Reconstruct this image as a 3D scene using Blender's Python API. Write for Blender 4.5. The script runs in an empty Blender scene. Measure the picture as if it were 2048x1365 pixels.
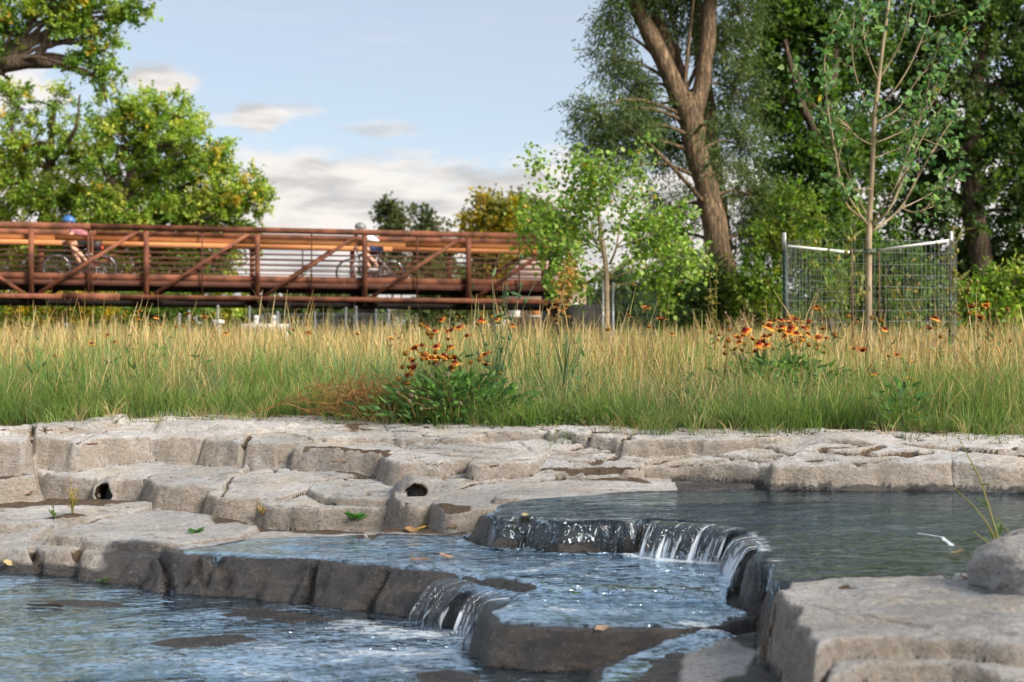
import bpy, bmesh, math, random
import numpy as np
from mathutils import Vector, Matrix

random.seed(7)
RNG = np.random.default_rng(11)
SC = bpy.context.scene
COL = SC.collection
R = math.radians

# ------------------------------------------------------------------ camera
ZC = 1.02          # eye height above the lower pool
FPX = 2844.0       # 50 mm on a 36 mm sensor, in pixels of a 2048 px wide frame
HZ = 650.0         # row of the horizon in that frame
cam_d = bpy.data.cameras.new('camera')
cam = bpy.data.objects.new('camera', cam_d)
COL.objects.link(cam)
cam.location = (0, 0, ZC)
cam.rotation_euler = (R(90), 0, 0)
cam_d.lens = 50
cam_d.sensor_width = 36
cam_d.shift_y = (HZ - 682.5) / 2048.0
cam_d.clip_start = 0.05
cam_d.clip_end = 3000
cam_d.dof.use_dof = True
cam_d.dof.focus_distance = 6.9
cam_d.dof.aperture_fstop = 3.8
SC.camera = cam

# ------------------------------------------------------------------ sun, exposure
SUN_EL, SUN_AZ = R(35), R(128)    # azimuth measured from +Y towards +X: right and a little behind the camera
sun_d = bpy.data.lights.new('sun', 'SUN')
sun_d.energy = 4.3
sun_d.angle = R(24)
sun_d.color = (1.0, 0.92, 0.81)
sun = bpy.data.objects.new('sun', sun_d)
COL.objects.link(sun)
sdir = Vector((math.sin(SUN_AZ) * math.cos(SUN_EL), math.cos(SUN_AZ) * math.cos(SUN_EL), math.sin(SUN_EL)))
sun.rotation_euler = (-sdir).to_track_quat('-Z', 'Y').to_euler()
SC.view_settings.view_transform = 'Standard'
SC.view_settings.look = 'None'
SC.view_settings.gamma = 1.0
SC.view_settings.exposure = 1.0
SC.render.engine = 'CYCLES'
SC.cycles.max_bounces = 8
SC.cycles.transparent_max_bounces = 24
SC.cycles.use_denoising = True


# ------------------------------------------------------------------ node helpers
class NT:
    def __init__(self, tree):
        self.t = tree
        self.n = tree.nodes
        self.l = tree.links

    def node(self, typ, **kw):
        nd = self.n.new(typ)
        for k, v in kw.items():
            setattr(nd, k, v)
        return nd

    def put(self, sock, v):
        if v is None:
            return
        if isinstance(v, bpy.types.NodeSocket):
            self.l.new(v, sock)
        else:
            if sock.type == 'RGBA' and isinstance(v, (tuple, list)) and len(v) == 3:
                v = tuple(v) + (1,)
            sock.default_value = v

    def m(self, op, a, b=None, c=None, clamp=False):
        nd = self.node('ShaderNodeMath', operation=op)
        nd.use_clamp = clamp
        self.put(nd.inputs[0], a)
        self.put(nd.inputs[1], b)
        self.put(nd.inputs[2], c)
        return nd.outputs[0]

    def mix(self, f, a, b, mode='MIX'):
        nd = self.node('ShaderNodeMix', data_type='RGBA', blend_type=mode)
        self.put(nd.inputs[0], f)
        self.put(nd.inputs[6], a)
        self.put(nd.inputs[7], b)
        return nd.outputs[2]

    def ramp(self, f, stops):
        nd = self.node('ShaderNodeValToRGB')
        e = nd.color_ramp.elements
        while len(e) < len(stops):
            e.new(0.5)
        for k, (p, c) in enumerate(stops):
            e[k].position = p
            e[k].color = (c if isinstance(c, tuple) else (c, c, c)) + (1,)
        self.put(nd.inputs[0], f)
        return nd.outputs[0]

    def mr(self, v, a, b, c=0.0, d=1.0, smooth=True):
        nd = self.node('ShaderNodeMapRange', interpolation_type='SMOOTHSTEP' if smooth else 'LINEAR')
        self.put(nd.inputs[0], v)
        for i, q in enumerate((a, b, c, d)):
            self.put(nd.inputs[i + 1], q)
        return nd.outputs[0]

    def noise(self, vec=None, scale=5.0, detail=4.0, rough=0.55, dist=0.0):
        nd = self.node('ShaderNodeTexNoise')
        self.put(nd.inputs['Vector'], vec)
        self.put(nd.inputs['Scale'], scale)
        self.put(nd.inputs['Detail'], detail)
        self.put(nd.inputs['Roughness'], rough)
        self.put(nd.inputs['Distortion'], dist)
        return nd.outputs['Fac']

    def mapping(self, vec, scale=(1, 1, 1), rot=(0, 0, 0), loc=(0, 0, 0)):
        nd = self.node('ShaderNodeMapping')
        self.put(nd.inputs['Vector'], vec)
        nd.inputs['Scale'].default_value = scale
        nd.inputs['Rotation'].default_value = rot
        nd.inputs['Location'].default_value = loc
        return nd.outputs[0]

    def attr(self, name):
        nd = self.node('ShaderNodeAttribute', attribute_name=name)
        return nd

    def geo(self):
        return self.node('ShaderNodeNewGeometry')

    def obj(self):
        return self.node('ShaderNodeTexCoord').outputs['Object']

    def bump(self, h, strength=0.5, dist=0.01, normal=None):
        nd = self.node('ShaderNodeBump')
        nd.inputs['Strength'].default_value = strength
        nd.inputs['Distance'].default_value = dist
        self.put(nd.inputs['Height'], h)
        if normal is not None:
            self.put(nd.inputs['Normal'], normal)
        return nd.outputs[0]


def new_mat(name):
    m = bpy.data.materials.new(name)
    m.use_nodes = True
    m.node_tree.nodes.clear()
    nt = NT(m.node_tree)
    nt.out = nt.node('ShaderNodeOutputMaterial')
    return m, nt


def principled(nt, color=None, rough=0.6, metal=0.0, normal=None, spec=0.5):
    b = nt.node('ShaderNodeBsdfPrincipled')
    nt.put(b.inputs['Base Color'], color)
    nt.put(b.inputs['Roughness'], rough)
    nt.put(b.inputs['Metallic'], metal)
    nt.put(b.inputs['Specular IOR Level'], spec)
    if normal is not None:
        nt.put(b.inputs['Normal'], normal)
    return b


# ------------------------------------------------------------------ world: Nishita sky with clouds
world = bpy.data.worlds.new('World')
SC.world = world
world.use_nodes = True
wt = NT(world.node_tree)
wt.n.clear()
wout = wt.node('ShaderNodeOutputWorld')
bg = wt.node('ShaderNodeBackground')
bg.inputs[1].default_value = 0.088
wt.l.new(bg.outputs[0], wout.inputs[0])
sky = wt.node('ShaderNodeTexSky', sky_type='NISHITA')
sky.sun_disc = False
sky.sun_elevation = SUN_EL
sky.sun_rotation = SUN_AZ
sky.altitude = 1500
sky.air_density = 1.0
sky.dust_density = 0.7
sky.ozone_density = 1.6
tc = wt.node('ShaderNodeTexCoord').outputs['Generated']
sep = wt.node('ShaderNodeSeparateXYZ')
wt.l.new(tc, sep.inputs[0])
az = wt.m('ARCTAN2', sep.outputs[0], sep.outputs[1])
el = wt.m('ARCSINE', sep.outputs[2])
cmb = wt.node('ShaderNodeCombineXYZ')
wt.put(cmb.inputs[0], az)
wt.put(cmb.inputs[1], wt.m('MULTIPLY', el, 2.6))
cv = cmb.outputs[0]
n_big = wt.noise(cv, 9.0, 6, 0.6)
n_fine = wt.noise(cv, 30.0, 5, 0.6)
n_tone = wt.noise(wt.mapping(cv, (1, 1.6, 1)), 13.0, 4, 0.5)
nn = wt.m('ADD', wt.m('MULTIPLY', wt.m('SUBTRACT', n_big, 0.5), 0.10), wt.m('MULTIPLY', wt.m('SUBTRACT', n_fine, 0.5), 0.03))
# low bank of cumulus along the horizon
bank_top = wt.m('ADD', 0.122, wt.m('MULTIPLY', nn, 0.9))
bank = wt.mr(wt.m('SUBTRACT', bank_top, el), -0.004, 0.022)
# single clouds: azimuth, elevation, half width, half height
dens = bank
shade = wt.mr(el, 0.045, 0.11, 0.0, 1.0)
for (ca, ce, rw, rh, k) in ((-0.243, 0.167, 0.034, 0.012, 1.0), (-0.177, 0.143, 0.036, 0.011, 0.95), (-0.155, 0.148, 0.03, 0.006, 0.55),
                            (-0.09, 0.136, 0.035, 0.007, 0.6), (-0.34, 0.155, 0.05, 0.02, 0.9), (-0.04, 0.228, 0.03, 0.004, 0.7),
                            (0.30, 0.15, 0.08, 0.02, 0.8), (0.55, 0.2, 0.09, 0.02, 0.9), (-0.62, 0.18, 0.1, 0.025, 0.9),
                            (0.9, 0.3, 0.16, 0.04, 0.8), (-1.1, 0.33, 0.18, 0.04, 0.8), (1.7, 0.25, 0.2, 0.05, 0.8), (-2.0, 0.3, 0.2, 0.05, 0.8), (2.7, 0.3, 0.2, 0.05, 0.8)):
    dx = wt.m('DIVIDE', wt.m('SUBTRACT', az, ca), rw)
    dy = wt.m('DIVIDE', wt.m('SUBTRACT', el, ce), rh)
    q = wt.m('SUBTRACT', 1.0, wt.m('SQRT', wt.m('ADD', wt.m('MULTIPLY', dx, dx), wt.m('MULTIPLY', dy, dy))))
    q = wt.m('ADD', q, wt.m('MULTIPLY', wt.m('SUBTRACT', n_fine, 0.5), 1.6))
    d = wt.m('MULTIPLY', wt.mr(q, 0.0, 0.55), k)
    dens = wt.m('MAXIMUM', dens, d)
# thin high wisps all over the sky
wisp = wt.m('MULTIPLY', wt.mr(wt.noise(wt.mapping(cv, (1, 2.2, 1)), 3.2, 6, 0.6), 0.5, 0.78), 0.35)
dens = wt.m('MAXIMUM', dens, wisp)
ccol = wt.mix(wt.mr(n_tone, 0.34, 0.58), (3.55, 3.5, 3.5), (5.6, 5.3, 5.0))
skyc = wt.mix(0.62, sky.outputs[0], (3.8, 4.1, 4.35))
wt.l.new(wt.mix(dens, skyc, ccol), bg.inputs[0])


# ------------------------------------------------------------------ geometry helpers
def P(px, py, z):
    """a point on the level z, seen at that pixel of the 2048 px photograph"""
    y = FPX * (ZC - z) / (py - HZ)
    return ((px - 1024.0) * y / FPX, y, z)


def Q(px, py, y):
    """a point at the distance y, seen at that pixel"""
    return ((px - 1024.0) * y / FPX, y, ZC + (HZ - py) * y / FPX)


def hash2(ix, iy, seed):
    h = (ix.astype(np.int64) * 374761393 + iy.astype(np.int64) * 668265263 + seed * 974634777) & 0xffffffff
    h = ((h ^ (h >> 13)) * 1274126177) & 0xffffffff
    h = h ^ (h >> 16)
    return h.astype(np.float64) / 4294967295.0


def vnoise(x, y, seed=0):
    ix, iy = np.floor(x), np.floor(y)
    fx, fy = x - ix, y - iy
    fx = fx * fx * fx * (fx * (fx * 6 - 15) + 10)
    fy = fy * fy * fy * (fy * (fy * 6 - 15) + 10)
    a, b = hash2(ix, iy, seed), hash2(ix + 1, iy, seed)
    c, d = hash2(ix, iy + 1, seed), hash2(ix + 1, iy + 1, seed)
    return (a + (b - a) * fx) * (1 - fy) + (c + (d - c) * fx) * fy


def fbm(x, y, seed=0, octv=4, gain=0.5):
    s, a, t = 0.0, 1.0, 0.0
    for k in range(octv):
        s = s + a * (vnoise(x * 2 ** k + 17.3 * k, y * 2 ** k - 9.1 * k, seed + k) - 0.5)
        t += a
        a *= gain
    return s / t * 2


def smooth(x, a, b):
    t = np.clip((x - a) / (b - a), 0, 1)
    return t * t * (3 - 2 * t)


def mesh_np(name, V, F, mat=None, parent=None, attrs=None, shade=True, me_only=False, loc=None):
    """one mesh object from arrays: F is a list of (n,k) index arrays"""
    V = np.asarray(V, np.float32).reshape(-1, 3)
    if not isinstance(F, (list, tuple)):
        F = [F]
    F = [np.asarray(f, np.int32) for f in F if len(f)]
    me = bpy.data.meshes.new(name)
    me.vertices.add(len(V))
    me.vertices.foreach_set('co', V.ravel())
    loops = np.concatenate([f.ravel() for f in F])
    tot = np.concatenate([np.full(len(f), f.shape[1], np.int32) for f in F])
    start = np.concatenate([[0], np.cumsum(tot)[:-1]]).astype(np.int32)
    me.loops.add(len(loops))
    me.loops.foreach_set('vertex_index', loops)
    me.polygons.add(len(tot))
    me.polygons.foreach_set('loop_start', start)
    me.polygons.foreach_set('loop_total', tot)
    if shade:
        me.polygons.foreach_set('use_smooth', np.ones(len(tot), bool))
    for k, v in (attrs or {}).items():
        v = np.asarray(v, np.float32)
        if v.ndim == 1:
            a = me.attributes.new(k, 'FLOAT', 'POINT')
            a.data.foreach_set('value', v)
        else:
            if v.shape[1] == 3:
                v = np.concatenate([v, np.ones((len(v), 1), np.float32)], 1)
            a = me.attributes.new(k, 'FLOAT_COLOR', 'POINT')
            a.data.foreach_set('color', np.ascontiguousarray(v).ravel())
    me.update()
    me.validate()
    if mat:
        me.materials.append(mat)
    if me_only:
        return me
    return link(name, me, parent, loc)


def link(name, me, parent=None, loc=None):
    o = bpy.data.objects.new(name, me)
    COL.objects.link(o)
    if parent is not None:
        o.parent = parent
    if loc is not None:
        o.location = loc
    return o


def empty(name, loc=(0, 0, 0), rz=0.0):
    o = bpy.data.objects.new(name, None)
    COL.objects.link(o)
    o.location = loc
    o.rotation_euler = (0, 0, rz)
    o.empty_display_size = 0.1
    return o


def tag(o, label=None, cat=None, group=None, kind=None):
    if label:
        o['label'] = label
    if cat:
        o['category'] = cat
    if group:
        o['group'] = group
    if kind:
        o['kind'] = kind
    return o


class MB:
    """collects pieces of one mesh"""
    def __init__(self):
        self.v, self.q, self.t, self.n = [], [], [], 0
        self.c = []

    def add(self, V, q=None, t=None, col=None):
        V = np.asarray(V, float).reshape(-1, 3)
        self.v.append(V)
        if q is not None and len(q):
            self.q.append(np.asarray(q) + self.n)
        if t is not None and len(t):
            self.t.append(np.asarray(t) + self.n)
        if col is not None:
            col = np.asarray(col, float)
            self.c.append(np.broadcast_to(col, (len(V), 3)) if col.ndim == 1 else col)
        self.n += len(V)
        return self

    def box(self, c, s, rot=None, bev=0.0, col=None):
        sx, sy, sz = [a / 2 for a in s]
        V = np.array([(x, y, z) for x in (-sx, sx) for y in (-sy, sy) for z in (-sz, sz)])
        if rot is not None:
            V = V @ np.array(rot.to_3x3()).T
        V = V + np.array(c)
        return self.add(V, q=[(0, 1, 3, 2), (4, 6, 7, 5), (0, 4, 5, 1), (2, 3, 7, 6), (0, 2, 6, 4), (1, 5, 7, 3)], col=col)

    def bar(self, a, b, w, h, up=(0, 0, 1), col=None):
        a, b = Vector(a), Vector(b)
        d = (b - a)
        L = d.length
        d.normalize()
        u = Vector(up)
        s = d.cross(u)
        if s.length < 1e-5:
            s = d.cross(Vector((0, 1, 0)))
        s.normalize()
        u = s.cross(d).normalized()
        M = Matrix((d, s, u)).transposed()
        return self.box((a + b) / 2, (L, w, h), M, col=col)

    def tube(self, pts, rad, n=8, col=None, cap=True):
        pts = np.asarray(pts, float)
        k = len(pts)
        rad = np.broadcast_to(np.asarray(rad, float), (k,))
        T = np.gradient(pts, axis=0)
        T /= np.linalg.norm(T, axis=1)[:, None] + 1e-12
        ref = np.array((0.31, 0.85, 0.12)) if abs(T[0][2]) > 0.7 else np.array((0.05, 0.1, 1.0))
        S = np.cross(T, ref)
        S /= np.linalg.norm(S, axis=1)[:, None] + 1e-12
        U = np.cross(S, T)
        a = np.arange(n) * 2 * np.pi / n
        V = pts[:, None, :] + rad[:, None, None] * (np.cos(a)[None, :, None] * S[:, None, :] + np.sin(a)[None, :, None] * U[:, None, :])
        i = np.arange(k - 1)[:, None] * n
        j = np.arange(n)[None, :]
        q = np.stack([i + j, i + (j + 1) % n, i + n + (j + 1) % n, i + n + j], -1).reshape(-1, 4)
        V = V.reshape(-1, 3)
        t = None
        if cap:
            V = np.concatenate([V, pts[:1], pts[-1:]])
            j = np.arange(n)
            t = np.concatenate([np.stack([np.full(n, k * n), (j + 1) % n, j], -1), np.stack([np.full(n, k * n + 1), (k - 1) * n + j, (k - 1) * n + (j + 1) % n], -1)])
        if col is not None and np.ndim(col) == 2:
            col = np.repeat(np.asarray(col), n, 0)
            if cap:
                col = np.concatenate([col, col[:1], col[-1:]])
        return self.add(V, q=q, t=t, col=col)

    def ellipsoid(self, c, r, nu=10, nv=7, col=None, rot=None):
        th = np.linspace(0, np.pi, nv + 1)
        ph = np.arange(nu) * 2 * np.pi / nu
        V = np.stack([np.sin(th)[:, None] * np.cos(ph)[None], np.sin(th)[:, None] * np.sin(ph)[None], np.cos(th)[:, None] * np.ones(nu)[None]], -1).reshape(-1, 3) * np.array(r)
        if rot is not None:
            V = V @ np.array(rot.to_3x3()).T
        i = np.arange(nv)[:, None] * nu
        j = np.arange(nu)[None]
        q = np.stack([i + j, i + nu + j, i + nu + (j + 1) % nu, i + (j + 1) % nu], -1).reshape(-1, 4)
        return self.add(V + np.array(c), q=q, col=col)

    def build(self, name, mat=None, parent=None, smooth_=False, me_only=False, attrs=None):
        V = np.concatenate(self.v)
        F = []
        if self.q:
            F.append(np.concatenate(self.q))
        if self.t:
            F.append(np.concatenate(self.t))
        at = dict(attrs or {})
        if self.c:
            at['Col'] = np.concatenate(self.c)
        return mesh_np(name, V, F, mat, parent, at, smooth_, me_only)


def spline(pts, n=24):
    """smooth curve through points (Catmull-Rom)"""
    p = np.asarray(pts, float)
    if len(p) < 3:
        t = np.linspace(0, 1, n)[:, None]
        return p[0] * (1 - t) + p[-1] * t
    p = np.concatenate([[2 * p[0] - p[1]], p, [2 * p[-1] - p[-2]]])
    u = np.linspace(0, len(p) - 3 - 1e-6, n)
    i = u.astype(int)
    t = (u - i)[:, None]
    a, b, c, d = p[i], p[i + 1], p[i + 2], p[i + 3]
    return 0.5 * (2 * b + (c - a) * t + (2 * a - 5 * b + 4 * c - d) * t ** 2 + (3 * b - a - 3 * c + d) * t ** 3)


def poly_sdf(X, Y, poly):
    """signed distance to a polygon in plan, negative inside"""
    poly = np.asarray(poly, float)
    d2 = np.full(X.shape, 1e9)
    ins = np.zeros(X.shape, bool)
    n = len(poly)
    for i in range(n):
        ax, ay = poly[i]
        bx, by = poly[(i + 1) % n]
        ex, ey = bx - ax, by - ay
        wx, wy = X - ax, Y - ay
        t = np.clip((wx * ex + wy * ey) / (ex * ex + ey * ey + 1e-12), 0, 1)
        d2 = np.minimum(d2, (wx - ex * t) ** 2 + (wy - ey * t) ** 2)
        c = (ay > Y) != (by > Y)
        if abs(ey) > 1e-12:
            ins ^= c & (X < ex * (Y - ay) / ey + ax)
    d = np.sqrt(d2)
    return np.where(ins, -d, d)


def line_dist(X, Y, pts):
    d2 = np.full(X.shape, 1e9)
    for i in range(len(pts) - 1):
        ax, ay = pts[i]
        bx, by = pts[i + 1]
        ex, ey = bx - ax, by - ay
        wx, wy = X - ax, Y - ay
        t = np.clip((wx * ex + wy * ey) / (ex * ex + ey * ey + 1e-12), 0, 1)
        d2 = np.minimum(d2, (wx - ex * t) ** 2 + (wy - ey * t) ** 2)
    return np.sqrt(d2)


# ------------------------------------------------------------------ materials
def mat_plain(name, col, rough=0.6, metal=0.0, var=0.15, scale=20.0, bump=0.0, spec=0.5):
    m, nt = new_mat(name)
    o = nt.obj()
    n = nt.noise(o, scale, 4)
    c2 = tuple(max(0, c * (1 - var * 1.6)) for c in col)
    c3 = tuple(min(1, c * (1 + var)) for c in col)
    c = nt.mix(nt.mr(n, 0.3, 0.7), c2, c3)
    b = principled(nt, c, nt.mr(n, 0.2, 0.8, rough * 0.85, min(1, rough * 1.15)), metal, nt.bump(n, bump, 0.01) if bump else None, spec)
    nt.l.new(b.outputs[0], nt.out.inputs[0])
    return m


def mat_leaf(name, trans=0.48, rough=0.5, spec=0.35):
    """vertex colour foliage with light passing through"""
    m, nt = new_mat(name)
    a = nt.attr('Col').outputs['Color']
    b = principled(nt, a, rough, 0, None, spec)
    tr = nt.node('ShaderNodeBsdfTranslucent')
    hs = nt.node('ShaderNodeHueSaturation')
    hs.inputs['Saturation'].default_value = 1.1
    hs.inputs['Value'].default_value = 1.25
    nt.l.new(a, hs.inputs['Color'])
    nt.l.new(hs.outputs[0], tr.inputs[0])
    mx = nt.node('ShaderNodeMixShader')
    mx.inputs[0].default_value = trans
    nt.l.new(b.outputs[0], mx.inputs[1])
    nt.l.new(tr.outputs[0], mx.inputs[2])
    nt.l.new(mx.outputs[0], nt.out.inputs[0])
    return m


def mat_vcol(name, rough=0.6, bump=0.0, scale=40, var=0.25, spec=0.4):
    m, nt = new_mat(name)
    a = nt.attr('Col').outputs['Color']
    n = nt.noise(nt.obj(), scale, 4)
    c = nt.mix(nt.mr(n, 0.3, 0.75, 0, var), a, (0.02, 0.015, 0.01))
    b = principled(nt, c, rough, 0, nt.bump(n, bump, 0.01) if bump else None, spec)
    nt.l.new(b.outputs[0], nt.out.inputs[0])
    return m


def mat_bark(name, c1, c2, sx=26.0, depth=0.03):
    m, nt = new_mat(name)
    o = nt.obj()
    v = nt.mapping(o, (1, 1, 0.16))
    n = nt.noise(v, sx, 5, 0.6, 0.6)
    n2 = nt.noise(o, 3.0, 3)
    r = nt.mr(n, 0.35, 0.65)
    c = nt.mix(r, c1, c2)
    c = nt.mix(nt.mr(n2, 0.4, 0.7, 0, 0.5), c, tuple(x * 0.55 for x in c2))
    b = principled(nt, c, 0.9, 0, nt.bump(r, 0.9, depth), 0.2)
    nt.l.new(b.outputs[0], nt.out.inputs[0])
    return m


M = {}
M['leaf'] = mat_leaf('leaf')
M['grass'] = mat_leaf('grass_blade', 0.3, 0.55, 0.25)
M['petal'] = mat_leaf('petal', 0.25, 0.6, 0.2)
M['vcol'] = mat_vcol('vertex_coloured')
M['rust'] = mat_plain('weathering_steel', (0.17, 0.060, 0.032), 0.75, 0.0, 0.38, 2.6, 0.15, 0.3)
M['rust_dark'] = mat_plain('weathering_steel_dark', (0.085, 0.032, 0.02), 0.8, 0.0, 0.2, 5.0, 0.1, 0.3)
M['steel_shaded'] = mat_plain('shaded_steel', (0.016, 0.012, 0.010), 0.85, 0, 0.2, 6.0, 0, 0.2)  # underside steel, the shade below the deck put into its colour
M['bark_willow'] = mat_bark('willow_bark', (0.07, 0.048, 0.032), (0.31, 0.21, 0.125), 22, 0.05)
M['bark_dark'] = mat_bark('cottonwood_bark', (0.05, 0.036, 0.026), (0.16, 0.115, 0.08), 20, 0.04)
M['bark_pale'] = mat_bark('sapling_bark', (0.27, 0.20, 0.125), (0.40, 0.31, 0.205), 16, 0.002)
M['bark_twig'] = mat_plain('twig_bark', (0.17, 0.13, 0.09), 0.8, 0, 0.25, 12)
M['galv'] = mat_plain('galvanised_wire', (0.26, 0.28, 0.28), 0.5, 0.4, 0.15, 30)
M['green_wire'] = mat_plain('dark_green_wire', (0.03, 0.06, 0.05), 0.5, 0.2, 0.2, 30)
M['post_green'] = mat_plain('dark_green_paint', (0.008, 0.028, 0.022), 0.45, 0.0, 0.25, 18)
M['alu'] = mat_plain('bare_metal', (0.52, 0.52, 0.52), 0.4, 0.5, 0.12, 18)
M['pvc'] = mat_plain('white_pipe', (0.74, 0.74, 0.73), 0.4, 0, 0.04, 10)
M['strap'] = mat_plain('green_strap', (0.09, 0.11, 0.07), 0.8, 0, 0.2, 30)
M['rusty_rod'] = mat_plain('rusty_rod', (0.16, 0.075, 0.04), 0.85, 0, 0.25, 30)
M['grey_post'] = mat_plain('grey_fence_post', (0.19, 0.19, 0.19), 0.6, 0.3, 0.15, 12)
M['white'] = mat_plain('white_paint', (0.72, 0.70, 0.68), 0.5, 0, 0.06, 9)
M['concrete'] = mat_plain('concrete', (0.45, 0.43, 0.41), 0.85, 0, 0.12, 7, 0.2)
M['black'] = mat_plain('black_rubber', (0.014, 0.014, 0.015), 0.6, 0, 0.15, 20)
M['silver'] = mat_plain('silver_metal', (0.5, 0.5, 0.52), 0.3, 0.8, 0.1, 30)

# wooden rub rail
m, nt = new_mat('redwood_board')
v = nt.mapping(nt.obj(), (0.6, 9, 9))
n = nt.noise(v, 6, 5, 0.6)
oi = nt.node('ShaderNodeObjectInfo').outputs['Random']
c = nt.mix(nt.mr(n, 0.3, 0.7), (0.36, 0.105, 0.03), (0.54, 0.19, 0.06))
c = nt.mix(nt.m('MULTIPLY', oi, 0.4), c, (0.62, 0.33, 0.13))
b = principled(nt, c, 0.65, 0, nt.bump(n, 0.2, 0.004), 0.3)
nt.l.new(b.outputs[0], nt.out.inputs[0])
M['wood'] = m

# soil
m, nt = new_mat('damp_soil')
o = nt.obj()
n = nt.noise(o, 55, 5, 0.65)
n2 = nt.noise(o, 9, 3)
c = nt.ramp(n, [(0.3, (0.012, 0.008, 0.006)), (0.52, (0.045, 0.030, 0.020)), (0.66, (0.10, 0.07, 0.045)), (0.8, (0.20, 0.14, 0.09))])
b = principled(nt, c, 0.95, 0, nt.bump(n, 1.0, 0.02), 0.2)
nt.l.new(b.outputs[0], nt.out.inputs[0])
M['soil'] = m

# meadow ground
m, nt = new_mat('meadow_ground')
o = nt.obj()
n = nt.noise(o, 3.0, 6, 0.65)
n2 = nt.noise(o, 0.25, 3)
c = nt.mix(nt.mr(n, 0.35, 0.65), (0.035, 0.026, 0.014), (0.16, 0.115, 0.045))
c = nt.mix(nt.mr(n2, 0.4, 0.6, 0.1, 0.55), c, (0.055, 0.075, 0.02))
b = principled(nt, c, 0.95, 0, nt.bump(n, 1.0, 0.05), 0.1)
nt.l.new(b.outputs[0], nt.out.inputs[0])
M['ground'] = m

# rock: pale grey-beige carved rock, dark where wet, soil in hollows
m, nt = new_mat('carved_rock')
o = nt.obj()
nb = nt.noise(o, 2.3, 4, 0.6)
nm = nt.noise(nt.mapping(o, (1, 1.5, 2.2)), 9.0, 5, 0.62)
nf = nt.noise(o, 60.0, 6, 0.75)
ng = nt.noise(o, 260.0, 2, 0.6)
tint = nt.noise(nt.mapping(o, (1, 1, 1), loc=(7, 3, 1)), 4.0, 5, 0.6)
wet = nt.attr('wet').outputs['Fac']
dust = nt.attr('dust').outputs['Fac']
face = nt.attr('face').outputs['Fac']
c = nt.mix(nt.mr(nb, 0.34, 0.66), (0.365, 0.345, 0.325), (0.55, 0.52, 0.495))
c = nt.mix(nt.mr(tint, 0.50, 0.68, 0, 0.65), c, (0.49, 0.41, 0.31))
c = nt.mix(nt.mr(tint, 0.46, 0.30, 0, 0.7), c, (0.43, 0.445, 0.475))
c = nt.mix(nt.mr(nm, 0.44, 0.30, 0, 0.65), c, (0.20, 0.165, 0.125))
c = nt.mix(nt.m('MULTIPLY', face, nt.mr(nm, 0.30, 0.60, 0.5, 0.9)), c, (0.27, 0.22, 0.17))  # steep faces: weathered brown, deepened in colour to stand in for shade
c = nt.mix(nt.mr(nf, 0.44, 0.30, 0, 0.65), c, (0.15, 0.12, 0.09))
c = nt.mix(nt.mr(ng, 0.57, 0.68, 0, 0.45), c, (0.62, 0.58, 0.53))
grain = nt.m('ADD', nt.m('MULTIPLY', nt.mr(nf, 0.32, 0.68, 0.70, 1.22), 0.7), nt.m('MULTIPLY', nt.mr(ng, 0.3, 0.7, 0.72, 1.28), 0.3))
c = nt.mix(1.0, c, grain, 'MULTIPLY')
c = nt.mix(nt.mr(nt.noise(o, 19.0, 5, 0.7), 0.60, 0.72, 0, 0.55), c, (0.13, 0.11, 0.095))
dm = nt.mr(nt.m('ADD', dust, nt.m('MULTIPLY', nt.m('SUBTRACT', nf, 0.5), 0.9)), 0.42, 0.62)
c = nt.mix(dm, c, nt.mix(nt.mr(ng, 0.4, 0.6), (0.05, 0.035, 0.024), (0.17, 0.12, 0.08)))
wm = nt.mr(nt.m('ADD', wet, nt.m('MULTIPLY', nt.m('SUBTRACT', nm, 0.5), 1.2)), 0.22, 0.70)
wc = nt.mix(nt.mr(nm, 0.35, 0.65), (0.014, 0.011, 0.010), (0.06, 0.045, 0.034))
wc = nt.mix(nt.mr(nf, 0.58, 0.72, 0, 0.6), wc, (0.11, 0.085, 0.055))
c = nt.mix(wm, c, wc)
hgt = nt.m('ADD', nt.m('MULTIPLY', nm, 1.2), nt.m('ADD', nt.m('MULTIPLY', nf, 0.55), nt.m('MULTIPLY', ng, 0.16)))
rough = nt.m('SUBTRACT', 0.92, nt.m('MULTIPLY', wm, nt.mr(nf, 0.3, 0.7, 0.84, 0.62)))
b = principled(nt, c, rough, 0, nt.bump(hgt, 1.0, 0.020), 0.3)
nt.put(b.inputs['Specular IOR Level'], nt.m('ADD', 0.25, nt.m('MULTIPLY', wm, 0.65)))
nt.l.new(b.outputs[0], nt.out.inputs[0])
M['rock'] = m


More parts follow.
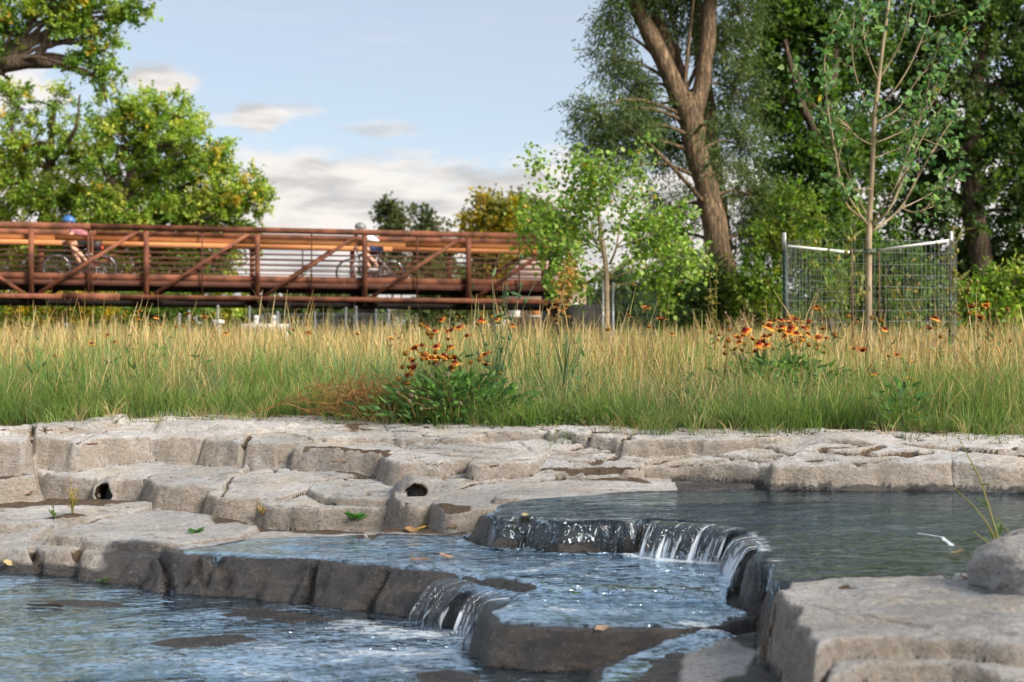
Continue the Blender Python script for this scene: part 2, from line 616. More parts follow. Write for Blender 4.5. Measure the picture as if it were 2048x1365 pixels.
def mat_water(name, foam_gain=1.0, ripple=1.0, tint=(0.86, 0.88, 0.84)):
    m, nt = new_mat(name)
    o = nt.geo().outputs['Position']
    fl = nt.mapping(o, (1.0, 2.0, 1.0), rot=(0, 0, R(-24)))      # streaks drawn out along the flow
    n1 = nt.noise(fl, 5.5, 2, 0.5, 0.8)
    n2 = nt.noise(fl, 17.0, 2, 0.5, 0.6)
    n3 = nt.noise(nt.mapping(o, (1, 1, 0.3)), 70.0, 2, 0.5)
    rip = nt.attr('ripple').outputs['Fac']
    foam = nt.attr('foam').outputs['Fac']
    h = nt.m('ADD', nt.m('MULTIPLY', n1, 0.034), nt.m('ADD', nt.m('MULTIPLY', n2, 0.020), nt.m('MULTIPLY', n3, 0.0034)))
    h = nt.m('MULTIPLY', h, rip)
    nor = nt.bump(h, 1.0, ripple)
    fr = nt.node('ShaderNodeFresnel')
    fr.inputs[0].default_value = 1.5
    nt.l.new(nor, fr.inputs['Normal'])
    gl = nt.node('ShaderNodeBsdfGlossy')
    gl.inputs['Roughness'].default_value = 0.05
    gl.inputs['Color'].default_value = (0.74, 0.89, 1.0, 1)
    nt.l.new(nor, gl.inputs['Normal'])
    tr = nt.node('ShaderNodeBsdfTransparent')
    tr.inputs[0].default_value = tint + (1,)
    mx = nt.node('ShaderNodeMixShader')
    nt.l.new(nt.m('ADD', fr.outputs[0], nt.m('MULTIPLY', nt.attr('sheen').outputs['Fac'], nt.m('MULTIPLY', nt.mr(nt.noise(fl, 34.0, 4, 0.65, 0.8), 0.36, 0.56, 0.15, 1.35), nt.mr(nt.noise(fl, 7.0, 3, 0.6, 0.6), 0.34, 0.52, 0.5, 1.05))), clamp=True), mx.inputs[0])
    nt.l.new(tr.outputs[0], mx.inputs[1])
    nt.l.new(gl.outputs[0], mx.inputs[2])
    # foam: white water where the stream breaks; also paints ripple highlights
    fb = nt.m('ADD', nt.m('MULTIPLY', nt.noise(fl, 9.0, 4, 0.65, 1.0), 0.5), nt.m('MULTIPLY', nt.noise(nt.mapping(o, (1, 2.6, 1), rot=(0, 0, R(-24))), 38.0, 4, 0.7, 1.2), 0.5))
    ff = nt.mr(nt.m('ADD', nt.m('MULTIPLY', foam, foam_gain), nt.m('MULTIPLY', nt.m('SUBTRACT', fb, 0.5), 2.4)), 0.42, 0.80)
    fo = nt.node('ShaderNodeBsdfDiffuse')
    fo.inputs[0].default_value = (0.78, 0.83, 0.86, 1)
    m2 = nt.node('ShaderNodeMixShader')
    nt.l.new(nt.m('MULTIPLY', ff, 0.8), m2.inputs[0])
    nt.l.new(mx.outputs[0], m2.inputs[1])
    nt.l.new(fo.outputs[0], m2.inputs[2])
    nt.l.new(m2.outputs[0], nt.out.inputs[0])
    return m


M['water'] = mat_water('stream_water')

# ------------------------------------------------------------------ the rock ledges
STEP = 0.008
gx = np.arange(-3.75, 3.75, STEP)
gy = np.arange(2.3, 8.75, STEP)
GX, GY = np.meshgrid(gx, gy)
WXx = GX + 0.030 * fbm(GX * 4.1, GY * 4.1, 3, 3)
WYy = GY + 0.026 * fbm(GX * 4.3, GY * 4.3, 5, 3)
N_BIG = fbm(GX * 1.3, GY * 1.6, 21, 3)
N_MED = fbm(GX * 6.0, GY * 7.0, 31, 4)
N_FINE = fbm(GX * 28.0, GY * 28.0, 41, 3)
st = fbm(GX * 0.9 + 0.25 * GY, GY * 5.5 + 0.7 * N_BIG, 51, 3) * 3.2
STRATA = (np.floor(st) + smooth(st - np.floor(st), 0.0, 0.22)) / 3.2
NEG = -9.0
H = np.full(GX.shape, NEG)
ID = np.full(GX.shape, -1, int)
SLABS = []


def slab(poly, m=3.2, r=0.018, q=0.005, rough=1.0, strata=1.0, dome=0.0, name='stone', grow=0.045):
    """one stone: polygon of its top in pixels with heights; sides fall away at slope m"""
    pts = np.array([P(*p) for p in poly])
    A = np.c_[np.ones(len(pts)), pts[:, 0], pts[:, 1]]
    if np.ptp(pts[:, 2]) > 1e-6:
        co = np.linalg.lstsq(A, pts[:, 2], rcond=None)[0]
    else:
        co = np.array([pts[0, 2], 0, 0])
    lo, hi = pts[:, :2].min(0) - 0.30, pts[:, :2].max(0) + 0.30
    i0, i1 = np.searchsorted(gy, (lo[1], hi[1]))
    j0, j1 = np.searchsorted(gx, (lo[0], hi[0]))
    if i1 - i0 < 2 or j1 - j0 < 2:
        return
    sl = (slice(i0, i1), slice(j0, j1))
    X, Y = GX[sl], GY[sl]
    s = poly_sdf(WXx[sl], WYy[sl], pts[:, :2]) - grow
    sd = len(SLABS) * 7
    s = s + 0.012 * fbm(X * 11, Y * 11, 60 + sd, 3)
    u = np.maximum(0, s + r)
    mm = m * (1 + 0.35 * fbm(X * 5, Y * 5, 80 + sd, 2))
    drop = np.where(u < mm * q, u * u / (2 * q), mm * u - mm * mm * q / 2)
    drop = drop + 0.03 * fbm(X * 14, Y * 14, 90 + sd, 3) * smooth(u, 0.02, 0.09)
    z = co[0] + co[1] * X + co[2] * Y - drop
    z = z + rough * (0.015 * N_BIG[sl] + 0.009 * N_MED[sl] + 0.0026 * N_FINE[sl]) + strata * 0.015 * STRATA[sl]
    if dome:
        z = z + dome * np.clip(-s, 0, 0.3)
    z = np.maximum(z, NEG)
    SLABS.append((sl, z, name))
    k = len(SLABS) - 1
    better = z > H[sl]
    H[sl] = np.where(better, z, H[sl])
    ID[sl] = np.where(better, k, ID[sl])


L_ = -420
# floors under each tier
slab([(L_, 1080, .05), (100, 1100, .09), (330, 1112, .10), (640, 1140, .10), (900, 1170, .10), (1010, 1210, .10), (1010, 1250, .09), (1500, 1235, .09), (1640, 1190, .10), (1700, 1040, .10), (1500, 1000, .10), (L_, 1000, .12)], m=1.6, strata=0)
slab([(L_, 948, .265), (60, 944, .265), (300, 956, .255), (450, 974, .238), (560, 976, .236), (700, 980, .238), (830, 985, .24), (900, 990, .235), (1100, 966, .265), (1300, 955, .28), (1300, 905, .34), (L_, 902, .34)], m=3.0, grow=0.01)
slab([(L_, 884, .43), (300, 876, .435), (480, 880, .425), (620, 880, .428), (800, 874, .44), (1110, 872, .45), (1300, 882, .435), (1640, 892, .44), (2600, 896, .445), (2600, 868, .48), (1100, 850, .48), (480, 830, .49), (L_, 848, .48)], m=2.5, grow=0.0)
slab([(600, 900, .385), (780, 908, .38), (950, 918, .362), (1080, 925, .345), (1270, 932, .33), (1400, 926, .35), (1560, 922, .375), (1900, 928, .37), (2600, 925, .39), (2600, 892, .43), (1300, 885, .42), (700, 880, .41), (600, 886, .41)], m=3.0, grow=0.0)
# tier A, the top of the bank
slab([(L_, 884, .437), (40, 886, .437), (64, 876, .444), (150, 879, .442), (215, 872, .45), (300, 868, .455), (400, 872, .448), (480, 880, .435), (560, 882, .432), (625, 882, .432), (655, 868, .45), (690, 858, .464), (790, 856, .468), (800, 840, .49), (640, 832, .50), (480, 826, .505), (236, 832, .50), (60, 845, .49), (L_, 850, .49)], m=2.4, r=.03, grow=.01, strata=1.4)
slab([(L_, 868, .47), (-40, 866, .47), (40, 858, .485), (180, 850, .495), (260, 838, .51), (250, 832, .515), (60, 845, .505), (L_, 850, .50)], m=0.9, r=.03, grow=.0, strata=1.4)
slab([(300, 852, .487), (420, 850, .487), (520, 856, .478), (600, 848, .487), (480, 830, .512), (330, 832, .512)], m=0.8, r=.03, grow=.0, strata=1.4)
slab([(482, 850, .48), (490, 828, .50), (660, 836, .495), (770, 838, .495), (775, 850, .475), (660, 858, .465), (545, 862, .46)], m=3.20, grow=0.05)
slab([(785, 846, .485), (860, 842, .49), (1100, 848, .49), (1130, 862, .47), (1000, 862, .47), (830, 862, .465), (782, 856, .47)], m=3.20, grow=0.05)
slab([(660, 876, .44), (690, 862, .455), (800, 864, .455), (980, 866, .455), (930, 878, .44), (780, 876, .44)], m=3.20, grow=0.05)
slab([(1110, 862, .475), (1140, 849, .49), (1500, 856, .49), (1640, 860, .49), (1650, 878, .465), (1500, 878, .465), (1250, 874, .465)], m=3.20, grow=0.05)
slab([(1640, 878, .465), (1650, 861, .49), (2000, 866, .49), (2600, 872, .49), (2600, 892, .46), (1950, 890, .46)], m=3.02, grow=0.05)
# second row of the bank
slab([(606, 892, .41), (650, 880, .425), (798, 884, .42), (782, 898, .405), (770, 903, .40), (690, 897, .405), (625, 895, .405)], m=3.20, r=.01, grow=0.05)
slab([(784, 912, .385), (800, 900, .40), (850, 888, .415), (940, 888, .415), (958, 902, .40), (944, 912, .385), (860, 922, .375), (800, 924, .372)], m=3.20, r=.01, grow=0.05)
slab([(958, 908, .39), (985, 892, .41), (1080, 884, .42), (1110, 884, .42), (1072, 908, .39), (1040, 922, .372), (960, 928, .365)], m=3.20, r=.01, grow=0.05)
slab([(1075, 928, .35), (1110, 900, .40), (1140, 882, .43), (1260, 876, .44), (1308, 886, .43), (1262, 938, .33), (1160, 938, .33)], m=3.20, r=.01, strata=1.6, grow=0.05)
slab([(1272, 944, .31), (1310, 900, .41), (1345, 886, .435), (1500, 882, .45), (1640, 888, .45), (1680, 905, .425), (1560, 925, .38), (1400, 938, .33)], m=3.20, r=.03, strata=1.4, grow=0.05)
slab([(1560, 928, .385), (1640, 895, .44), (1760, 892, .45), (1900, 896, .45), (1925, 905, .43), (1890, 935, .37), (1750, 930, .38)], m=3.20, r=.03, strata=1.6, grow=0.05)
slab([(1915, 940, .36), (1940, 906, .43), (2050, 894, .45), (2600, 892, .46), (2600, 925, .40), (2000, 925, .40)], m=3.20, r=.03, strata=1.2, grow=0.05)
# tier B
slab([(L_, 930, .30), (-20, 930, .30), (48, 940, .29), (54, 952, .28), (10, 960, .27), (L_, 958, .27)], m=3.20, grow=0.05)
slab([(L_, 902, .36), (60, 898, .36), (300, 900, .36), (470, 902, .355), (452, 920, .33), (330, 945, .285), (300, 956, .27), (200, 955, .265), (110, 952, .265), (66, 942, .28), (-40, 922, .31), (L_, 922, .31)], m=3.20, r=.03, grow=0.05)
slab([(306, 958, .27), (340, 940, .29), (470, 922, .33), (500, 920, .33), (455, 960, .27), (438, 972, .255), (330, 972, .255)], m=3.20, r=.03, grow=0.05)
slab([(442, 980, .245), (470, 955, .275), (560, 932, .31), (640, 930, .315), (700, 940, .30), (640, 965, .265), (560, 984, .24), (500, 988, .235), (460, 990, .23)], m=3.20, r=.01, grow=0.05)
slab([(636, 978, .25), (668, 956, .28), (760, 940, .30), (860, 942, .30), (850, 970, .265), (815, 986, .245), (760, 994, .235), (690, 990, .24)], m=3.20, r=.01, grow=0.05)
slab([(520, 994, .215), (600, 984, .23), (700, 985, .23), (850, 990, .225), (845, 1006, .205), (800, 1014, .195), (640, 1014, .195), (560, 1008, .20)], m=3.20, r=.02, grow=0.05)
slab([(800, 990, .25), (822, 964, .29), (855, 950, .31), (1000, 946, .315), (1100, 944, .32), (1120, 950, .31), (980, 972, .27), (900, 985, .26), (880, 1000, .245), (830, 1008, .235)], m=3.20, r=.03, grow=0.05)
slab([(884, 1004, .245), (960, 976, .27), (1100, 960, .29), (1220, 962, .285), (1100, 988, .262), (1010, 1000, .25), (960, 1016, .235), (900, 1022, .23)], m=3.20, r=.01, grow=0.05)
slab([(1000, 990, .272), (1120, 962, .29), (1300, 956, .29), (1420, 968, .285), (1500, 974, .276), (1300, 984, .272), (1100, 994, .268)], m=3.00, r=.03, rough=.5, grow=0.05)
# tier C: the lower shelf
slab([(L_, 1008, .17), (0, 1008, .17), (150, 1005, .17), (300, 1008, .17), (280, 1016, .165), (170, 1034, .155), (96, 1040, .15), (60, 1045, .15), (L_, 1052, .145)], m=1.7, r=.04)
slab([(L_, 1078, .11), (-60, 1070, .12), (70, 1056, .13), (100, 1052, .13), (40, 1090, .08), (L_, 1110, .05)], m=1.2, r=.05)
slab([(98, 1078, .115), (120, 1058, .135), (200, 1036, .15), (310, 1016, .165), (420, 1030, .155), (520, 1055, .148), (470, 1074, .14), (340, 1088, .13), (300, 1092, .125), (180, 1088, .115)], m=1.6, r=.06)
slab([(316, 1102, .125), (350, 1092, .135), (490, 1078, .14), (520, 1060, .147), (720, 1062, .145), (700, 1100, .14), (640, 1126, .135), (480, 1116, .135), (340, 1110, .125)], m=1.7, r=.045, strata=.3)
slab([(636, 1128, .135), (705, 1100, .14), (760, 1060, .145), (960, 1062, .145), (1000, 1120, .14), (930, 1150, .135), (860, 1150, .13), (740, 1142, .13)], m=1.6, r=.05, strata=.3)
slab([(930, 1152, .13), (1005, 1115, .14), (980, 1070, .142), (1300, 1075, .142), (1520, 1080, .142), (1560, 1150, .14), (1420, 1186, .135), (1120, 1186, .135), (1020, 1170, .132)], m=1.4, r=.04, strata=.3)
slab([(985, 1228, .115), (1035, 1196, .118), (1300, 1188, .12), (1430, 1186, .12), (1560, 1160, .12), (1570, 1220, .115), (1470, 1236, .113), (1390, 1256, .11), (1250, 1258, .11), (1100, 1262, .11), (1000, 1254, .11)], m=3.5, r=.03, strata=.3)
slab([(1190, 1345, .05), (1260, 1318, .055), (1380, 1285, .065), (1440, 1262, .09), (1580, 1250, .11), (1640, 1380, .10), (1620, 1600, .05), (1230, 1600, .05), (1180, 1400, .045)], m=1.6, r=.05)
# stones just breaking the lower pool
slab([(240, 1292, -.004), (380, 1276, .002), (480, 1270, .004), (505, 1282, .002), (420, 1308, -.004), (300, 1310, -.006)], m=.5, r=.05, strata=0, rough=.5)
slab([(830, 1350, .0), (890, 1336, .006), (950, 1350, .006), (960, 1400, .0), (840, 1420, .0)], m=.7, r=.05, strata=0, rough=.5)
slab([(20, 1208, -.004), (120, 1200, .002), (230, 1206, .0), (250, 1222, -.004), (60, 1228, -.008)], m=.4, r=.04, strata=0, rough=.5)
slab([(330, 1224, -.008), (520, 1216, .004), (700, 1240, .004), (640, 1256, -.008), (430, 1250, -.01)], m=.4, r=.06, strata=0, rough=.6)
# lip of the upper pool
slab([(952, 1032, .245), (1040, 1006, .256), (1180, 998, .258), (1205, 1046, .255), (1130, 1052, .25), (1070, 1042, .252), (1000, 1050, .242)], m=1.7, r=.03, strata=0, rough=.7, grow=.02)
slab([(1190, 998, .258), (1290, 988, .258), (1305, 1040, .257), (1262, 1052, .252), (1212, 1044, .256)], m=4.0, r=.03, strata=0, rough=.7, grow=.02)
slab([(1285, 988, .258), (1500, 984, .258), (1560, 1030, .258), (1496, 1066, .255), (1440, 1056, .256), (1380, 1048, .257), (1310, 1044, .257)], m=5.0, r=.03, strata=0, rough=.6, grow=.02)
slab([(1492, 1062, .255), (1560, 1032, .257), (1760, 1015, .258), (1700, 1090, .258), (1560, 1132, .255), (1522, 1128, .255), (1512, 1090, .255)], m=4.5, r=.03, strata=0, rough=.4)
# rock in the right foreground, layered down towards the camera
slab([(1552, 1195, .265), (1575, 1158, .272), (1700, 1150, .275), (1900, 1148, .275), (2600, 1146, .28), (2600, 1282, .30), (2048, 1284, .30), (1900, 1270, .30), (1800, 1272, .295), (1690, 1290, .285), (1640, 1318, .275), (1640, 1350, .265), (1600, 1290, .265)], m=5, r=.035, rough=1.3, grow=0.0)
slab([(1625, 1420, .225), (1650, 1352, .23), (1650, 1315, .235), (1700, 1294, .24), (1820, 1278, .245), (2048, 1288, .25), (2600, 1288, .25), (2600, 1346, .25), (2048, 1346, .25), (1900, 1322, .25), (1760, 1330, .24), (1680, 1360, .23), (1630, 1420, .22), (1600, 1520, .21)], m=6, r=.025, rough=.9, grow=0.0)
slab([(1600, 1600, .18), (1630, 1430, .185), (1685, 1366, .19), (1760, 1336, .20), (1900, 1326, .205), (2048, 1350, .205), (2600, 1350, .205), (2600, 1900, .19), (1640, 1900, .18)], m=4, r=.025, rough=.9, grow=0.0)
slab([(1610, 1300, .16), (1620, 1350, .17), (1690, 1300, .19), (1900, 1240, .2), (2600, 1240, .2), (2600, 1700, .15), (1620, 1700, .12)], m=4, rough=.8, grow=0.0)
# bed of the pools
bed = -0.055 + 0.03 * N_BIG + 0.02 * N_MED + 0.004 * N_FINE
ub = poly_sdf(GX, GY, np.array([P(*p)[:2] for p in [(1300, 1000, .2), (1535, 1090, .2), (1548, 1250, .2), (2700, 1260, .2), (2700, 962, .2), (1400, 962, .2)]]))
bed = np.maximum(bed, 0.222 + 0.02 * N_BIG - np.maximum(0, ub) * 3)
bi = bed > H
H = np.where(bi, bed, H)
ID = np.where(bi, -1, ID)

# cracks: grooves drawn between and across the stones
CRACK = np.zeros(GX.shape)


def crack(pts, w=0.012, d=0.03):
    p = np.array([P(*q)[:2] for q in pts])
    lo, hi = p.min(0) - 0.1, p.max(0) + 0.1
    i0, i1 = np.searchsorted(gy, (lo[1], hi[1]))
    j0, j1 = np.searchsorted(gx, (lo[0], hi[0]))
    sl = (slice(i0, i1), slice(j0, j1))
    X = GX[sl] + 0.016 * fbm(GX[sl] * 9, GY[sl] * 9, 71, 3)
    Y = GY[sl] + 0.016 * fbm(GX[sl] * 9, GY[sl] * 9, 72, 3)
    e = line_dist(X, Y, p)
    ww = w * (0.6 + 0.9 * vnoise(GX[sl] * 7, GY[sl] * 7, 73))
    CRACK[sl] = np.maximum(CRACK[sl], d * (1 - smooth(e, ww * 0.2, ww)))


for pts, w, d in (
        ([(330, 1100, .13), (315, 1130, .07), (335, 1165, .02), (345, 1190, 0)], .014, .04),
        ([(378, 1116, .13), (395, 1150, .06), (412, 1188, .0)], .012, .035),
        ([(455, 1120, .13), (435, 1150, .06), (418, 1186, .0)], .012, .03),
        ([(632, 1130, .13), (625, 1170, .06), (612, 1210, .0)], .02, .05),
        ([(765, 1145, .13), (740, 1180, .07), (720, 1225, .0)], .018, .045),
        ([(185, 1060, .14), (380, 1060, .14), (480, 1046, .15)], .008, .014),
        ([(66, 1085, .11), (85, 1130, .05), (110, 1165, 0)], .012, .04),
        ([(160, 1090, .11), (150, 1120, .06), (140, 1150, .02)], .016, .03),
        ([(440, 982, .25), (470, 955, .275), (560, 935, .31), (640, 925, .33)], .010, .012),
        ([(280, 962, .26), (300, 945, .285), (420, 925, .32)], .008, .012),
        ([(60, 908, .35), (180, 902, .36), (280, 900, .36)], .008, .012),
        ([(600, 935, .31), (680, 955, .28), (700, 960, .28)], .006, .010),
        ([(820, 884, .42), (900, 880, .43), (1050, 868, .45)], .007, .012),
        ([(790, 900, .40), (850, 888, .415), (1040, 886, .42), (1060, 896, .41)], .007, .012),
        ([(1130, 892, .42), (1200, 880, .44), (1290, 885, .43)], .012, .02),
        ([(1170, 910, .39), (1230, 905, .40), (1270, 885, .43)], .010, .018),
        ([(1110, 922, .36), (1200, 925, .355), (1262, 900, .40)], .009, .016),
        ([(1300, 870, .47), (1500, 872, .47), (1620, 868, .475)], .010, .014),
        ([(1380, 892, .43), (1540, 905, .42), (1640, 890, .45), (1740, 900, .43)], .012, .016),
        ([(1630, 915, .40), (1750, 905, .43), (1860, 900, .44)], .014, .02),
        ([(1720, 930, .37), (1760, 965, .28)], .014, .03),
        ([(1905, 972, .27), (1912, 940, .34), (1935, 908, .42), (2048, 898, .45)], .014, .05),
        ([(1770, 930, .37), (1830, 968, .28)], .012, .03),
        ([(500, 838, .495), (640, 846, .485), (760, 846, .485)], .008, .012),
        ([(480, 846, .485), (560, 852, .475), (660, 850, .48)], .007, .010),
        ([(85, 855, .48), (88, 866, .46)], .007, .02),
        ([(66, 846, .49), (62, 866, .46), (70, 890, .42)], .010, .03),
        ([(262, 836, .50), (215, 858, .47), (150, 880, .44)], .008, .014),
        ([(480, 905, .38), (476, 885, .43), (500, 868, .45), (640, 856, .47)], .012, .03),
        ([(350, 905, .38), (345, 880, .44), (440, 866, .455)], .008, .016),
        ([(0, 868, .46), (120, 862, .47), (300, 850, .48)], .007, .012),
        ([(560, 905, .38), (556, 884, .43)], .008, .02),
        ([(900, 985, .26), (1000, 965, .285), (1120, 952, .31)], .009, .014),
        ([(1600, 1205, .28), (1700, 1230, .285), (1850, 1250, .295)], .010, .010),
        ([(1650, 1160, .285), (1720, 1175, .285), (1800, 1170, .285)], .014, .008),
        ([(1545, 1200, .27), (1552, 1250, .2)], .012, .03)):
    crack(pts, w * 1.5, d * 1.5)

gyz0, gxz0 = np.gradient(H, STEP)
SLOPE0 = np.sqrt(gyz0 ** 2 + gxz0 ** 2)
FLAT = 1 - smooth(SLOPE0, 0.45, 1.1)
bw = 0.35 * N_BIG
DRAWN = CRACK.copy()
for sd_, fx_, fy_, wd_, dp_ in ((401, 0.75, 3.4, 0.030, 0.016), (407, 1.3, 5.2, 0.022, 0.010)):
    e_ = np.abs(fbm(GX * fx_ + bw, GY * fy_ + bw * 2 + 0.3 * GX, sd_, 3))
    g_ = smooth(vnoise(GX * 1.1, GY * 1.6, sd_ + 3), 0.42, 0.62)
    gr_ = np.sqrt(sum(g ** 2 for g in np.gradient(e_, STEP))) + 0.5
    e_ = e_ / gr_                                   # distance to the line in metres
    ww_ = 0.008 + 0.012 * vnoise(GX * 3, GY * 3, sd_ + 9)
    CRACK = np.maximum(CRACK, 1.6 * dp_ * g_ * (1 - smooth(e_, ww_ * 0.3, ww_)) * (H > 0.16) * (1 - 0.7 * smooth(SLOPE0, 0.8, 1.8)))
# soil caught at the foot of the ledges
dust = np.zeros(GX.shape)
for pol in ([(L_, 1000, .17), (120, 1000, .17), (280, 1008, .17), (200, 1014, .165), (40, 1016, .165), (L_, 1016, .165)],
            [(410, 1024, .155), (560, 1030, .155), (800, 1046, .15), (930, 1058, .147), (930, 1068, .147), (700, 1064, .147), (560, 1060, .147), (440, 1046, .15)],
            [(96, 1036, .155), (150, 1028, .158), (196, 1036, .155), (170, 1043, .15), (104, 1043, .15)],
            [(600, 928, .32), (780, 940, .31), (770, 948, .305), (640, 934, .315)],
            [(1100, 950, .30), (1280, 955, .29), (1290, 970, .285), (1130, 966, .285)],
            [(640, 846, .485), (740, 848, .48), (700, 854, .475)]):
    s = poly_sdf(WXx, WYy, np.array([P(*p)[:2] for p in pol]))
    dust = np.maximum(dust, smooth(s, 0.08, -0.06))
dust = dust * (0.65 + 0.7 * vnoise(GX * 13, GY * 13, 77))
dust = np.clip(dust * FLAT + np.maximum(smooth(CRACK, 0.006, 0.016) * 0.7 * FLAT, smooth(DRAWN, 0.006, 0.02) * 0.8 * (0.4 + 0.6 * FLAT)), 0, 1)
back_edge = np.interp(GX[0], [-3.75, -2.6, -1.8, -0.6, 0.2, 1.2, 2.4, 3.75], [7.55, 7.65, 8.05, 7.85, 7.42, 7.18, 6.98, 6.8])
HS = H - CRACK + 0.010 * dust * (0.5 + N_MED)

# wetness of the stone
def pm(pol, a=0.05, b=-0.04):
    return smooth(poly_sdf(WXx, WYy, np.array([P(*p)[:2] for p in pol])), a, b)


POL_UP = [(1000, 1008, .27), (1060, 998, .27), (1250, 984, .27), (1500, 977, .27), (1800, 970, .27), (2700, 970, .27), (2700, 1190, .27), (1960, 1158, .27), (1700, 1160, .27), (1575, 1166, .27), (1534, 1190, .27), (1512, 1132, .27), (1505, 1090, .27), (1485, 1064, .27), (1400, 1051, .27), (1300, 1046, .27), (1100, 1052, .27), (960, 1048, .26)]
POL_FALL = [(960, 1046, .26), (930, 1075, .16), (1000, 1095, .14), (1300, 1110, .14), (1480, 1120, .14), (1525, 1180, .14), (1560, 1200, .2), (1600, 1140, .27), (1500, 1000, .27), (1100, 1005, .27)]
POL_MID = [(350, 1096, .14), (480, 1076, .145), (700, 1066, .145), (960, 1070, .145), (1100, 1075, .14), (1500, 1075, .14), (1570, 1150, .13), (1575, 1230, .11), (1440, 1290, .09), (1390, 1330, .05), (1000, 1335, .06), (935, 1290, 0), (740, 1252, 0), (620, 1225, 0), (400, 1200, 0), (345, 1192, 0), (338, 1140, .07)]
POL_LOW = [(980, 1320, .04), (1150, 1300, .05), (1380, 1288, .06), (1480, 1262, .07), (1530, 1280, .07), (1420, 1300, .06), (1340, 1335, .055), (1260, 1420, .05), (980, 1480, .03)]
wet = np.maximum.reduce([pm(POL_FALL), pm(POL_MID, 0.03, -0.05), pm(POL_UP, 0.03, -0.03) * smooth(HS, .305, .285), pm(POL_LOW), pm([(230, 1120, .05), (340, 1110, .1), (345, 1200, 0), (200, 1180, 0)], .12, -.02) * .7])
wet = np.maximum(wet, smooth(HS, 0.065, 0.015) * (GY < 6.3))
wet = np.maximum(wet, (smooth(HS, 0.305, 0.282) * (GY > 6.0) * (GX > 0.75)))
wet = np.maximum(wet, smooth(HS, 0.135, 0.10) * (GY < 4.75) * (GX > -0.3) * (GX < 0.82))
dry = pm([(1375, 1305, .06), (1450, 1290, .06), (1530, 1330, .06), (1500, 1365, .06), (1350, 1420, .05)], .04, -.03)
wet = np.clip(wet * (1 - 0.95 * dry), 0, 1)
silt = (bi & (bed > -0.2)) * (0.45 + 0.4 * vnoise(GX * 6, GY * 6, 161))
dust = np.maximum(dust, silt)
wet = np.where(bi, np.minimum(wet, 0.45), wet)
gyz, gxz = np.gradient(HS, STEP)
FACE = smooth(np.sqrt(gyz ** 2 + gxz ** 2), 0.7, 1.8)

KEEP = (np.abs(GX) < 0.37 * GY + 0.62) & (GY < back_edge[None, :] + 0.42)


def grid_mesh(name, mask, Z, mat, parent=None, attrs=None):
    """faces of the grid whose four corners lie in mask"""
    f = mask[:-1, :-1] & mask[1:, :-1] & mask[:-1, 1:] & mask[1:, 1:]
    ii, jj = np.nonzero(f)
    if len(ii) == 0:
        return None
    nx = GX.shape[1]
    a = ii * nx + jj
    q = np.stack([a, a + 1, a + nx + 1, a + nx], -1)
    used, inv = np.unique(q, return_inverse=True)
    V = np.stack([GX.ravel()[used], GY.ravel()[used], Z.ravel()[used]], -1)
    at = {k: v.ravel()[used] for k, v in (attrs or {}).items()}
    return mesh_np(name, V, inv.reshape(-1, 4), mat, parent, at, True)


def dilate(m, k):
    for _ in range(k):
        n = m.copy()
        n[1:] |= m[:-1]
        n[:-1] |= m[1:]
        n[:, 1:] |= m[:, :-1]
        n[:, :-1] |= m[:, 1:]
        m = n
    return m




def hit(px, py):
    d = np.array(((px - 1024) / FPX, 1.0, -(py - HZ) / FPX))
    t = 4.0
    while t < 8.5:
        p = np.array((0, 0, ZC)) + d * t
        if HS[int((p[1] - gy[0]) / STEP), int((p[0] - gx[0]) / STEP)] >= p[2]:
            return p
        t += .004
    return P(px, py, .2)


HOLES = []
for px, py, r_ in ((210, 986, .042), (832, 990, .050)):
    p = hit(px, py)
    HOLES.append((px, py, r_, p))
    inside = (np.abs(GX - p[0]) < r_ * 0.85) & (GY > p[1] - .06) & (GY < p[1] + .11)
    HS = np.where(inside, np.minimum(HS, p[2] - r_ * 0.9), HS)
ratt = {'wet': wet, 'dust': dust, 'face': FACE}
extra = HS - H
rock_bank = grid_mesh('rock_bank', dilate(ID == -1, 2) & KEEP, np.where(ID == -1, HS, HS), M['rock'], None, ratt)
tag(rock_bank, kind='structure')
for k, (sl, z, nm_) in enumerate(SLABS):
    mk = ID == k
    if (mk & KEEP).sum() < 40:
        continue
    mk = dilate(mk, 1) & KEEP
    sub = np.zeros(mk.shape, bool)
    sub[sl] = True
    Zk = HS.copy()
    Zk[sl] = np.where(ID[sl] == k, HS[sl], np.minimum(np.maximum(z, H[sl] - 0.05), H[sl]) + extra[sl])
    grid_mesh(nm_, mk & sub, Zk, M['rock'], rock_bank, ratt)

# ------------------------------------------------------------------ the stream
def blur(a, k):
    for ax in (0, 1):
        c = np.cumsum(np.concatenate([np.zeros_like(np.take(a, [0], ax)), np.pad(a, [(k, k) if i == ax else (0, 0) for i in (0, 1)], mode='edge')], ax), ax)
        n = a.shape[ax]
        hi = np.take(c, np.arange(2 * k + 1, 2 * k + 1 + n), ax)
        lo = np.take(c, np.arange(0, n), ax)
        a = (hi - lo) / (2 * k + 1)
    return a


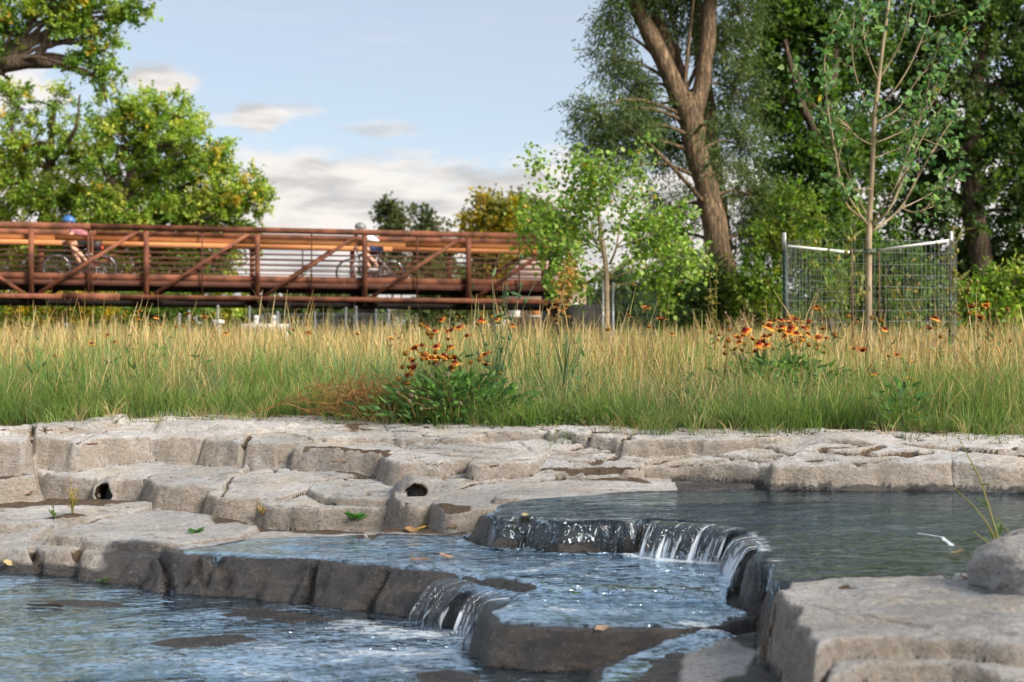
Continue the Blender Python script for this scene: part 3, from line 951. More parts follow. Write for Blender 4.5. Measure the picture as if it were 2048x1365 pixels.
HB = blur(np.maximum(H - CRACK * 0.6, -0.06), 3)
HBs = blur(HB, 4)
fx = GX * math.cos(R(-24)) - GY * math.sin(R(-24))
fy = GX * math.sin(R(-24)) + GY * math.cos(R(-24))
WAVE = fbm(fx * 3.0, fy * 6.5, 101, 2)
WAVE2 = fbm(fx * 10, fy * 20.0, 111, 2)
SD = lambda pol: poly_sdf(WXx, WYy, np.array([P(*p)[:2] for p in pol]))
s_up, s_fall, s_mid, s_low = SD(POL_UP), SD(POL_FALL), SD(POL_MID), SD(POL_LOW)
s_film = np.minimum.reduce([s_up, s_fall, s_mid, s_low])
slope = np.sqrt(sum(g ** 2 for g in np.gradient(HBs, STEP)))
cover = smooth(s_film, 0.01, -0.05)
cover = cover * np.where((s_up < 0.03) & (GY > 5.0) | (GX > 0.95), smooth(HBs, .30, .278), 1.0)
film = -0.012 + cover * (0.0155 + 0.004 * WAVE) * np.minimum(np.sqrt(1 + slope ** 2), 2.6)
film = film + cover * 0.009 * smooth(s_mid, 0.0, -0.25) * (slope < 0.5)
HB1 = blur(np.maximum(HS, -0.06), 1)
slope1 = np.sqrt(sum(g ** 2 for g in np.gradient(HB, STEP)))
steep = smooth(blur(np.maximum(slope1, slope), 2), 0.40, 0.85)
STREAK = fbm(GX * 48.0 + 14 * GY, GY * 5.0, 141, 3)
film_face = -0.012 + 0.0 * STREAK
Wf = (HBs + film) * (1 - steep) + (HS - 0.022) * steep + cover * 0.001 * WAVE2
W = np.where((s_film < 0.02) & (cover > 0.02), Wf, -1.0)
up = 0.270 + 0.0022 * WAVE + 0.0008 * WAVE2
W = np.where((s_up < -0.015) & (HB > 0.19), np.maximum(W, up), W)
low = 0.0 + 0.007 * WAVE * smooth(GY, 6.2, 5.2) + 0.0012 * WAVE2
W = np.where(GY < 6.5, np.maximum(W, low), W)
wmask = (W > np.minimum(HB, HS + 0.01) - 0.03) & (W > -0.5) & KEEP & (GY < 6.9)
wmask = dilate(wmask, 1) & KEEP & (W > -0.5)
foam = np.zeros(GX.shape)


def foam_at(pts, w, k):
    global foam
    e = line_dist(WXx, WYy, np.array([P(*p)[:2] for p in pts]))
    foam = np.maximum(foam, k * smooth(e, w, 0.0))


foam_at([(1290, 1116, .14), (1380, 1128, .14), (1480, 1140, .14), (1500, 1180, .13)], 0.16, 0.75)
foam_at([(1200, 1125, .14), (1060, 1150, .14), (1000, 1160, .13)], 0.10, 0.45)
foam_at([(1300, 1160, .13), (1100, 1175, .13)], 0.14, 0.42)
foam_at([(960, 1290, 0), (900, 1272, 0), (800, 1268, 0), (700, 1250, 0)], 0.22, 0.62)
foam_at([(960, 1300, 0), (840, 1310, 0), (700, 1300, 0)], 0.26, 0.5)
foam_at([(500, 1290, 0), (600, 1310, 0), (800, 1340, 0)], 0.25, 0.42)
foam_at([(240, 1300, 0), (420, 1330, 0), (650, 1365, 0)], 0.20, 0.40)
foam_at([(990, 1215, .115), (1060, 1225, .115), (1250, 1235, .115)], 0.10, 0.48)
foam_at([(1480, 1240, .11), (1440, 1262, .09), (1380, 1290, .05)], 0.07, 0.72)
foam_at([(1200, 1345, .05), (1100, 1365, .04), (1000, 1400, .03)], 0.12, 0.55)
foam_at([(1000, 1040, .26), (1150, 1040, .27), (1290, 1038, .27), (1460, 1052, .27), (1500, 1070, .27)], 0.09, 0.46)
foam_at([(1840, 1068, .27), (1890, 1075, .27), (1908, 1092, .27)], 0.018, 0.95)
foam_at([(1520, 1150, .27), (1560, 1120, .27)], 0.08, 0.5)
foam = np.maximum(foam, np.where(W > 0.262, 0.0, np.where(W > 0.06, 0.24 * smooth(s_mid, 0, -.08), 0.27 * smooth(GY, 5.3, 4.7))))  # even base over shelf and lower pool paints ripple highlights white
ripple = np.where(W > 0.262, 0.55, np.where(W > 0.06, 0.85, 0.95))
ripple = ripple * (0.25 + 1.5 * smooth(vnoise(GX * 1.8, GY * 2.6, 121), 0.25, 0.8))
ripple = np.where(W > 0.262, ripple * smooth(GX, 2.2, 0.6) + 0.10, ripple)
ripple = np.where((W > 0.06) & (W < 0.2), ripple * (0.35 + 0.65 * smooth(GX, -0.7, 0.0)), ripple)
ripple = blur(ripple, 5)
stream = grid_mesh('stream', wmask, W, M['water'], None, {'foam': foam, 'ripple': ripple, 'sheen': blur(np.where(W > 0.262, 0.12, np.where(W > 0.06, 0.72, 0.68)) * (0.55 + 0.6 * vnoise(GX * 2.4, GY * 4, 151)) * (1 - 0.9 * steep), 2)})
tag(stream, kind='structure')

# falling sheets of water
m, nt = new_mat('falling_water')
foamA = nt.attr('foam').outputs['Fac']
o = nt.geo().outputs['Position']
n = nt.noise(nt.mapping(o, (1, 1, 0.12)), 70, 3, 0.6, 0.3)
nor = nt.bump(n, 1.0, 0.012)
fr = nt.node('ShaderNodeFresnel')
fr.inputs[0].default_value = 1.45
nt.l.new(nor, fr.inputs['Normal'])
gl = nt.node('ShaderNodeBsdfGlossy')
gl.inputs['Roughness'].default_value = 0.06
nt.l.new(nor, gl.inputs['Normal'])
tr = nt.node('ShaderNodeBsdfTransparent')
tr.inputs[0].default_value = (0.85, 0.9, 0.95, 1)
mx = nt.node('ShaderNodeMixShader')
nt.l.new(nt.m('ADD', fr.outputs[0], 0.06), mx.inputs[0])
nt.l.new(tr.outputs[0], mx.inputs[1])
nt.l.new(gl.outputs[0], mx.inputs[2])
df = nt.node('ShaderNodeBsdfDiffuse')
df.inputs[0].default_value = (0.80, 0.86, 0.92, 1)
m2 = nt.node('ShaderNodeMixShader')
nt.l.new(nt.mr(nt.m('ADD', foamA, nt.m('MULTIPLY', nt.m('SUBTRACT', n, 0.5), 0.7)), 0.42, 0.8, 0.0, 0.85), m2.inputs[0])
nt.l.new(mx.outputs[0], m2.inputs[1])
nt.l.new(df.outputs[0], m2.inputs[2])
nt.l.new(m2.outputs[0], nt.out.inputs[0])
M['fall'] = m


def waterfall(lip, zb, out, label, n=70, rows=22, dens=0.5, seed=0, drift=(0, 0)):
    """a sheet that leaves the lip (plan points with height) and curves down to zb"""
    lp = spline([P(*p) for p in lip], n)
    tng = np.gradient(lp, axis=0)
    nrm = np.stack([tng[:, 1], -tng[:, 0]], -1)
    nrm /= np.linalg.norm(nrm, axis=1)[:, None]
    if nrm[:, 1].mean() > 0:
        nrm = -nrm
    u = np.linspace(0, 1, rows)
    cc = np.arange(n) / n * (np.linalg.norm(lp[-1] - lp[0]) / 0.4)
    reach = out * (0.55 + 0.6 * vnoise(cc * 14, cc * 0 + seed, 5) + 0.3 * vnoise(cc * 60, cc * 0 + seed, 6))
    V = np.zeros((rows, n, 3))
    fo = np.zeros((rows, n))
    for i, t in enumerate(u):
        z = lp[:, 2] + 0.004 - (lp[:, 2] - zb + 0.01) * t ** 1.5
        d = -0.05 * (1 - min(1, t / 0.15)) + reach * min(1.0, t * 1.2) ** 0.7
        V[i, :, 0] = lp[:, 0] + nrm[:, 0] * d + drift[0] * t
        V[i, :, 1] = lp[:, 1] + nrm[:, 1] * d + drift[1] * t
        V[i, :, 2] = z
        st_ = vnoise(cc * 26 + 1.6 * t, cc * 0 + t * 1.1 + seed, 9) * 0.45 + vnoise(cc * 75 + t, cc * 0 + t * 2.6 + seed, 13) * 0.35 + vnoise(cc * 160, cc * 0 + t * 6.0 + seed, 15) * 0.2
        fo[i] = (st_ - 0.5) * 1.7 + dens * (0.45 + 0.75 * t)
    nv = n
    i = np.arange(rows - 1)[:, None] * nv
    j = np.arange(n - 1)[None]
    q = np.stack([i + j, i + nv + j, i + nv + j + 1, i + j + 1], -1).reshape(-1, 4)
    o_ = mesh_np('waterfall', V.reshape(-1, 3), q, M['fall'], None, {'foam': fo.ravel()})
    tag(o_, label, 'waterfall')
    return o_


waterfall([(1296, 1046, .268), (1350, 1050, .268), (1420, 1055, .268), (1468, 1062, .268)], .135, .045, 'wide streaked curtain of water pouring off the ledge into the middle shelf', 260, 24, 0.40, 1, (-0.03, 0))
waterfall([(985, 1044, .25), (1060, 1044, .252), (1130, 1050, .25), (1200, 1048, .255), (1285, 1046, .257)], .14, .03, 'thin broken veil of water sliding down the dark ledge left of the main curtain', 220, 22, 0.0, 7, (-0.03, 0))
waterfall([(1476, 1072, .268), (1500, 1086, .268), (1512, 1098, .268)], .135, .05, 'narrow white fall beside the pale foreground rock corner', 110, 24, 0.62, 2, (-0.03, -0.01))
waterfall([(1240, 1046, .265), (1252, 1046, .265)], .14, .05, 'thin single jet of water curving off the dark ledge', 20, 20, 0.12, 3, (-0.05, 0))
waterfall([(952, 1186, .13), (985, 1196, .125), (988, 1222, .12)], .0, .06, 'short fall spilling off the lower left corner of the middle shelf', 120, 24, 0.48, 4, (-0.02, -0.02))
waterfall([(880, 1160, .13), (915, 1168, .13), (945, 1180, .13)], .0, .09, 'veil of water sliding down the dark shelf face', 120, 24, 0.22, 5, (-0.03, -0.02))

rs = np.random.default_rng(5)
mb = MB()
for ln, nd in (([(1300, 1112, .14), (1400, 1120, .14), (1475, 1128, .14)], 150), ([(1478, 1138, .14), (1510, 1150, .14)], 90), ([(925, 1270, 0), (965, 1290, 0), (985, 1300, 0)], 130)):
    c = spline([P(*p) for p in ln], 30)
    for k in range(nd):
        p = c[rs.integers(0, 30)] + np.array((rs.normal(0, .03), -abs(rs.normal(0, .035)), abs(rs.normal(0, .018)) + .004))
        r_ = rs.uniform(.0012, .0034)
        mb.ellipsoid(p, (r_, r_, r_ * rs.uniform(.8, 1.6)), 6, 4)
df_m, dnt = new_mat('spray')
db = dnt.node('ShaderNodeBsdfPrincipled')
dn = dnt.noise(dnt.obj(), 90, 2)
dnt.l.new(dnt.mix(dn, (0.75, 0.82, 0.88), (0.9, 0.93, 0.95)), db.inputs['Base Color'])
db.inputs['Roughness'].default_value = 0.1
dnt.l.new(db.outputs[0], dnt.out.inputs[0])
tag(mb.build('spray', df_m, None, True), 'fine white spray at the feet of the falls', 'spray', kind='stuff')


# ------------------------------------------------------------------ ground of the meadow and beyond
def ground_z(x, y):
    e = np.interp(x, [-60, -3.75, -2.6, -1.8, -0.6, 0.2, 1.2, 2.4, 3.75, 60], [7.5, 7.55, 7.65, 8.05, 7.85, 7.42, 7.18, 6.98, 6.8, 6.6])
    s = y - e
    z = 0.505 + 0.035 * smooth(s, 0.3, 6.0) + 0.02 * fbm(x * 0.6, y * 0.6, 131, 3) * smooth(s, 0.2, 2)
    z = np.where(s < 0.25, 0.40 + 0.105 * smooth(s, -0.1, 0.22), z)
    side = smooth(np.abs(x), 0.37 * y + 0.45, 0.37 * y + 0.9)
    zn = -0.18 + 0.72 * smooth(-y, -1.6, 0.6)              # the bank under the camera
    zb = np.where(s < -0.05, np.where(y > 2.2, -0.25, zn), z)
    # banks of the stream at the sides of the view
    zs = np.where(np.abs(x) > 3.2, np.maximum(zb, -0.1 + 0.5 * smooth(np.abs(x), 4.0, 9.0)), zb)
    return zs


def axis(segments):
    out = []
    for a, b, st_ in segments:
        out.append(np.arange(a, b, st_))
    return np.concatenate(out + [[segments[-1][1]]])


ax_x = axis([(-1400, -200, 150), (-200, -40, 20), (-40, -6, 2), (-6, 6, 0.12), (6, 40, 2), (40, 200, 20), (200, 1400, 150)])
ax_y = axis([(-900, -100, 100), (-100, -4, 8), (-4, 6, 0.4), (6, 10, 0.08), (10, 40, 0.6), (40, 160, 8), (160, 1500, 120)])
AX, AY = np.meshgrid(ax_x, ax_y)
AZ = ground_z(AX, AY)
nx_ = AX.shape[1]
ii, jj = np.meshgrid(np.arange(AX.shape[0] - 1), np.arange(nx_ - 1), indexing='ij')
a_ = (ii * nx_ + jj).ravel()
ground = mesh_np('ground', np.stack([AX, AY, AZ], -1).reshape(-1, 3), np.stack([a_, a_ + 1, a_ + nx_ + 1, a_ + nx_], -1), M['ground'])
tag(ground, kind='structure')


def gz(x, y):
    return float(ground_z(np.array([x]), np.array([y]))[0])


# ------------------------------------------------------------------ grass
def blades(X, Y, Z, h, w, lean, phi, cb, ct, seg=3, curve=1.7, headw=None):
    """curved tapering blades; returns verts, quads, colours"""
    n = len(X)
    t = np.linspace(0, 1, seg + 1)
    bx, by = np.cos(phi), np.sin(phi)
    # blade face turned at random
    th = RNG.uniform(0, np.pi, n)
    sx, sy = np.cos(th), np.sin(th)
    V = np.zeros((n, seg + 1, 2, 3))
    Cc = np.zeros((n, seg + 1, 2, 3))
    for k, u in enumerate(t):
        off = lean * h * u ** curve
        cx = X + bx * off
        cy = Y + by * off
        cz = Z + h * u * np.sqrt(np.maximum(0.15, 1 - (lean * u) ** 2 * 0.6))
        ww = w * (1 - u) ** 0.6 if headw is None else w * np.interp(u, [0, 0.7, 0.85, 1.0], [1, 0.7, headw, 0.3])
        if k == seg and headw is None:
            ww = w * 0.08
        for s_, sg in enumerate((-0.5, 0.5)):
            V[:, k, s_, 0] = cx + sx * ww * sg
            V[:, k, s_, 1] = cy + sy * ww * sg
            V[:, k, s_, 2] = cz
        Cc[:, k, :, :] = (cb * (1 - u) + ct * u)[:, None, :]
    base = np.arange(n)[:, None] * (seg + 1) * 2
    q = np.concatenate([np.stack([base + 2 * k, base + 2 * k + 1, base + 2 * k + 3, base + 2 * k + 2], -1) for k in range(seg)], 1).reshape(-1, 4)
    return V.reshape(-1, 3), q, Cc.reshape(-1, 3)


def pick(cols, n, jit=0.2):
    cols = np.array(cols)
    c = cols[RNG.integers(0, len(cols), n)]
    return c * RNG.uniform(1 - jit, 1 + jit, (n, 1)) * RNG.uniform(1 - jit * 0.3, 1 + jit * 0.3, (n, 3))


EDGE_X = np.array([-60, -3.75, -2.6, -1.8, -0.6, 0.2, 1.2, 2.4, 3.75, 60])
EDGE_Y = np.array([7.5, 7.55, 7.65, 8.05, 7.85, 7.42, 7.18, 6.98, 6.8, 6.6])


def edge_y(x):
    x = np.asarray(x, float)
    return np.interp(x, EDGE_X, EDGE_Y) + 0.10 * fbm(x * 2.3, x * 0 + 3, 221, 3) - 0.03


def scatter(n, s0, s1, xm=0.40, pw=1.0, clump=None, keep=None):
    """points in the meadow, between distances s0 and s1 behind the rock edge"""
    s = s0 + (s1 - s0) * RNG.random(n) ** pw
    x = RNG.uniform(-1, 1, n) * (xm * (7.5 + s) + 0.3)
    y = edge_y(x) + s
    if clump:
        k = vnoise(x * clump[0], y * clump[0], clump[1])
        ok = k + RNG.uniform(-0.15, 0.15, n) > clump[2]
        x, y, s = x[ok], y[ok], s[ok]
    if keep is not None:
        ok = keep(x, y, s)
        x, y, s = x[ok], y[ok], s[ok]
    return x, y, s


GREEN = [(0.12, 0.21, 0.035), (0.15, 0.25, 0.04), (0.10, 0.18, 0.045), (0.19, 0.26, 0.06), (0.075, 0.15, 0.04)]
BLUEG = [(0.11, 0.19, 0.08), (0.14, 0.22, 0.10), (0.085, 0.15, 0.06)]
TAN = [(0.58, 0.40, 0.15), (0.64, 0.47, 0.21), (0.48, 0.31, 0.11), (0.63, 0.50, 0.27), (0.38, 0.27, 0.11), (0.34, 0.31, 0.10)]
PALE = [(0.5, 0.40, 0.20), (0.42, 0.33, 0.15)]
BROWN = [(0.20, 0.10, 0.05), (0.26, 0.15, 0.07), (0.16, 0.09, 0.05)]


def surf_z(x, y):
    i = np.clip(((y - gy[0]) / STEP).astype(int), 0, len(gy) - 1)
    j = np.clip(((x - gx[0]) / STEP).astype(int), 0, len(gx) - 1)
    ok = (np.abs(x) < 3.7) & (y < 8.7) & KEEP[i, j]
    return np.where(ok, np.maximum(ground_z(x, y), HS[i, j]), ground_z(x, y))


def green_tufts(name, ncl, s0, s1, per, hr, wr, cols, tips, spread=0.05, pw=1.0, clump=None, lean=(0.1, 0.7), over=-0.02):
    x, y, s = scatter(ncl, s0, s1, 0.40, pw, clump)
    n = len(x)
    X = np.repeat(x, per) + RNG.normal(0, spread, n * per)
    Y = np.repeat(y, per) + RNG.normal(0, spread, n * per)
    hc = np.repeat(RNG.uniform(*hr, n), per) * RNG.uniform(0.55, 1.1, n * per)
    phi = np.arctan2(Y - np.repeat(y, per), X - np.repeat(x, per)) + RNG.normal(0, 0.7, n * per)
    cb = np.repeat(pick(cols, n, 0.25), per, 0) * RNG.uniform(0.75, 1.25, (n * per, 1))
    ct = pick(tips, n * per, 0.25)
    mixk = RNG.random((n * per, 1)) ** 2
    ct = cb * 1.35 * (1 - mixk) + ct * mixk
    Y = np.maximum(Y, edge_y(X) - over)
    V, q, c = blades(X, Y, surf_z(X, Y) - 0.01, hc, RNG.uniform(*wr, n * per), RNG.uniform(*lean, n * per), phi, cb * 0.8, ct)
    o = mesh_np(name, V, q, M['grass'], None, {'Col': c})
    return tag(o, kind='stuff')


def stalks(name, n, s0, s1, hr, wr, cols, lean=(0.02, 0.25), pw=1.0, clump=None, base=None, head=1.9, seg=4, lo=None):
    x, y, s = scatter(n, s0, s1, 0.40, pw, clump)
    n = len(x)
    h = RNG.normal(0.5 * (hr[0] + hr[1]), 0.25 * (hr[1] - hr[0]), n).clip(hr[0] * 0.6, hr[1] * 1.12)
    h = h * (0.62 + 0.62 * vnoise(x * 1.4, y * 0.6, 205)) * np.where(RNG.random(n) < .3, RNG.uniform(.45, 1, n), 1)
    if lo is not None:
        h = h * lo(x, y, s)
    ct = pick(cols, n, 0.22)
    cb = pick(base, n, 0.2) if base else ct * 0.8
    V, q, c = blades(x, y, ground_z(x, y) - 0.01, h, RNG.uniform(*wr, n) * (1 + s * 0.035), RNG.uniform(*lean, n), RNG.uniform(0, 2 * np.pi, n), cb, ct, seg, 2.0, head)
    o = mesh_np(name, V, q, M['grass'], None, {'Col': c})
    return tag(o, kind='stuff')


tag(green_tufts('green_grass', 1000, 0.05, 0.6, 22, (0.10, 0.22), (0.003, 0.006), GREEN, GREEN + PALE, 0.04, 1.0, (2.2, 207, 0.34), (0.1, 0.9)), label='short bright green grass along the edge of the rock', cat='grass')
tag(green_tufts('green_grass', 800, 0.10, 1.8, 26, (0.20, 0.42), (0.0025, 0.005), GREEN + GREEN[:2], GREEN + PALE, 0.035, 1.0, (1.3, 209, 0.45), (0.15, 0.85)), label='taller green grass tufts standing out of the short grass', cat='grass')
tag(green_tufts('green_grass', 2300, 0.35, 3.0, 18, (0.17, 0.32), (0.003, 0.006), GREEN + BLUEG + PALE[:1], BLUEG + TAN, 0.06, 1.0, (1.5, 211, 0.25), (0.1, 0.8)), label='soft green grass in the front of the meadow', cat='grass')
tag(green_tufts('green_grass', 1300, 2.2, 9.0, 14, (0.20, 0.36), (0.006, 0.010), GREEN + BLUEG + PALE, TAN, 0.12, 1.0, (0.7, 213, 0.3)), label='green grass under the tan stalks further back', cat='grass')
tag(green_tufts('green_grass', 420, -0.22, 0.10, 14, (0.06, 0.20), (0.002, 0.004), GREEN + PALE, GREEN + TAN, 0.018, 1.0, (2.6, 241, 0.48), (0.3, 1.2), 0.28), label='small grass tufts rooted in the cracks at the back of the rock', cat='grass')
hgt_near = lambda x, y, s: 0.55 + 0.45 * smooth(s, 0.2, 2.0)
tag(stalks('dry_grass', 4300, 0.25, 3.0, (0.36, 0.58), (0.0022, 0.004), TAN + PALE, base=GREEN + TAN, pw=0.9, clump=(1.3, 201, 0.45), lo=hgt_near, head=2.4, lean=(0.02, 0.45)), label='tall tan grass stalks with seed heads in the meadow', cat='grass', kind='stuff')
tag(stalks('dry_grass', 6000, 1.6, 8.0, (0.38, 0.62), (0.003, 0.0055), TAN + TAN + PALE + BROWN[1:2], base=TAN, pw=0.9, head=2.2, lean=(0.02, 0.4), clump=(0.8, 215, 0.3)), label='dense tan grass across the middle of the meadow', cat='grass')
tag(stalks('dry_grass', 9000, 7.0, 27.0, (0.36, 0.58), (0.006, 0.011), TAN + PALE + GREEN[:2], base=TAN, head=1.6, seg=3, clump=(0.35, 217, 0.3)), label='far tan and green grass towards the bridge', cat='grass')
RUST = [(0.34, 0.16, 0.07), (0.42, 0.22, 0.10), (0.28, 0.12, 0.06)]
tag(stalks('dry_grass', 3800, 0.8, 9.0, (0.30, 0.50), (0.003, 0.006), RUST, base=BROWN, head=2.6, lean=(0.05, 0.5), clump=(1.0, 231, 0.62)), label='rusty brown seed stalks in patches through the meadow', cat='grass')
tag(green_tufts('green_grass', 900, 0.8, 7.0, 22, (0.30, 0.54), (0.004, 0.007), GREEN + BLUEG, GREEN, 0.05, 1.0, (0.9, 233, 0.55), (0.1, 0.6)), label='tall green grass clumps among the tan stalks', cat='grass')
nf_ = 90
fx0, fy0, fs0 = scatter(nf_, 0.25, 4.0)
BB_, DD_ = [], []
for k in range(len(fx0)):
    hh = RNG.uniform(.18, .42)
    m_ = RNG.integers(14, 30)
    u_ = RNG.random(m_)
    BB_.append(np.stack([fx0[k] + RNG.normal(0, .025, m_), fy0[k] + RNG.normal(0, .025, m_), ground_z(np.full(m_, fx0[k]), np.full(m_, fy0[k])) + hh * u_], -1))
    DD_.append(np.stack([RNG.normal(0, 1, m_), RNG.normal(0, 1, m_), RNG.uniform(.1, 1.2, m_)], -1))
BB_, DD_ = np.concatenate(BB_), np.concatenate(DD_)
FORB = (BB_, DD_)
tag(stalks('dry_grass', 2600, 0.15, 2.6, (0.20, 0.44), (0.0016, 0.003), BROWN + TAN + PALE, lean=(0.4, 1.3), head=1.2), label='thin bent brown stems tangled in the grass', cat='grass')
tag(stalks('dry_grass', 380, 1.0, 7.0, (0.62, 0.82), (0.003, 0.0055), TAN + PALE, head=2.8, lean=(0.02, 0.35)), label='few tallest straw stalks rising above the meadow', cat='grass')


# ------------------------------------------------------------------ leaves and trees
def nrmz(a):
    return a / (np.linalg.norm(a, axis=-1, keepdims=True) + 1e-12)


def leaf_arrays(B, D, L, Wd, C, fold=0.22, shape='oval'):
    n = len(B)
    D = nrmz(D)
    Rn = RNG.normal(0, 1, (n, 3))
    S = nrmz(np.cross(D, Rn))
    Nn = np.cross(S, D)
    L = np.broadcast_to(L, (n,))[:, None]
    Wd = np.broadcast_to(Wd, (n,))[:, None]
    if shape == 'oval':          # six points: a leaf with a midrib fold and a drawn-out tip
        V = np.stack([B, B + D * L * 0.25 + S * Wd * 0.46 + Nn * Wd * fold, B + D * L * 0.6 + S * Wd * 0.36 + Nn * Wd * fold * 0.7,
                      B + D * L, B + D * L * 0.6 - S * Wd * 0.36 + Nn * Wd * fold * 0.7, B + D * L * 0.25 - S * Wd * 0.46 + Nn * Wd * fold], 1)
        b = np.arange(n)[:, None] * 6
        q = np.concatenate([b + [[0, 1, 2, 3]], b + [[0, 3, 4, 5]]], 0)
        return V.reshape(-1, 3), q, np.repeat(C, 6, 0)
    V = np.stack([B, B + D * L * 0.42 + S * Wd * 0.5 + Nn * Wd * fold, B + D * L, B + D * L * 0.42 - S * Wd * 0.5 + Nn * Wd * fold], 1)
    q = np.arange(n)[:, None] * 4 + [[0, 1, 2, 3]]
    return V.reshape(-1, 3), q, np.repeat(C, 4, 0)


def lobe(px, py, rx, ry, Y, dy=0.0, depth=0.8, w=1.0):
    k = (Y + dy) / FPX
    c = Q(px, py, Y + dy)
    return (c[0], c[1], c[2], rx * k, depth * 0.5 * (rx + ry) * k, ry * k, w)


def path_px(pts, Y, n=24):
    """px, py, half width in px (, depth offset) -> curve and radii"""
    k = Y / FPX
    c = spline([Q(p[0], p[1], Y + (p[3] if len(p) > 3 else 0)) for p in pts], n)
    r = np.interp(np.linspace(0, len(pts) - 1, n), np.arange(len(pts)), [p[2] * k for p in pts])
    return c, r


def crown_leaves(lobes, ncl, twigs, per, tl, ls, lw, pal, droop=0.0, up=0.3, shape='oval', yellow=None, yp=0.0, out=0.9, jit=0.25, wood=None, wr=0.012, dark=None):
    lobes = np.array(lobes)
    wgt = lobes[:, 3] * lobes[:, 5] * lobes[:, 6]
    li = RNG.choice(len(lobes), ncl, p=wgt / wgt.sum())
    d = nrmz(RNG.normal(0, 1, (ncl, 3)))
    rad = RNG.random(ncl) ** (1 / 2.4)
    rad = rad * (0.86 + 0.28 * RNG.random(ncl))
    Cc = lobes[li, :3] + d * rad[:, None] * lobes[li, 3:6]
    nt_ = ncl * twigs
    dd = np.repeat(d, twigs, 0) * out + RNG.normal(0, 0.75, (nt_, 3)) + np.array([0, 0, up])
    dd = nrmz(dd)
    T0 = np.repeat(Cc, twigs, 0)
    TL = tl * RNG.uniform(0.5, 1.25, nt_)
    u = (np.arange(per) + 0.5) / per
    u = np.tile(u, nt_)[:, None]
    B = np.repeat(T0, per, 0) + np.repeat(dd, per, 0) * np.repeat(TL, per)[:, None] * u
    B[:, 2] -= droop * (u[:, 0] ** 2) * np.repeat(TL, per)
    n = len(B)
    B += RNG.normal(0, ls * 0.35, (n, 3))
    D = np.repeat(dd, per, 0) * 0.8 + RNG.normal(0, 0.6, (n, 3)) + np.array([0, 0, -0.25 - droop])
    cl = pick(pal, ncl, 0.12)
    if yellow is not None:
        isy = RNG.random(ncl) < yp
        cl[isy] = pick(yellow, int(isy.sum()), 0.15)
    C = np.repeat(cl, twigs * per, 0) * RNG.uniform(1 - jit, 1 + jit, (n, 1)) * RNG.uniform(0.93, 1.07, (n, 3))
    if yellow is not None:
        iy = RNG.random(n) < yp * 0.4
        C[iy] = pick(yellow, int(iy.sum()), 0.2)
    Lf = ls * RNG.uniform(0.65, 1.2, n)
    if wood is not None:
        for k in range(ncl):
            a = lobes[li[k], :3] + (Cc[k] - lobes[li[k], :3]) * 0.15
            b = Cc[k]
            mid = (a + b) / 2 + RNG.normal(0, 0.06, 3) * np.linalg.norm(b - a)
            wood.tube(spline([a, mid, b], 5), np.linspace(wr, wr * 0.4, 5), 4, cap=False)
    return leaf_arrays(B, D, Lf, Lf * lw * RNG.uniform(0.8, 1.2, n), C, shape=shape)


def tree(name, label, Y, trunk, limbs, lobes, bark, leafargs, group=None, cat='tree', wr=0.012, twigwood=True, limb_r=0.05, limb_parts=True):
    """trunk: list of (px,py,half width); limbs: the same, parts of their own; lobes -> crown"""
    root = empty(name, (0, 0, 0))
    c, r = path_px(trunk, Y, 30)
    base = Vector((c[0][0], c[0][1], c[0][2]))
    root.location = base
    off = np.array(base)
    wob = lambda cc, k: cc + np.stack([fbm(np.arange(len(cc)) * 0.35, np.zeros(len(cc)) + s_, int(s_ * 7), 2) for s_ in (1, 2, 3)], -1) * k
    mb = MB()
    mb.tube(wob(c, r.mean() * 0.25) - off, r * (1 + 0.10 * fbm(np.arange(30) * 0.8, np.zeros(30), 19, 2)), 14)
    mb.build('trunk', bark, root, True)
    for lb in limbs:
        lc, lr = path_px(lb, Y, 22)
        m2_ = MB()
        m2_.tube(wob(lc, lr.mean() * 0.3) - off, lr, 10)
        m2_.build('limb', bark, root, True)
    lobes = [lobe(*lb[:4], Y, *lb[4:]) for lb in lobes]
    wood = MB()
    for lb in lobes:
        t = np.array(lb[:3])
        d2 = np.linalg.norm(c - t, axis=1) + np.maximum(0, c[:, 2] - t[2]) * 1.5
        i = int(np.argmin(d2))
        a = c[i]
        mid = (a + t) / 2 + np.array([0, 0, 0.12 * np.linalg.norm(t - a)])
        rr = min(r[i] * 0.6, limb_r)
        wood.tube(spline([a, mid, t], 10) - off, np.linspace(rr, rr * 0.35, 10), 6, cap=False)
    lf = dict(leafargs)
    tw = MB() if twigwood else None
    V, q, C = crown_leaves(lobes, wood=tw, wr=wr, **lf)
    if tw is not None and tw.n:
        tw.v = [v_ - off for v_ in tw.v]
        wood.v += tw.v
        wood.q += [q_ + wood.n for q_ in tw.q]
        wood.n += tw.n
    tag(wood.build('branches', bark, root, True), kind='stuff')
    mesh_np('crown', V - off, q, M['leaf'], root, {'Col': C}, False)
    tag(root, label, cat, group)
    return root


COTTON = [(0.11, 0.21, 0.025), (0.15, 0.26, 0.03), (0.19, 0.30, 0.04), (0.085, 0.16, 0.022)]
COTTON_L = [(0.24, 0.37, 0.05), (0.34, 0.46, 0.06), (0.27, 0.37, 0.05), (0.42, 0.48, 0.08), (0.16, 0.27, 0.04)]
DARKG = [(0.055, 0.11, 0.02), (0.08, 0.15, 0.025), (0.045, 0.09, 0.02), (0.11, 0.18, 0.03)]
WILLOW = [(0.08, 0.13, 0.04), (0.11, 0.165, 0.045), (0.06, 0.10, 0.035), (0.14, 0.19, 0.055)]
YELLOW = [(0.62, 0.46, 0.04), (0.55, 0.38, 0.05), (0.50, 0.44, 0.05)]
YGREEN = [(0.17, 0.23, 0.03), (0.22, 0.26, 0.035), (0.12, 0.19, 0.03)]

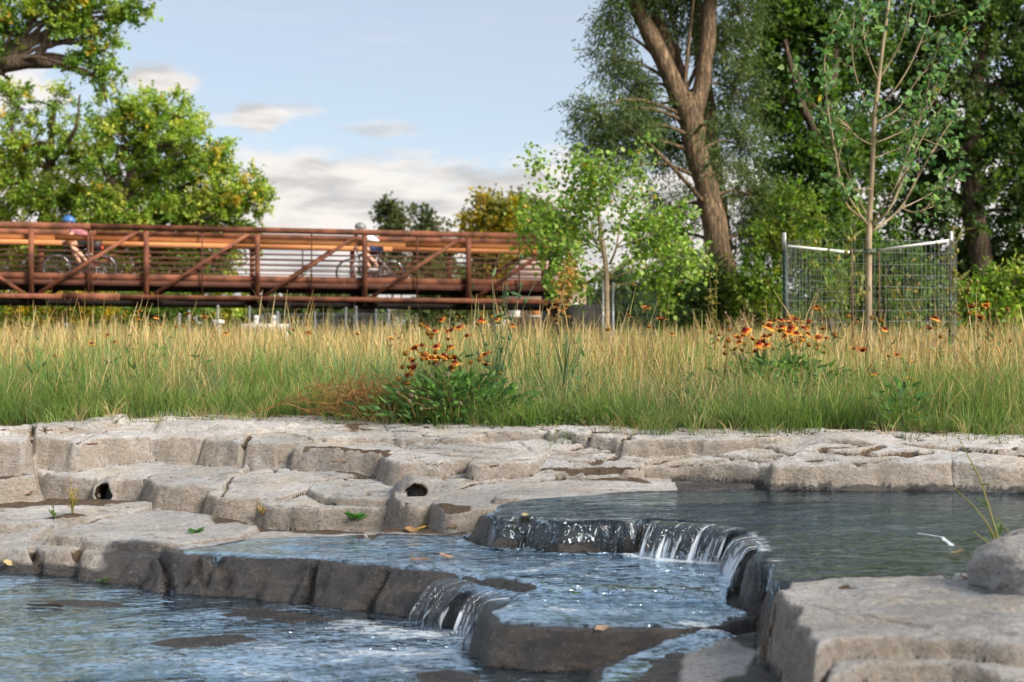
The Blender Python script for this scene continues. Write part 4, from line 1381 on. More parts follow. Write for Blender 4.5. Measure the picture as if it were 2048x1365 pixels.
B_, D_ = FORB
nb_ = len(B_)
L_f = RNG.uniform(.03, .075, nb_)
V, q, C = leaf_arrays(B_, D_, L_f, L_f * .3, pick([(0.12, 0.22, 0.06), (0.16, 0.27, 0.08), (0.09, 0.17, 0.06)], nb_, .25), .12, 'oval')
tag(mesh_np('meadow_herbs', V, q, M['leaf'], None, {'Col': C}, False), 'small leafy herbs scattered through the front of the meadow', 'herbs', kind='stuff')
# litter and chips along the edge of the rock
nl_ = 1500
xl = RNG.uniform(-3.4, 3.3, nl_)
yl = edge_y(xl) + RNG.normal(0.0, .07, nl_) + .02
zl = np.array([max(gz(a_, b_), HS[min(int((b_ - gy[0]) / STEP), len(gy) - 1), int((a_ - gx[0]) / STEP)]) for a_, b_ in zip(xl, yl)]) + .004
V, q, C = leaf_arrays(np.stack([xl, yl, zl], -1), np.stack([RNG.normal(0, 1, nl_), RNG.normal(0, 1, nl_), RNG.normal(0, .12, nl_)], -1), RNG.uniform(.008, .035, nl_), RNG.uniform(.004, .010, nl_), pick([(0.16, 0.10, 0.06), (0.30, 0.21, 0.12), (0.08, 0.055, 0.04), (0.42, 0.32, 0.2)], nl_, .2), .2, 'diamond')
tag(mesh_np('plant_litter', V, q, M['leaf'], None, {'Col': C}, False), 'bits of dry plant litter along the back of the rock', 'litter', kind='stuff')
# far trees first
far_root = None
cotton_args = dict(ncl=980, twigs=6, per=11, tl=0.42, ls=0.11, lw=0.85, pal=COTTON_L, up=0.25, yellow=YELLOW, yp=0.03, shape='diamond', jit=0.35)
tree('cottonwood_tree', 'bright green cottonwood with yellow leaves behind the bridge, rightmost of the left trees', 45,
     [(300, 655, 16), (285, 540, 14), (262, 420, 12), (265, 330, 9), (290, 250, 5)],
     [[(275, 480, 9), (330, 400, 7), (400, 360, 4, -1)], [(268, 420, 8), (215, 350, 6), (190, 290, 3, 1)], [(285, 520, 7), (350, 470, 5, -1), (430, 430, 3, -2)]],
     [(320, 240, 75, 55), (265, 290, 85, 60), (380, 300, 80, 60, -1), (230, 230, 50, 45), (430, 350, 75, 50, -1), (300, 360, 110, 60, 1), (480, 400, 60, 38, -1.5), (530, 392, 24, 18, -1.5),
      (330, 430, 120, 50, -0.5), (240, 420, 80, 60), (430, 440, 80, 45, -1), (260, 510, 110, 60, 0.5), (390, 520, 95, 60), (470, 480, 50, 35), (330, 590, 110, 50, 0.5), (230, 600, 90, 40), (430, 600, 70, 35, 0.8)],
     M['bark_dark'], cotton_args, group='cottonwoods behind the bridge', wr=0.02, limb_r=0.12)
tree('cottonwood_tree', 'pale green cottonwood with open top at the left edge behind the bridge', 48,
     [(60, 655, 15), (70, 520, 13), (95, 400, 10), (100, 300, 8), (110, 200, 4)],
     [[(90, 420, 8), (40, 330, 6), (20, 230, 3)], [(100, 330, 6), (150, 260, 4, -1), (160, 190, 2, -1)]],
     [(30, 210, 45, 50, 0, .8, .6), (120, 210, 40, 45, 0, .8, .55), (60, 290, 70, 50, 0, .8, .8), (150, 310, 60, 50), (20, 370, 80, 60), (120, 400, 90, 60, -1), (30, 470, 90, 60), (150, 490, 80, 60, -1), (60, 560, 100, 55), (150, 590, 80, 45), (-60, 480, 80, 120), (-80, 330, 70, 90), (20, 620, 90, 30)],
     M['bark_dark'], dict(cotton_args, ncl=1000, pal=COTTON_L + YGREEN[:2], yp=0.03), group='cottonwoods behind the bridge', wr=0.02, limb_r=0.12)
tree('cottonwood_tree', 'large cottonwood limb reaching into the top left corner of the view', 37,
     [(-330, 670, 45), (-320, 500, 42), (-280, 330, 38), (-180, 210, 30), (-80, 165, 24), (0, 132, 19)],
     [[(0, 132, 18), (50, 122, 15), (80, 126, 12), (130, 130, 8), (180, 150, 5), (205, 165, 4), (213, 205, 2)], [(72, 122, 9), (90, 85, 8), (100, 50, 7), (105, 0, 6), (100, -80, 4)], [(92, 96, 4), (120, 88, 3), (145, 90, 2)], [(-280, 330, 24), (-250, 200, 18), (-200, 60, 12), (-160, -100, 8)]],
     [(40, 40, 75, 40), (130, 20, 70, 40), (190, 40, 50, 30), (255, 18, 45, 26), (285, 30, 26, 18), (10, 90, 50, 28), (150, 80, 55, 30), (140, 135, 30, 18, -.5), (190, 130, 35, 26), (215, 150, 22, 30), (215, 95, 30, 20), (30, -40, 120, 50), (180, -40, 120, 45), (-80, 60, 100, 80), (-200, 60, 140, 120), (-120, -80, 160, 90), (20, 160, 26, 14, .5, .8, .6), (300, -50, 60, 40)],
     M['bark_dark'], dict(cotton_args, ncl=640, twigs=6, per=8, tl=0.32, ls=0.11, pal=COTTON + COTTON_L, yp=0.03), wr=0.014, limb_r=0.07)

wargs = dict(ncl=1350, twigs=4, per=11, tl=0.45, ls=0.12, lw=0.22, pal=WILLOW, droop=0.35, up=0.15, shape='diamond', out=0.8)
tree('willow_tree', 'leaning willow with a forked brown trunk right of the bridge', 27,
     [(1462, 670, 32), (1450, 570, 28), (1436, 500, 25), (1424, 430, 24), (1406, 350, 23), (1388, 280, 25), (1376, 225, 28), (1368, 190, 18)],
     [[(1376, 235, 23), (1345, 165, 19), (1315, 100, 18), (1285, 40, 16), (1262, -10, 16), (1230, -90, 13), (1180, -200, 9)],
      [(1384, 235, 22), (1398, 180, 17), (1410, 120, 16), (1416, 50, 16), (1424, -40, 14), (1440, -160, 9)],
      [(1372, 200, 8), (1355, 130, 12, .3), (1325, 60, 12, .4), (1290, -20, 10, .5)],
      [(1452, 600, 22, .8), (1440, 460, 20, 1), (1425, 330, 19, 1.1), (1412, 200, 17, 1.2), (1398, 60, 14, 1.2), (1392, -60, 11, 1.3)],
      [(1420, 420, 5), (1340, 330, 4, -.6), (1250, 250, 3, -.8), (1150, 215, 1.5, -.8)]],
     [(1200, 235, 58, 28, -.8, .8, 1.2), (1260, 262, 70, 36, -.6, .8, 1.0), (1160, 222, 30, 16, -.8, .8, 1.2), (1300, 215, 50, 36), (1230, 120, 40, 40), (1215, 50, 36, 40), (1270, 170, 40, 30), (1210, 300, 60, 28, -.5, .8, 1.0), (1240, 340, 60, 24, -.5, .8, .8), (1330, 300, 50, 50, .5),
      (1260, -10, 60, 40), (1340, 20, 60, 50, .5), (1440, 90, 60, 60, .8), (1470, 180, 50, 60, 1), (1480, 290, 50, 55, .8), (1440, 330, 30, 30, -.8, .5, .25), (1415, 250, 20, 30, -.8, .4, .2), (1500, 390, 60, 50, .5), (1350, 420, 50, 40, .9), (1330, 480, 40, 36, .9), (1370, 560, 50, 45, 1), (1520, 480, 60, 60, .6), (1480, 20, 40, 40, 1), (1400, -80, 160, 60)],
     M['bark_willow'], wargs, wr=0.008, limb_r=0.045)

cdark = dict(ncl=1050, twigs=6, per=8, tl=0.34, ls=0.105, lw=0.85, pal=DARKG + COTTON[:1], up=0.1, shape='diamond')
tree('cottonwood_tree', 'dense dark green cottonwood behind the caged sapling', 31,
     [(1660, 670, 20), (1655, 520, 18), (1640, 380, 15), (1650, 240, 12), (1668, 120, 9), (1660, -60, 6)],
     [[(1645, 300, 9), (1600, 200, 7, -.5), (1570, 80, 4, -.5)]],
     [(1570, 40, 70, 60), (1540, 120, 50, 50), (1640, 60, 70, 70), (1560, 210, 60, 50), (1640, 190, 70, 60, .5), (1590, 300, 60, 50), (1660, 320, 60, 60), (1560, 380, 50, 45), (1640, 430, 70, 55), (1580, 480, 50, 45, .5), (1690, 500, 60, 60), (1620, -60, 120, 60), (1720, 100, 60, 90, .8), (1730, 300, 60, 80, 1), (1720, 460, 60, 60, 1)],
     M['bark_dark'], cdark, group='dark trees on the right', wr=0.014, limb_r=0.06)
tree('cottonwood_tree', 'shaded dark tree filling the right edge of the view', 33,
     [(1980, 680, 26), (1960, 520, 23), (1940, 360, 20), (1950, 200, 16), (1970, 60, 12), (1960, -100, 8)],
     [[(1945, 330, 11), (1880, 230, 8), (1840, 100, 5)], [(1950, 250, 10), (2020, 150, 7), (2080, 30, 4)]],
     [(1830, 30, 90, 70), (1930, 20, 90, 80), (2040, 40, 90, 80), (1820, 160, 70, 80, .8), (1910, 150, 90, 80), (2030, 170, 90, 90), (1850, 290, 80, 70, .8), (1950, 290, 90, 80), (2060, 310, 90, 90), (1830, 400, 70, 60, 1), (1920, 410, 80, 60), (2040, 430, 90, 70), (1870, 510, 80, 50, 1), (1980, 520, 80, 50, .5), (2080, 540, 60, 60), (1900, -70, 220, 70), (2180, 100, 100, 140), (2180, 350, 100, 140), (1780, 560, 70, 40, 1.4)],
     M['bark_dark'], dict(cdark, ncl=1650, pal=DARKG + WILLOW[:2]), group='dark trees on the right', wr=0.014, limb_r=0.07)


def shrub(name, label, Y, px, lobes, args, group=None):
    return tree(name, label, Y, [(px, 672, 5), (px + 3, 620, 4), (px - 4, 560, 3)], [[(px, 660, 3), (px - 30, 600, 2), (px - 50, 550, 1)], [(px, 660, 3), (px + 35, 590, 2), (px + 50, 540, 1)]], lobes, M['bark_twig'], args, group, 'shrub', 0.006, True, 0.02)


sargs = dict(ncl=330, twigs=5, per=7, tl=0.3, ls=0.085, lw=0.6, pal=YGREEN + COTTON, up=0.4, shape='diamond')
shrub('shrub', 'yellow green leafy shrub between the willow trunk and the cage', 25.5, 1560, [(1530, 560, 60, 60), (1600, 500, 55, 60), (1590, 420, 45, 45), (1540, 480, 40, 40), (1640, 570, 60, 60), (1500, 600, 50, 40), (1560, 620, 90, 30)], sargs)
shrub('shrub', 'dark willowy shrub at the foot of the leaning willow', 26, 1370, [(1370, 610, 50, 40), (1400, 560, 50, 50), (1420, 620, 60, 30), (1330, 630, 40, 22), (1450, 590, 30, 40)], dict(sargs, pal=WILLOW + DARKG, lw=0.25, ls=0.11, ncl=300))
shrub('shrub', 'green shrub behind the wire cage', 27, 1760, [(1720, 560, 70, 70), (1800, 540, 70, 60), (1760, 620, 100, 40), (1700, 470, 40, 40)], dict(sargs, pal=COTTON + DARKG, ncl=320))
shrub('shrub', 'bright green low shrub right of the wire cage', 24, 1985, [(1950, 590, 50, 35), (2020, 580, 60, 40), (2080, 590, 60, 40), (1930, 620, 50, 25), (2010, 630, 90, 25)], dict(sargs, pal=COTTON_L + COTTON, ncl=260))
shrub('shrub', 'yellow flowering shrub under the bridge at the left', 40, 120, [(90, 610, 70, 25), (160, 600, 60, 25), (60, 635, 90, 16), (190, 630, 60, 16)], dict(sargs, ncl=260, yellow=[(0.5, 0.35, 0.02)], yp=0.35, ls=0.1))
shrub('shrub', 'dark green shrub under the bridge beneath the cottonwoods', 42, 290, [(270, 620, 70, 30), (340, 615, 50, 30), (230, 640, 60, 16)], dict(sargs, ncl=200, pal=COTTON + DARKG, ls=0.1))

# distant trees across the park
targs = dict(ncl=110, twigs=5, per=7, tl=1.0, ls=0.34, lw=0.8, pal=[(0.07, 0.10, 0.035), (0.09, 0.12, 0.04), (0.11, 0.12, 0.045)], up=0.6, shape='diamond')
tree('distant_tree', 'small sparse distant tree rising above the bridge rail, left of a pair', 105, [(785, 660, 3), (785, 500, 2), (786, 420, 1)], [], [(780, 430, 18, 18, 0, .8, .7), (795, 440, 14, 16, 0, .8, .7), (785, 480, 26, 24), (770, 540, 40, 26)], M['bark_dark'], targs, group='distant trees', wr=0.03, limb_r=0.1)
tree('distant_tree', 'small sparse distant tree rising above the bridge rail, right of a pair', 108, [(852, 660, 3), (852, 520, 2), (854, 440, 1)], [], [(840, 445, 16, 18, 0, .8, .7), (862, 450, 16, 16, 0, .8, .7), (850, 490, 30, 24), (860, 540, 40, 26)], M['bark_dark'], targs, group='distant trees', wr=0.03, limb_r=0.1)
tree('distant_tree', 'golden yellow distant tree beyond the right end of the bridge', 78, [(985, 665, 5), (985, 520, 4), (988, 420, 2)], [], [(965, 420, 30, 24), (985, 450, 42, 24), (955, 460, 22, 20), (1010, 430, 30, 26), (985, 500, 50, 40), (990, 570, 50, 40)], M['bark_dark'], dict(targs, ncl=230, tl=0.8, ls=0.26, pal=[(0.30, 0.25, 0.02), (0.40, 0.30, 0.02), (0.20, 0.20, 0.03), (0.12, 0.14, 0.03)]), wr=0.03, limb_r=0.1)
tree('distant_tree', 'pale olive distant tree behind the small cottonwood', 84, [(1065, 665, 5), (1065, 520, 4), (1060, 420, 2)], [], [(1045, 420, 26, 24, 0, .8, .6), (1075, 430, 26, 24, 0, .8, .6), (920, 450, 16, 16, 0, .8, .5), (1060, 480, 44, 36), (1110, 470, 34, 40), (1070, 560, 60, 40)], M['bark_dark'], dict(targs, ncl=200, tl=0.8, ls=0.24, pal=[(0.14, 0.15, 0.06), (0.11, 0.14, 0.05), (0.17, 0.16, 0.07)]), wr=0.03, limb_r=0.1)
for px, w_, hh, lb in ((600, 60, 30, 'low distant tree seen through the bridge rails at its middle'), (690, 50, 26, 'low distant tree seen through the rails ahead of the second cyclist'), (900, 60, 60, 'green distant tree seen through the rails at the right'), (1240, 70, 50, 'dim distant tree behind the small caged cottonwood'), (1400, 90, 40, 'low distant tree behind the willow trunk'), (1860, 120, 60, 'distant tree glimpsed behind the dark trees')):
    tree('distant_tree', lb, 95, [(px, 665, 4), (px, 620, 3), (px, 590, 2)], [], [(px, 640 - hh, w_, hh), (px - w_ * .6, 648 - hh * .6, w_ * .7, hh * .6), (px + w_ * .6, 646 - hh * .7, w_ * .7, hh * .7)], M['bark_dark'], dict(targs, ncl=110, pal=[(0.08, 0.13, 0.035), (0.10, 0.15, 0.04), (0.13, 0.16, 0.05)]), group='distant trees', wr=0.03, limb_r=0.1)
# an unseen tree on the near bank, added right of the camera to shade the stream
root = empty('shade_tree', (6.4, -1.2, gz(6.4, -1.2)))
off = np.array(root.location)
mb = MB()
tr_ = spline([(6.4, -1.2, .2), (6.3, -.9, 2), (6.1, -.4, 4), (5.9, .2, 7)], 20)
mb.tube(tr_ - off, np.linspace(.24, .07, 20), 12)
mb.build('trunk', M['bark_dark'], root, True)
bl = [(5.4, 1.6, 5.0, 2.2, 1.7, 1.5, 1), (6.6, .4, 6.4, 2.2, 2.2, 1.6, 1), (4.6, 2.6, 4.6, 1.3, 1.2, 1.0, 1), (7.6, 1.0, 6.8, 1.8, 1.7, 1.5, 1), (4.4, .6, 4.2, 1.5, 1.4, 1.0, 1), (6.0, -1.2, 5.4, 2.2, 1.8, 1.5, 1)]
wood = MB()
for b_ in bl:
    t_ = np.array(b_[:3])
    wood.tube(spline([tr_[8], (tr_[12] + t_) / 2, t_], 10) - off, np.linspace(.06, .02, 10), 6, cap=False)
tag(wood.build('branches', M['bark_dark'], root, True), kind='stuff')
V, q, C = crown_leaves(bl, 110, 5, 8, .45, .15, .85, COTTON, shape='diamond')
mesh_np('crown', V - off, q, M['leaf'], root, {'Col': C}, False)
tag(root, 'unseen cottonwood on the near bank beside the viewer, added to shade the stream', 'tree')
# the wood on the horizon reads as one mass
V, q, C = crown_leaves([lobe(px, 640 - random.uniform(0, 10), 60, random.uniform(10, 20), 150 + random.uniform(-15, 15)) for px in range(-1500, 3600, 70)], 1500, 4, 6, 1.4, 0.7, 0.8, [(0.07, 0.11, 0.035), (0.10, 0.13, 0.04), (0.13, 0.13, 0.05)], up=0.4, shape='diamond')
tag(mesh_np('distant_wood', V, q, M['leaf'], None, {'Col': C}, False), 'low wood along the horizon', 'wood', kind='stuff')


# ------------------------------------------------------------------ the footbridge
BA = np.array((-10.82, 32.0))                 # plan position of one near post
BB = np.array((-1.05, 34.3))                  # and of the fourth post to its right
BU = (BB - BA) / np.linalg.norm(BB - BA)
BN = np.array((-BU[1], BU[0]))                # across the bridge, away from the camera
PAN = np.linalg.norm(BB - BA) / 4
SLP = (3.255 - 3.327) / (4 * PAN)             # the deck falls a little to the right
BW = 2.45


def bp(s, w, z):
    """bridge coordinates: s panels along, w metres across, z above the near left top chord level at s=0"""
    p = BA + BU * s * PAN + BN * w
    return (p[0], p[1], z + SLP * s * PAN)


def rbp(s, w, z):
    q_ = bp(s, w, z)
    return (q_[0] - BRO.x, q_[1] - BRO.y, q_[2] - BRO.z)


S0, S1 = -3, 5
Z_TOP, Z_BOT, Z_DECK = 3.327, 1.616, 2.0
bridge = empty('footbridge', bp(1, BW / 2, 0.55))
BRO = bridge.location.copy()
tag(bridge, 'rust brown steel truss footbridge spanning the meadow', 'bridge')


def member(name, a, b, w, h, mat, up=(0, 0, 1)):
    mb = MB()
    mb.bar(rbp(*a), rbp(*b), w, h, up)
    return mb.build(name, mat, bridge)


for w in (0.0, BW):
    for a_, b_ in ((S0, .51), (.513, S1)):
        member('top_chord', (a_, w, Z_TOP - .065), (b_, w, Z_TOP - .065), .13, .13, M['rust'])
        member('bottom_chord', (a_, w, Z_BOT + .055), (b_, w, Z_BOT + .055), .12, .11, M['rust'])
    for s in range(S0, S1 + 1):
        member('post', (s, w, Z_BOT + .112), (s, w, Z_TOP - .132), .112, .112, M['rust'], (BU[0], BU[1], 0))
    for s in range(S0, S1):
        if s >= 0:
            member('diagonal', (s + .07, w, Z_BOT + .12), (s + .93, w, Z_TOP - .14), .085, .085, M['rust'])
        else:
            member('diagonal', (s + .07, w, Z_TOP - .14), (s + .93, w, Z_BOT + .12), .085, .085, M['rust'])
        member('picket', (s + .5, w, Z_BOT + .112), (s + .5, w, Z_TOP - .132), .03, .03, M['rust_dark'], (BU[0], BU[1], 0))
    inner = 0.10 if w == 0 else BW - 0.10
    for k in range(5):
        z = 2.825 - 0.127 * k
        member('rail', (S0, inner, z), (S1, inner, z), .024, .026, M['rust_dark'])
    member('toe_plate', (S0, inner, 2.20 - .075), (S1, inner, 2.20 - .075), .02, .15, M['rust'])
    for k in range(5):
        wi = 0.155 if w == 0 else BW - 0.155
        a_s, b_s = S0 + k * 1.6 + 0.004, S0 + (k + 1) * 1.6 - 0.004
        mb = MB()
        mb.bar((-PAN * 0.8 + .004, 0, 0), (PAN * 0.8 - .004, 0, 0), .045, .135)
        o = mb.build('rub_rail_board', M['wood'], bridge)
        c = rbp((a_s + b_s) / 2, wi, 3.01)
        o.location = c
        o.rotation_euler = (0, -math.atan(SLP), math.atan2(BU[1], BU[0]))
# the splice of the two bridge halves
for w in (0.0, BW):
    for ds in (-.018, .018):
        member('splice_rod', (.51 + ds, w, Z_BOT + .114), (.51 + ds, w, Z_TOP - .134), .03, .03, M['rust'], (BU[0], BU[1], 0))
    member('splice_plate', (.27, w - .072, Z_BOT + .055), (.77, w - .072, Z_BOT + .055), .012, .16, M['rust'])
    mb = MB()
    for k in range(10):
        p = rbp(.29 + k * .05, w - .082, Z_BOT - .02)
        mb.box(p, (.035, .035, .04))
    tag(mb.build('splice_bolts', M['rust_dark'], bridge), kind='stuff')
# deck boards, beams and stringers
for k in range(int((S1 - S0) * PAN / 0.42)):
    s = S0 + (k + .5) * 0.42 / PAN
    mb = MB()
    mb.bar(rbp(s, .13, Z_DECK - .025), rbp(s, BW - .13, Z_DECK - .025), .41, .05)
    mb.build('deck_plank', M['rust_dark'], bridge)
for s in range(S0, S1 + 1):
    member('floor_beam', (s, .06, Z_DECK - .17), (s, BW - .06, Z_DECK - .17), .11, .14, M['steel_shaded'])
    member('bracing', (s, .06, Z_BOT + .02), (s, BW - .06, Z_BOT + .02), .08, .10, M['steel_shaded'])
    if s < S1:
        member('bracing', (s + .03, .06, Z_BOT - .035), (s + .97, BW - .06, Z_BOT - .035), .07, .07, M['steel_shaded'])
for w in (.25, BW / 2, BW - .25):
    member('stringer', (S0, w, Z_DECK - .105), (S1, w, Z_DECK - .105), .08, .10, M['steel_shaded'])
for w in (.10, BW - .10):
    member('edge_beam', (S0, w, Z_DECK - .02), (S1, w, Z_DECK - .02), .05, .12, M['rust_dark'])
for w in (.35, BW - .35):
    member('underside_bar', (S0, w, Z_BOT - .085), (S1, w, Z_BOT - .085), .10, .12, M['steel_shaded'])  # dark bars along the underside, shade in their colour
# right abutment and a mid pier
mb = MB()
p = bp(S1, BW / 2, 0)
mb.box((0, 0, 0), (0.8, 3.6, 1.0))
ab = mb.build('abutment', mat_plain('stained_concrete', (0.13, 0.11, 0.09), 0.9, 0, 0.25, 4, 0.2))
ab.location = (p[0] + .45, p[1], 1.02)
ab.rotation_euler = (0, 0, math.atan2(BU[1], BU[0]))
tag(ab, 'concrete abutment carrying the right end of the bridge', 'abutment')
x_, y_, _ = Q(733, 600, 36.5)
mb = MB()
mb.box((0, 0, .55), (.46, .40, 1.1)).box((0, 0, 1.16), (.58, .52, .14))
pier = mb.build('pier', M['concrete'])
pier.location = (x_, y_, .50)
tag(pier, 'pale concrete pier standing under the bridge beyond the second cyclist', 'pier')

# ------------------------------------------------------------------ cyclists
BDIR = math.atan2(BU[1], BU[0]) + math.pi      # they ride to the left


def skin_body(name, joints, edges, mat, parent, sub=2, root=0):
    me = bpy.data.meshes.new(name)
    me.from_pydata([j[:3] for j in joints], edges, [])
    o = link(name, me, parent)
    me.materials.append(mat)
    sk = o.modifiers.new('skin', 'SKIN')
    sk.use_smooth_shade = True
    for i, j in enumerate(joints):
        sv = me.skin_vertices[0].data[i]
        r = j[3]
        sv.radius = (r, j[4] if len(j) > 4 else r)
        sv.use_root = (i == root)
    sb = o.modifiers.new('sub', 'SUBSURF')
    sb.levels = sub
    sb.render_levels = sub
    return o


def ring(mb, c, r, tr, n=40, k=8, axis_='y'):
    a = np.arange(n + 1) * 2 * np.pi / n
    mb.tube(np.stack([c[0] + r * np.cos(a), np.full(n + 1, c[1]), c[2] + r * np.sin(a)], -1), tr, k, cap=False)
    return mb


def bicycle(name, label, frame_col, loc):
    """x forward, wheels on z=0"""
    root = empty(name, loc, BDIR)
    fm = mat_plain('bicycle_paint', frame_col, 0.35, 0.1, 0.1, 20)
    R0 = .345
    for x in (0.52, -0.52):
        wl = MB()
        ring(wl, (x, 0, R0), R0 - .018, .019)
        tyre = wl.build('tyre', M['black'], root, True)
        rm = MB()
        ring(rm, (x, 0, R0), R0 - .045, .011, 36, 6)
        rm.build('rim', M['silver'], tyre, True)
        sp = MB()
        for k in range(16):
            a = k * math.pi / 8
            sp.tube([(x, .02 * (-1) ** k, R0), (x + (R0 - .05) * math.cos(a), 0, R0 + (R0 - .05) * math.sin(a))], .0018, 4, cap=False)
        sp.tube([(x, -.05, R0), (x, .05, R0)], .022, 8)
        sp.build('spokes', M['silver'], tyre)
    f = MB()
    hd, st_, bb, ra = (.34, 0, .80), (-.17, 0, .84), (-.06, 0, .29), (-.52, 0, R0)
    hd2 = (.375, 0, .68)
    for a, b, r in ((hd, (-.155, 0, .78), .017), (hd2, bb, .021), ((-.17, 0, .86), bb, .017), (hd, hd2, .022)):
        f.tube([a, b], r, 8)
    for y in (-.05, .05):
        f.tube([(bb[0], y * .6, bb[2]), (ra[0], y, ra[2])], .011, 6)
        f.tube([(-.15, y * .4, .76), (ra[0], y, ra[2])], .009, 6)
        f.tube([(hd2[0], y, hd2[2] - .02), (.42, y, .52), (.52, y, R0)], .012, 6)
    f.build('frame', fm, root, True)
    h = MB()
    h.tube([hd, (.325, 0, .93)], .016, 8)
    h.tube(spline([(.34, -.29, .955), (.37, -.18, .95), (.37, 0, .95), (.37, .18, .95), (.34, .29, .955)], 16), .014, 8)
    h.build('handlebar', M['black'], root, True)
    s_ = MB()
    s_.ellipsoid((-.19, 0, .955), (.13, .075, .03))
    s_.tube([(-.175, 0, .86), (-.185, 0, .94)], .013, 8)
    s_.build('saddle', M['black'], root, True)
    c = MB()
    ring(c, (bb[0], -.05, bb[2]), .085, .006, 24, 5)
    c.tube([(bb[0], -.06, bb[2]), (bb[0] + .10, -.07, bb[2] - .14), (bb[0] + .10, -.17, bb[2] - .14)], .011, 6)
    c.tube([(bb[0], .06, bb[2]), (bb[0] - .10, .07, bb[2] + .14), (bb[0] - .10, .17, bb[2] + .14)], .011, 6)
    c.tube([(bb[0], -.05, bb[2] + .085), (ra[0], -.05, ra[2] + .04)], .006, 5)
    c.build('crank', M['silver'], root, True)
    tag(root, label, 'bicycle')
    return root


def rider(name, label, loc, shirt, shorts, skin, hat, lean=0.0, shoe=(0.03, 0.03, 0.035)):
    root = empty(name, loc, BDIR)
    ms = mat_plain('skin', skin, 0.55, 0, 0.05, 20)
    mt = mat_plain('shirt', shirt, 0.85, 0, 0.08, 14, 0.2)
    mp = mat_plain('shorts', shorts, 0.85, 0, 0.1, 14, 0.2)
    mh = mat_plain('helmet', hat, 0.4, 0, 0.1, 9)
    # pelvis, spine, neck, head; arms to the bar; legs to the pedals: one continuous figure
    J = [(-.19, 0, 1.02, .12, .12), (-.07, 0, 1.12, .12, .105), (.09, 0, 1.23, .14, .11), (.16, 0, 1.28, .07, .07), (.21, 0, 1.34, .055, .055), (.245, 0, 1.39, .08, .07), (.265, 0, 1.46, .088, .076), (.262, 0, 1.51, .06, .055),
         (.12, -.18, 1.25, .06), (.21, -.23, 1.09, .044), (.325, -.24, 1.0, .034), (.37, -.235, .975, .030),
         (.12, .18, 1.25, .06), (.21, .23, 1.09, .044), (.325, .24, 1.0, .034), (.37, .235, .975, .030),
         (-.16, -.095, .97, .10), (.13, -.11, .78, .075), (.155, -.115, .73, .062), (.02, -.12, .48, .058), (-.01, -.12, .24, .036), (.10, -.12, .165, .034),
         (-.16, .095, .97, .10), (.17, .11, .90, .075), (.20, .115, .86, .062), (-.02, .12, .66, .058), (-.16, .12, .50, .036), (-.05, .12, .43, .034)]
    E = [(0, 1), (1, 2), (2, 3), (3, 4), (4, 5), (5, 6), (6, 7), (2, 8), (8, 9), (9, 10), (10, 11), (2, 12), (12, 13), (13, 14), (14, 15),
         (0, 16), (16, 17), (17, 18), (18, 19), (19, 20), (20, 21), (0, 22), (22, 23), (23, 24), (24, 25), (25, 26), (26, 27)]
    body = skin_body('body', J, E, ms, root)
    t = [(-.20, 0, 1.04, .135, .125), (-.07, 0, 1.125, .132, .118), (.09, 0, 1.235, .152, .122), (.155, 0, 1.275, .08, .08), (.12, -.185, 1.25, .072), (.175, -.215, 1.15, .062), (.12, .185, 1.25, .072), (.175, .215, 1.15, .062)]
    skin_body('shirt', t, [(0, 1), (1, 2), (2, 3), (2, 4), (4, 5), (2, 6), (6, 7)], mt, root)
    s_ = [(-.195, 0, 1.03, .143, .135), (-.16, -.095, .975, .115), (.06, -.108, .83, .095), (-.16, .095, .975, .115), (.09, .108, .93, .095)]
    skin_body('shorts', s_, [(0, 1), (1, 2), (0, 3), (3, 4)], mp, root)
    for y, (x, z) in ((-.12, (.03, .165)), (.12, (-.12, .43))):
        f = MB()
        f.ellipsoid((x + .07, y, z - .01), (.13, .046, .045), 12, 8)
        f.build('shoe', mat_plain('shoe', shoe, 0.6), root, True)
    for y in (-.235, .235):              # fists closed on the grips
        f = MB()
        f.ellipsoid((.36, y, .965), (.036, .044, .036), 10, 8)
        for k in range(4):
            yy = y - .033 + .022 * k
            f.tube(spline([(.345, yy, .995), (.388, yy, .985), (.392, yy, .95), (.362, yy, .94)], 8), .0095, 6)
        f.tube(spline([(.335, y - math.copysign(.03, y), .99), (.35, y - math.copysign(.05, y), .965), (.37, y - math.copysign(.055, y), .95)], 6), .010, 6)
        f.build('hand', ms, root, True)
    fc = MB()
    fc.ellipsoid((.352, 0, 1.44), (.022, .013, .022), 8, 6)
    fc.build('nose', ms, root, True)
    for y in (-.078, .078):
        fc = MB()
        fc.ellipsoid((.252, y, 1.44), (.022, .010, .03), 8, 6)
        fc.build('ear', ms, root, True)
    hm = MB()
    th = np.linspace(0, np.pi * 0.56, 9)
    n = 20
    V = []
    for a in th:
        for k in range(n):
            b = 2 * np.pi * k / n
            V.append((.250 + .145 * np.sin(a) * np.cos(b), .105 * np.sin(a) * np.sin(b), 1.465 + .125 * np.cos(a) + .012 * np.cos(b) * np.sin(a)))
    q_ = [(i * n + k, (i + 1) * n + k, (i + 1) * n + (k + 1) % n, i * n + (k + 1) % n) for i in range(8) for k in range(n)]
    hm.add(V, q=q_)
    hm.build('helmet', mh, root, True)
    tag(root, label, 'person')
    return root


def deck_at(px):
    """deck point on the bridge's centre line seen at column px"""
    best = min(np.linspace(S0, S1, 900), key=lambda s: abs(1024 + FPX * bp(s, BW / 2, 0)[0] / bp(s, BW / 2, 0)[1] - px))
    return Vector(bp(best, BW / 2, Z_DECK + .003))


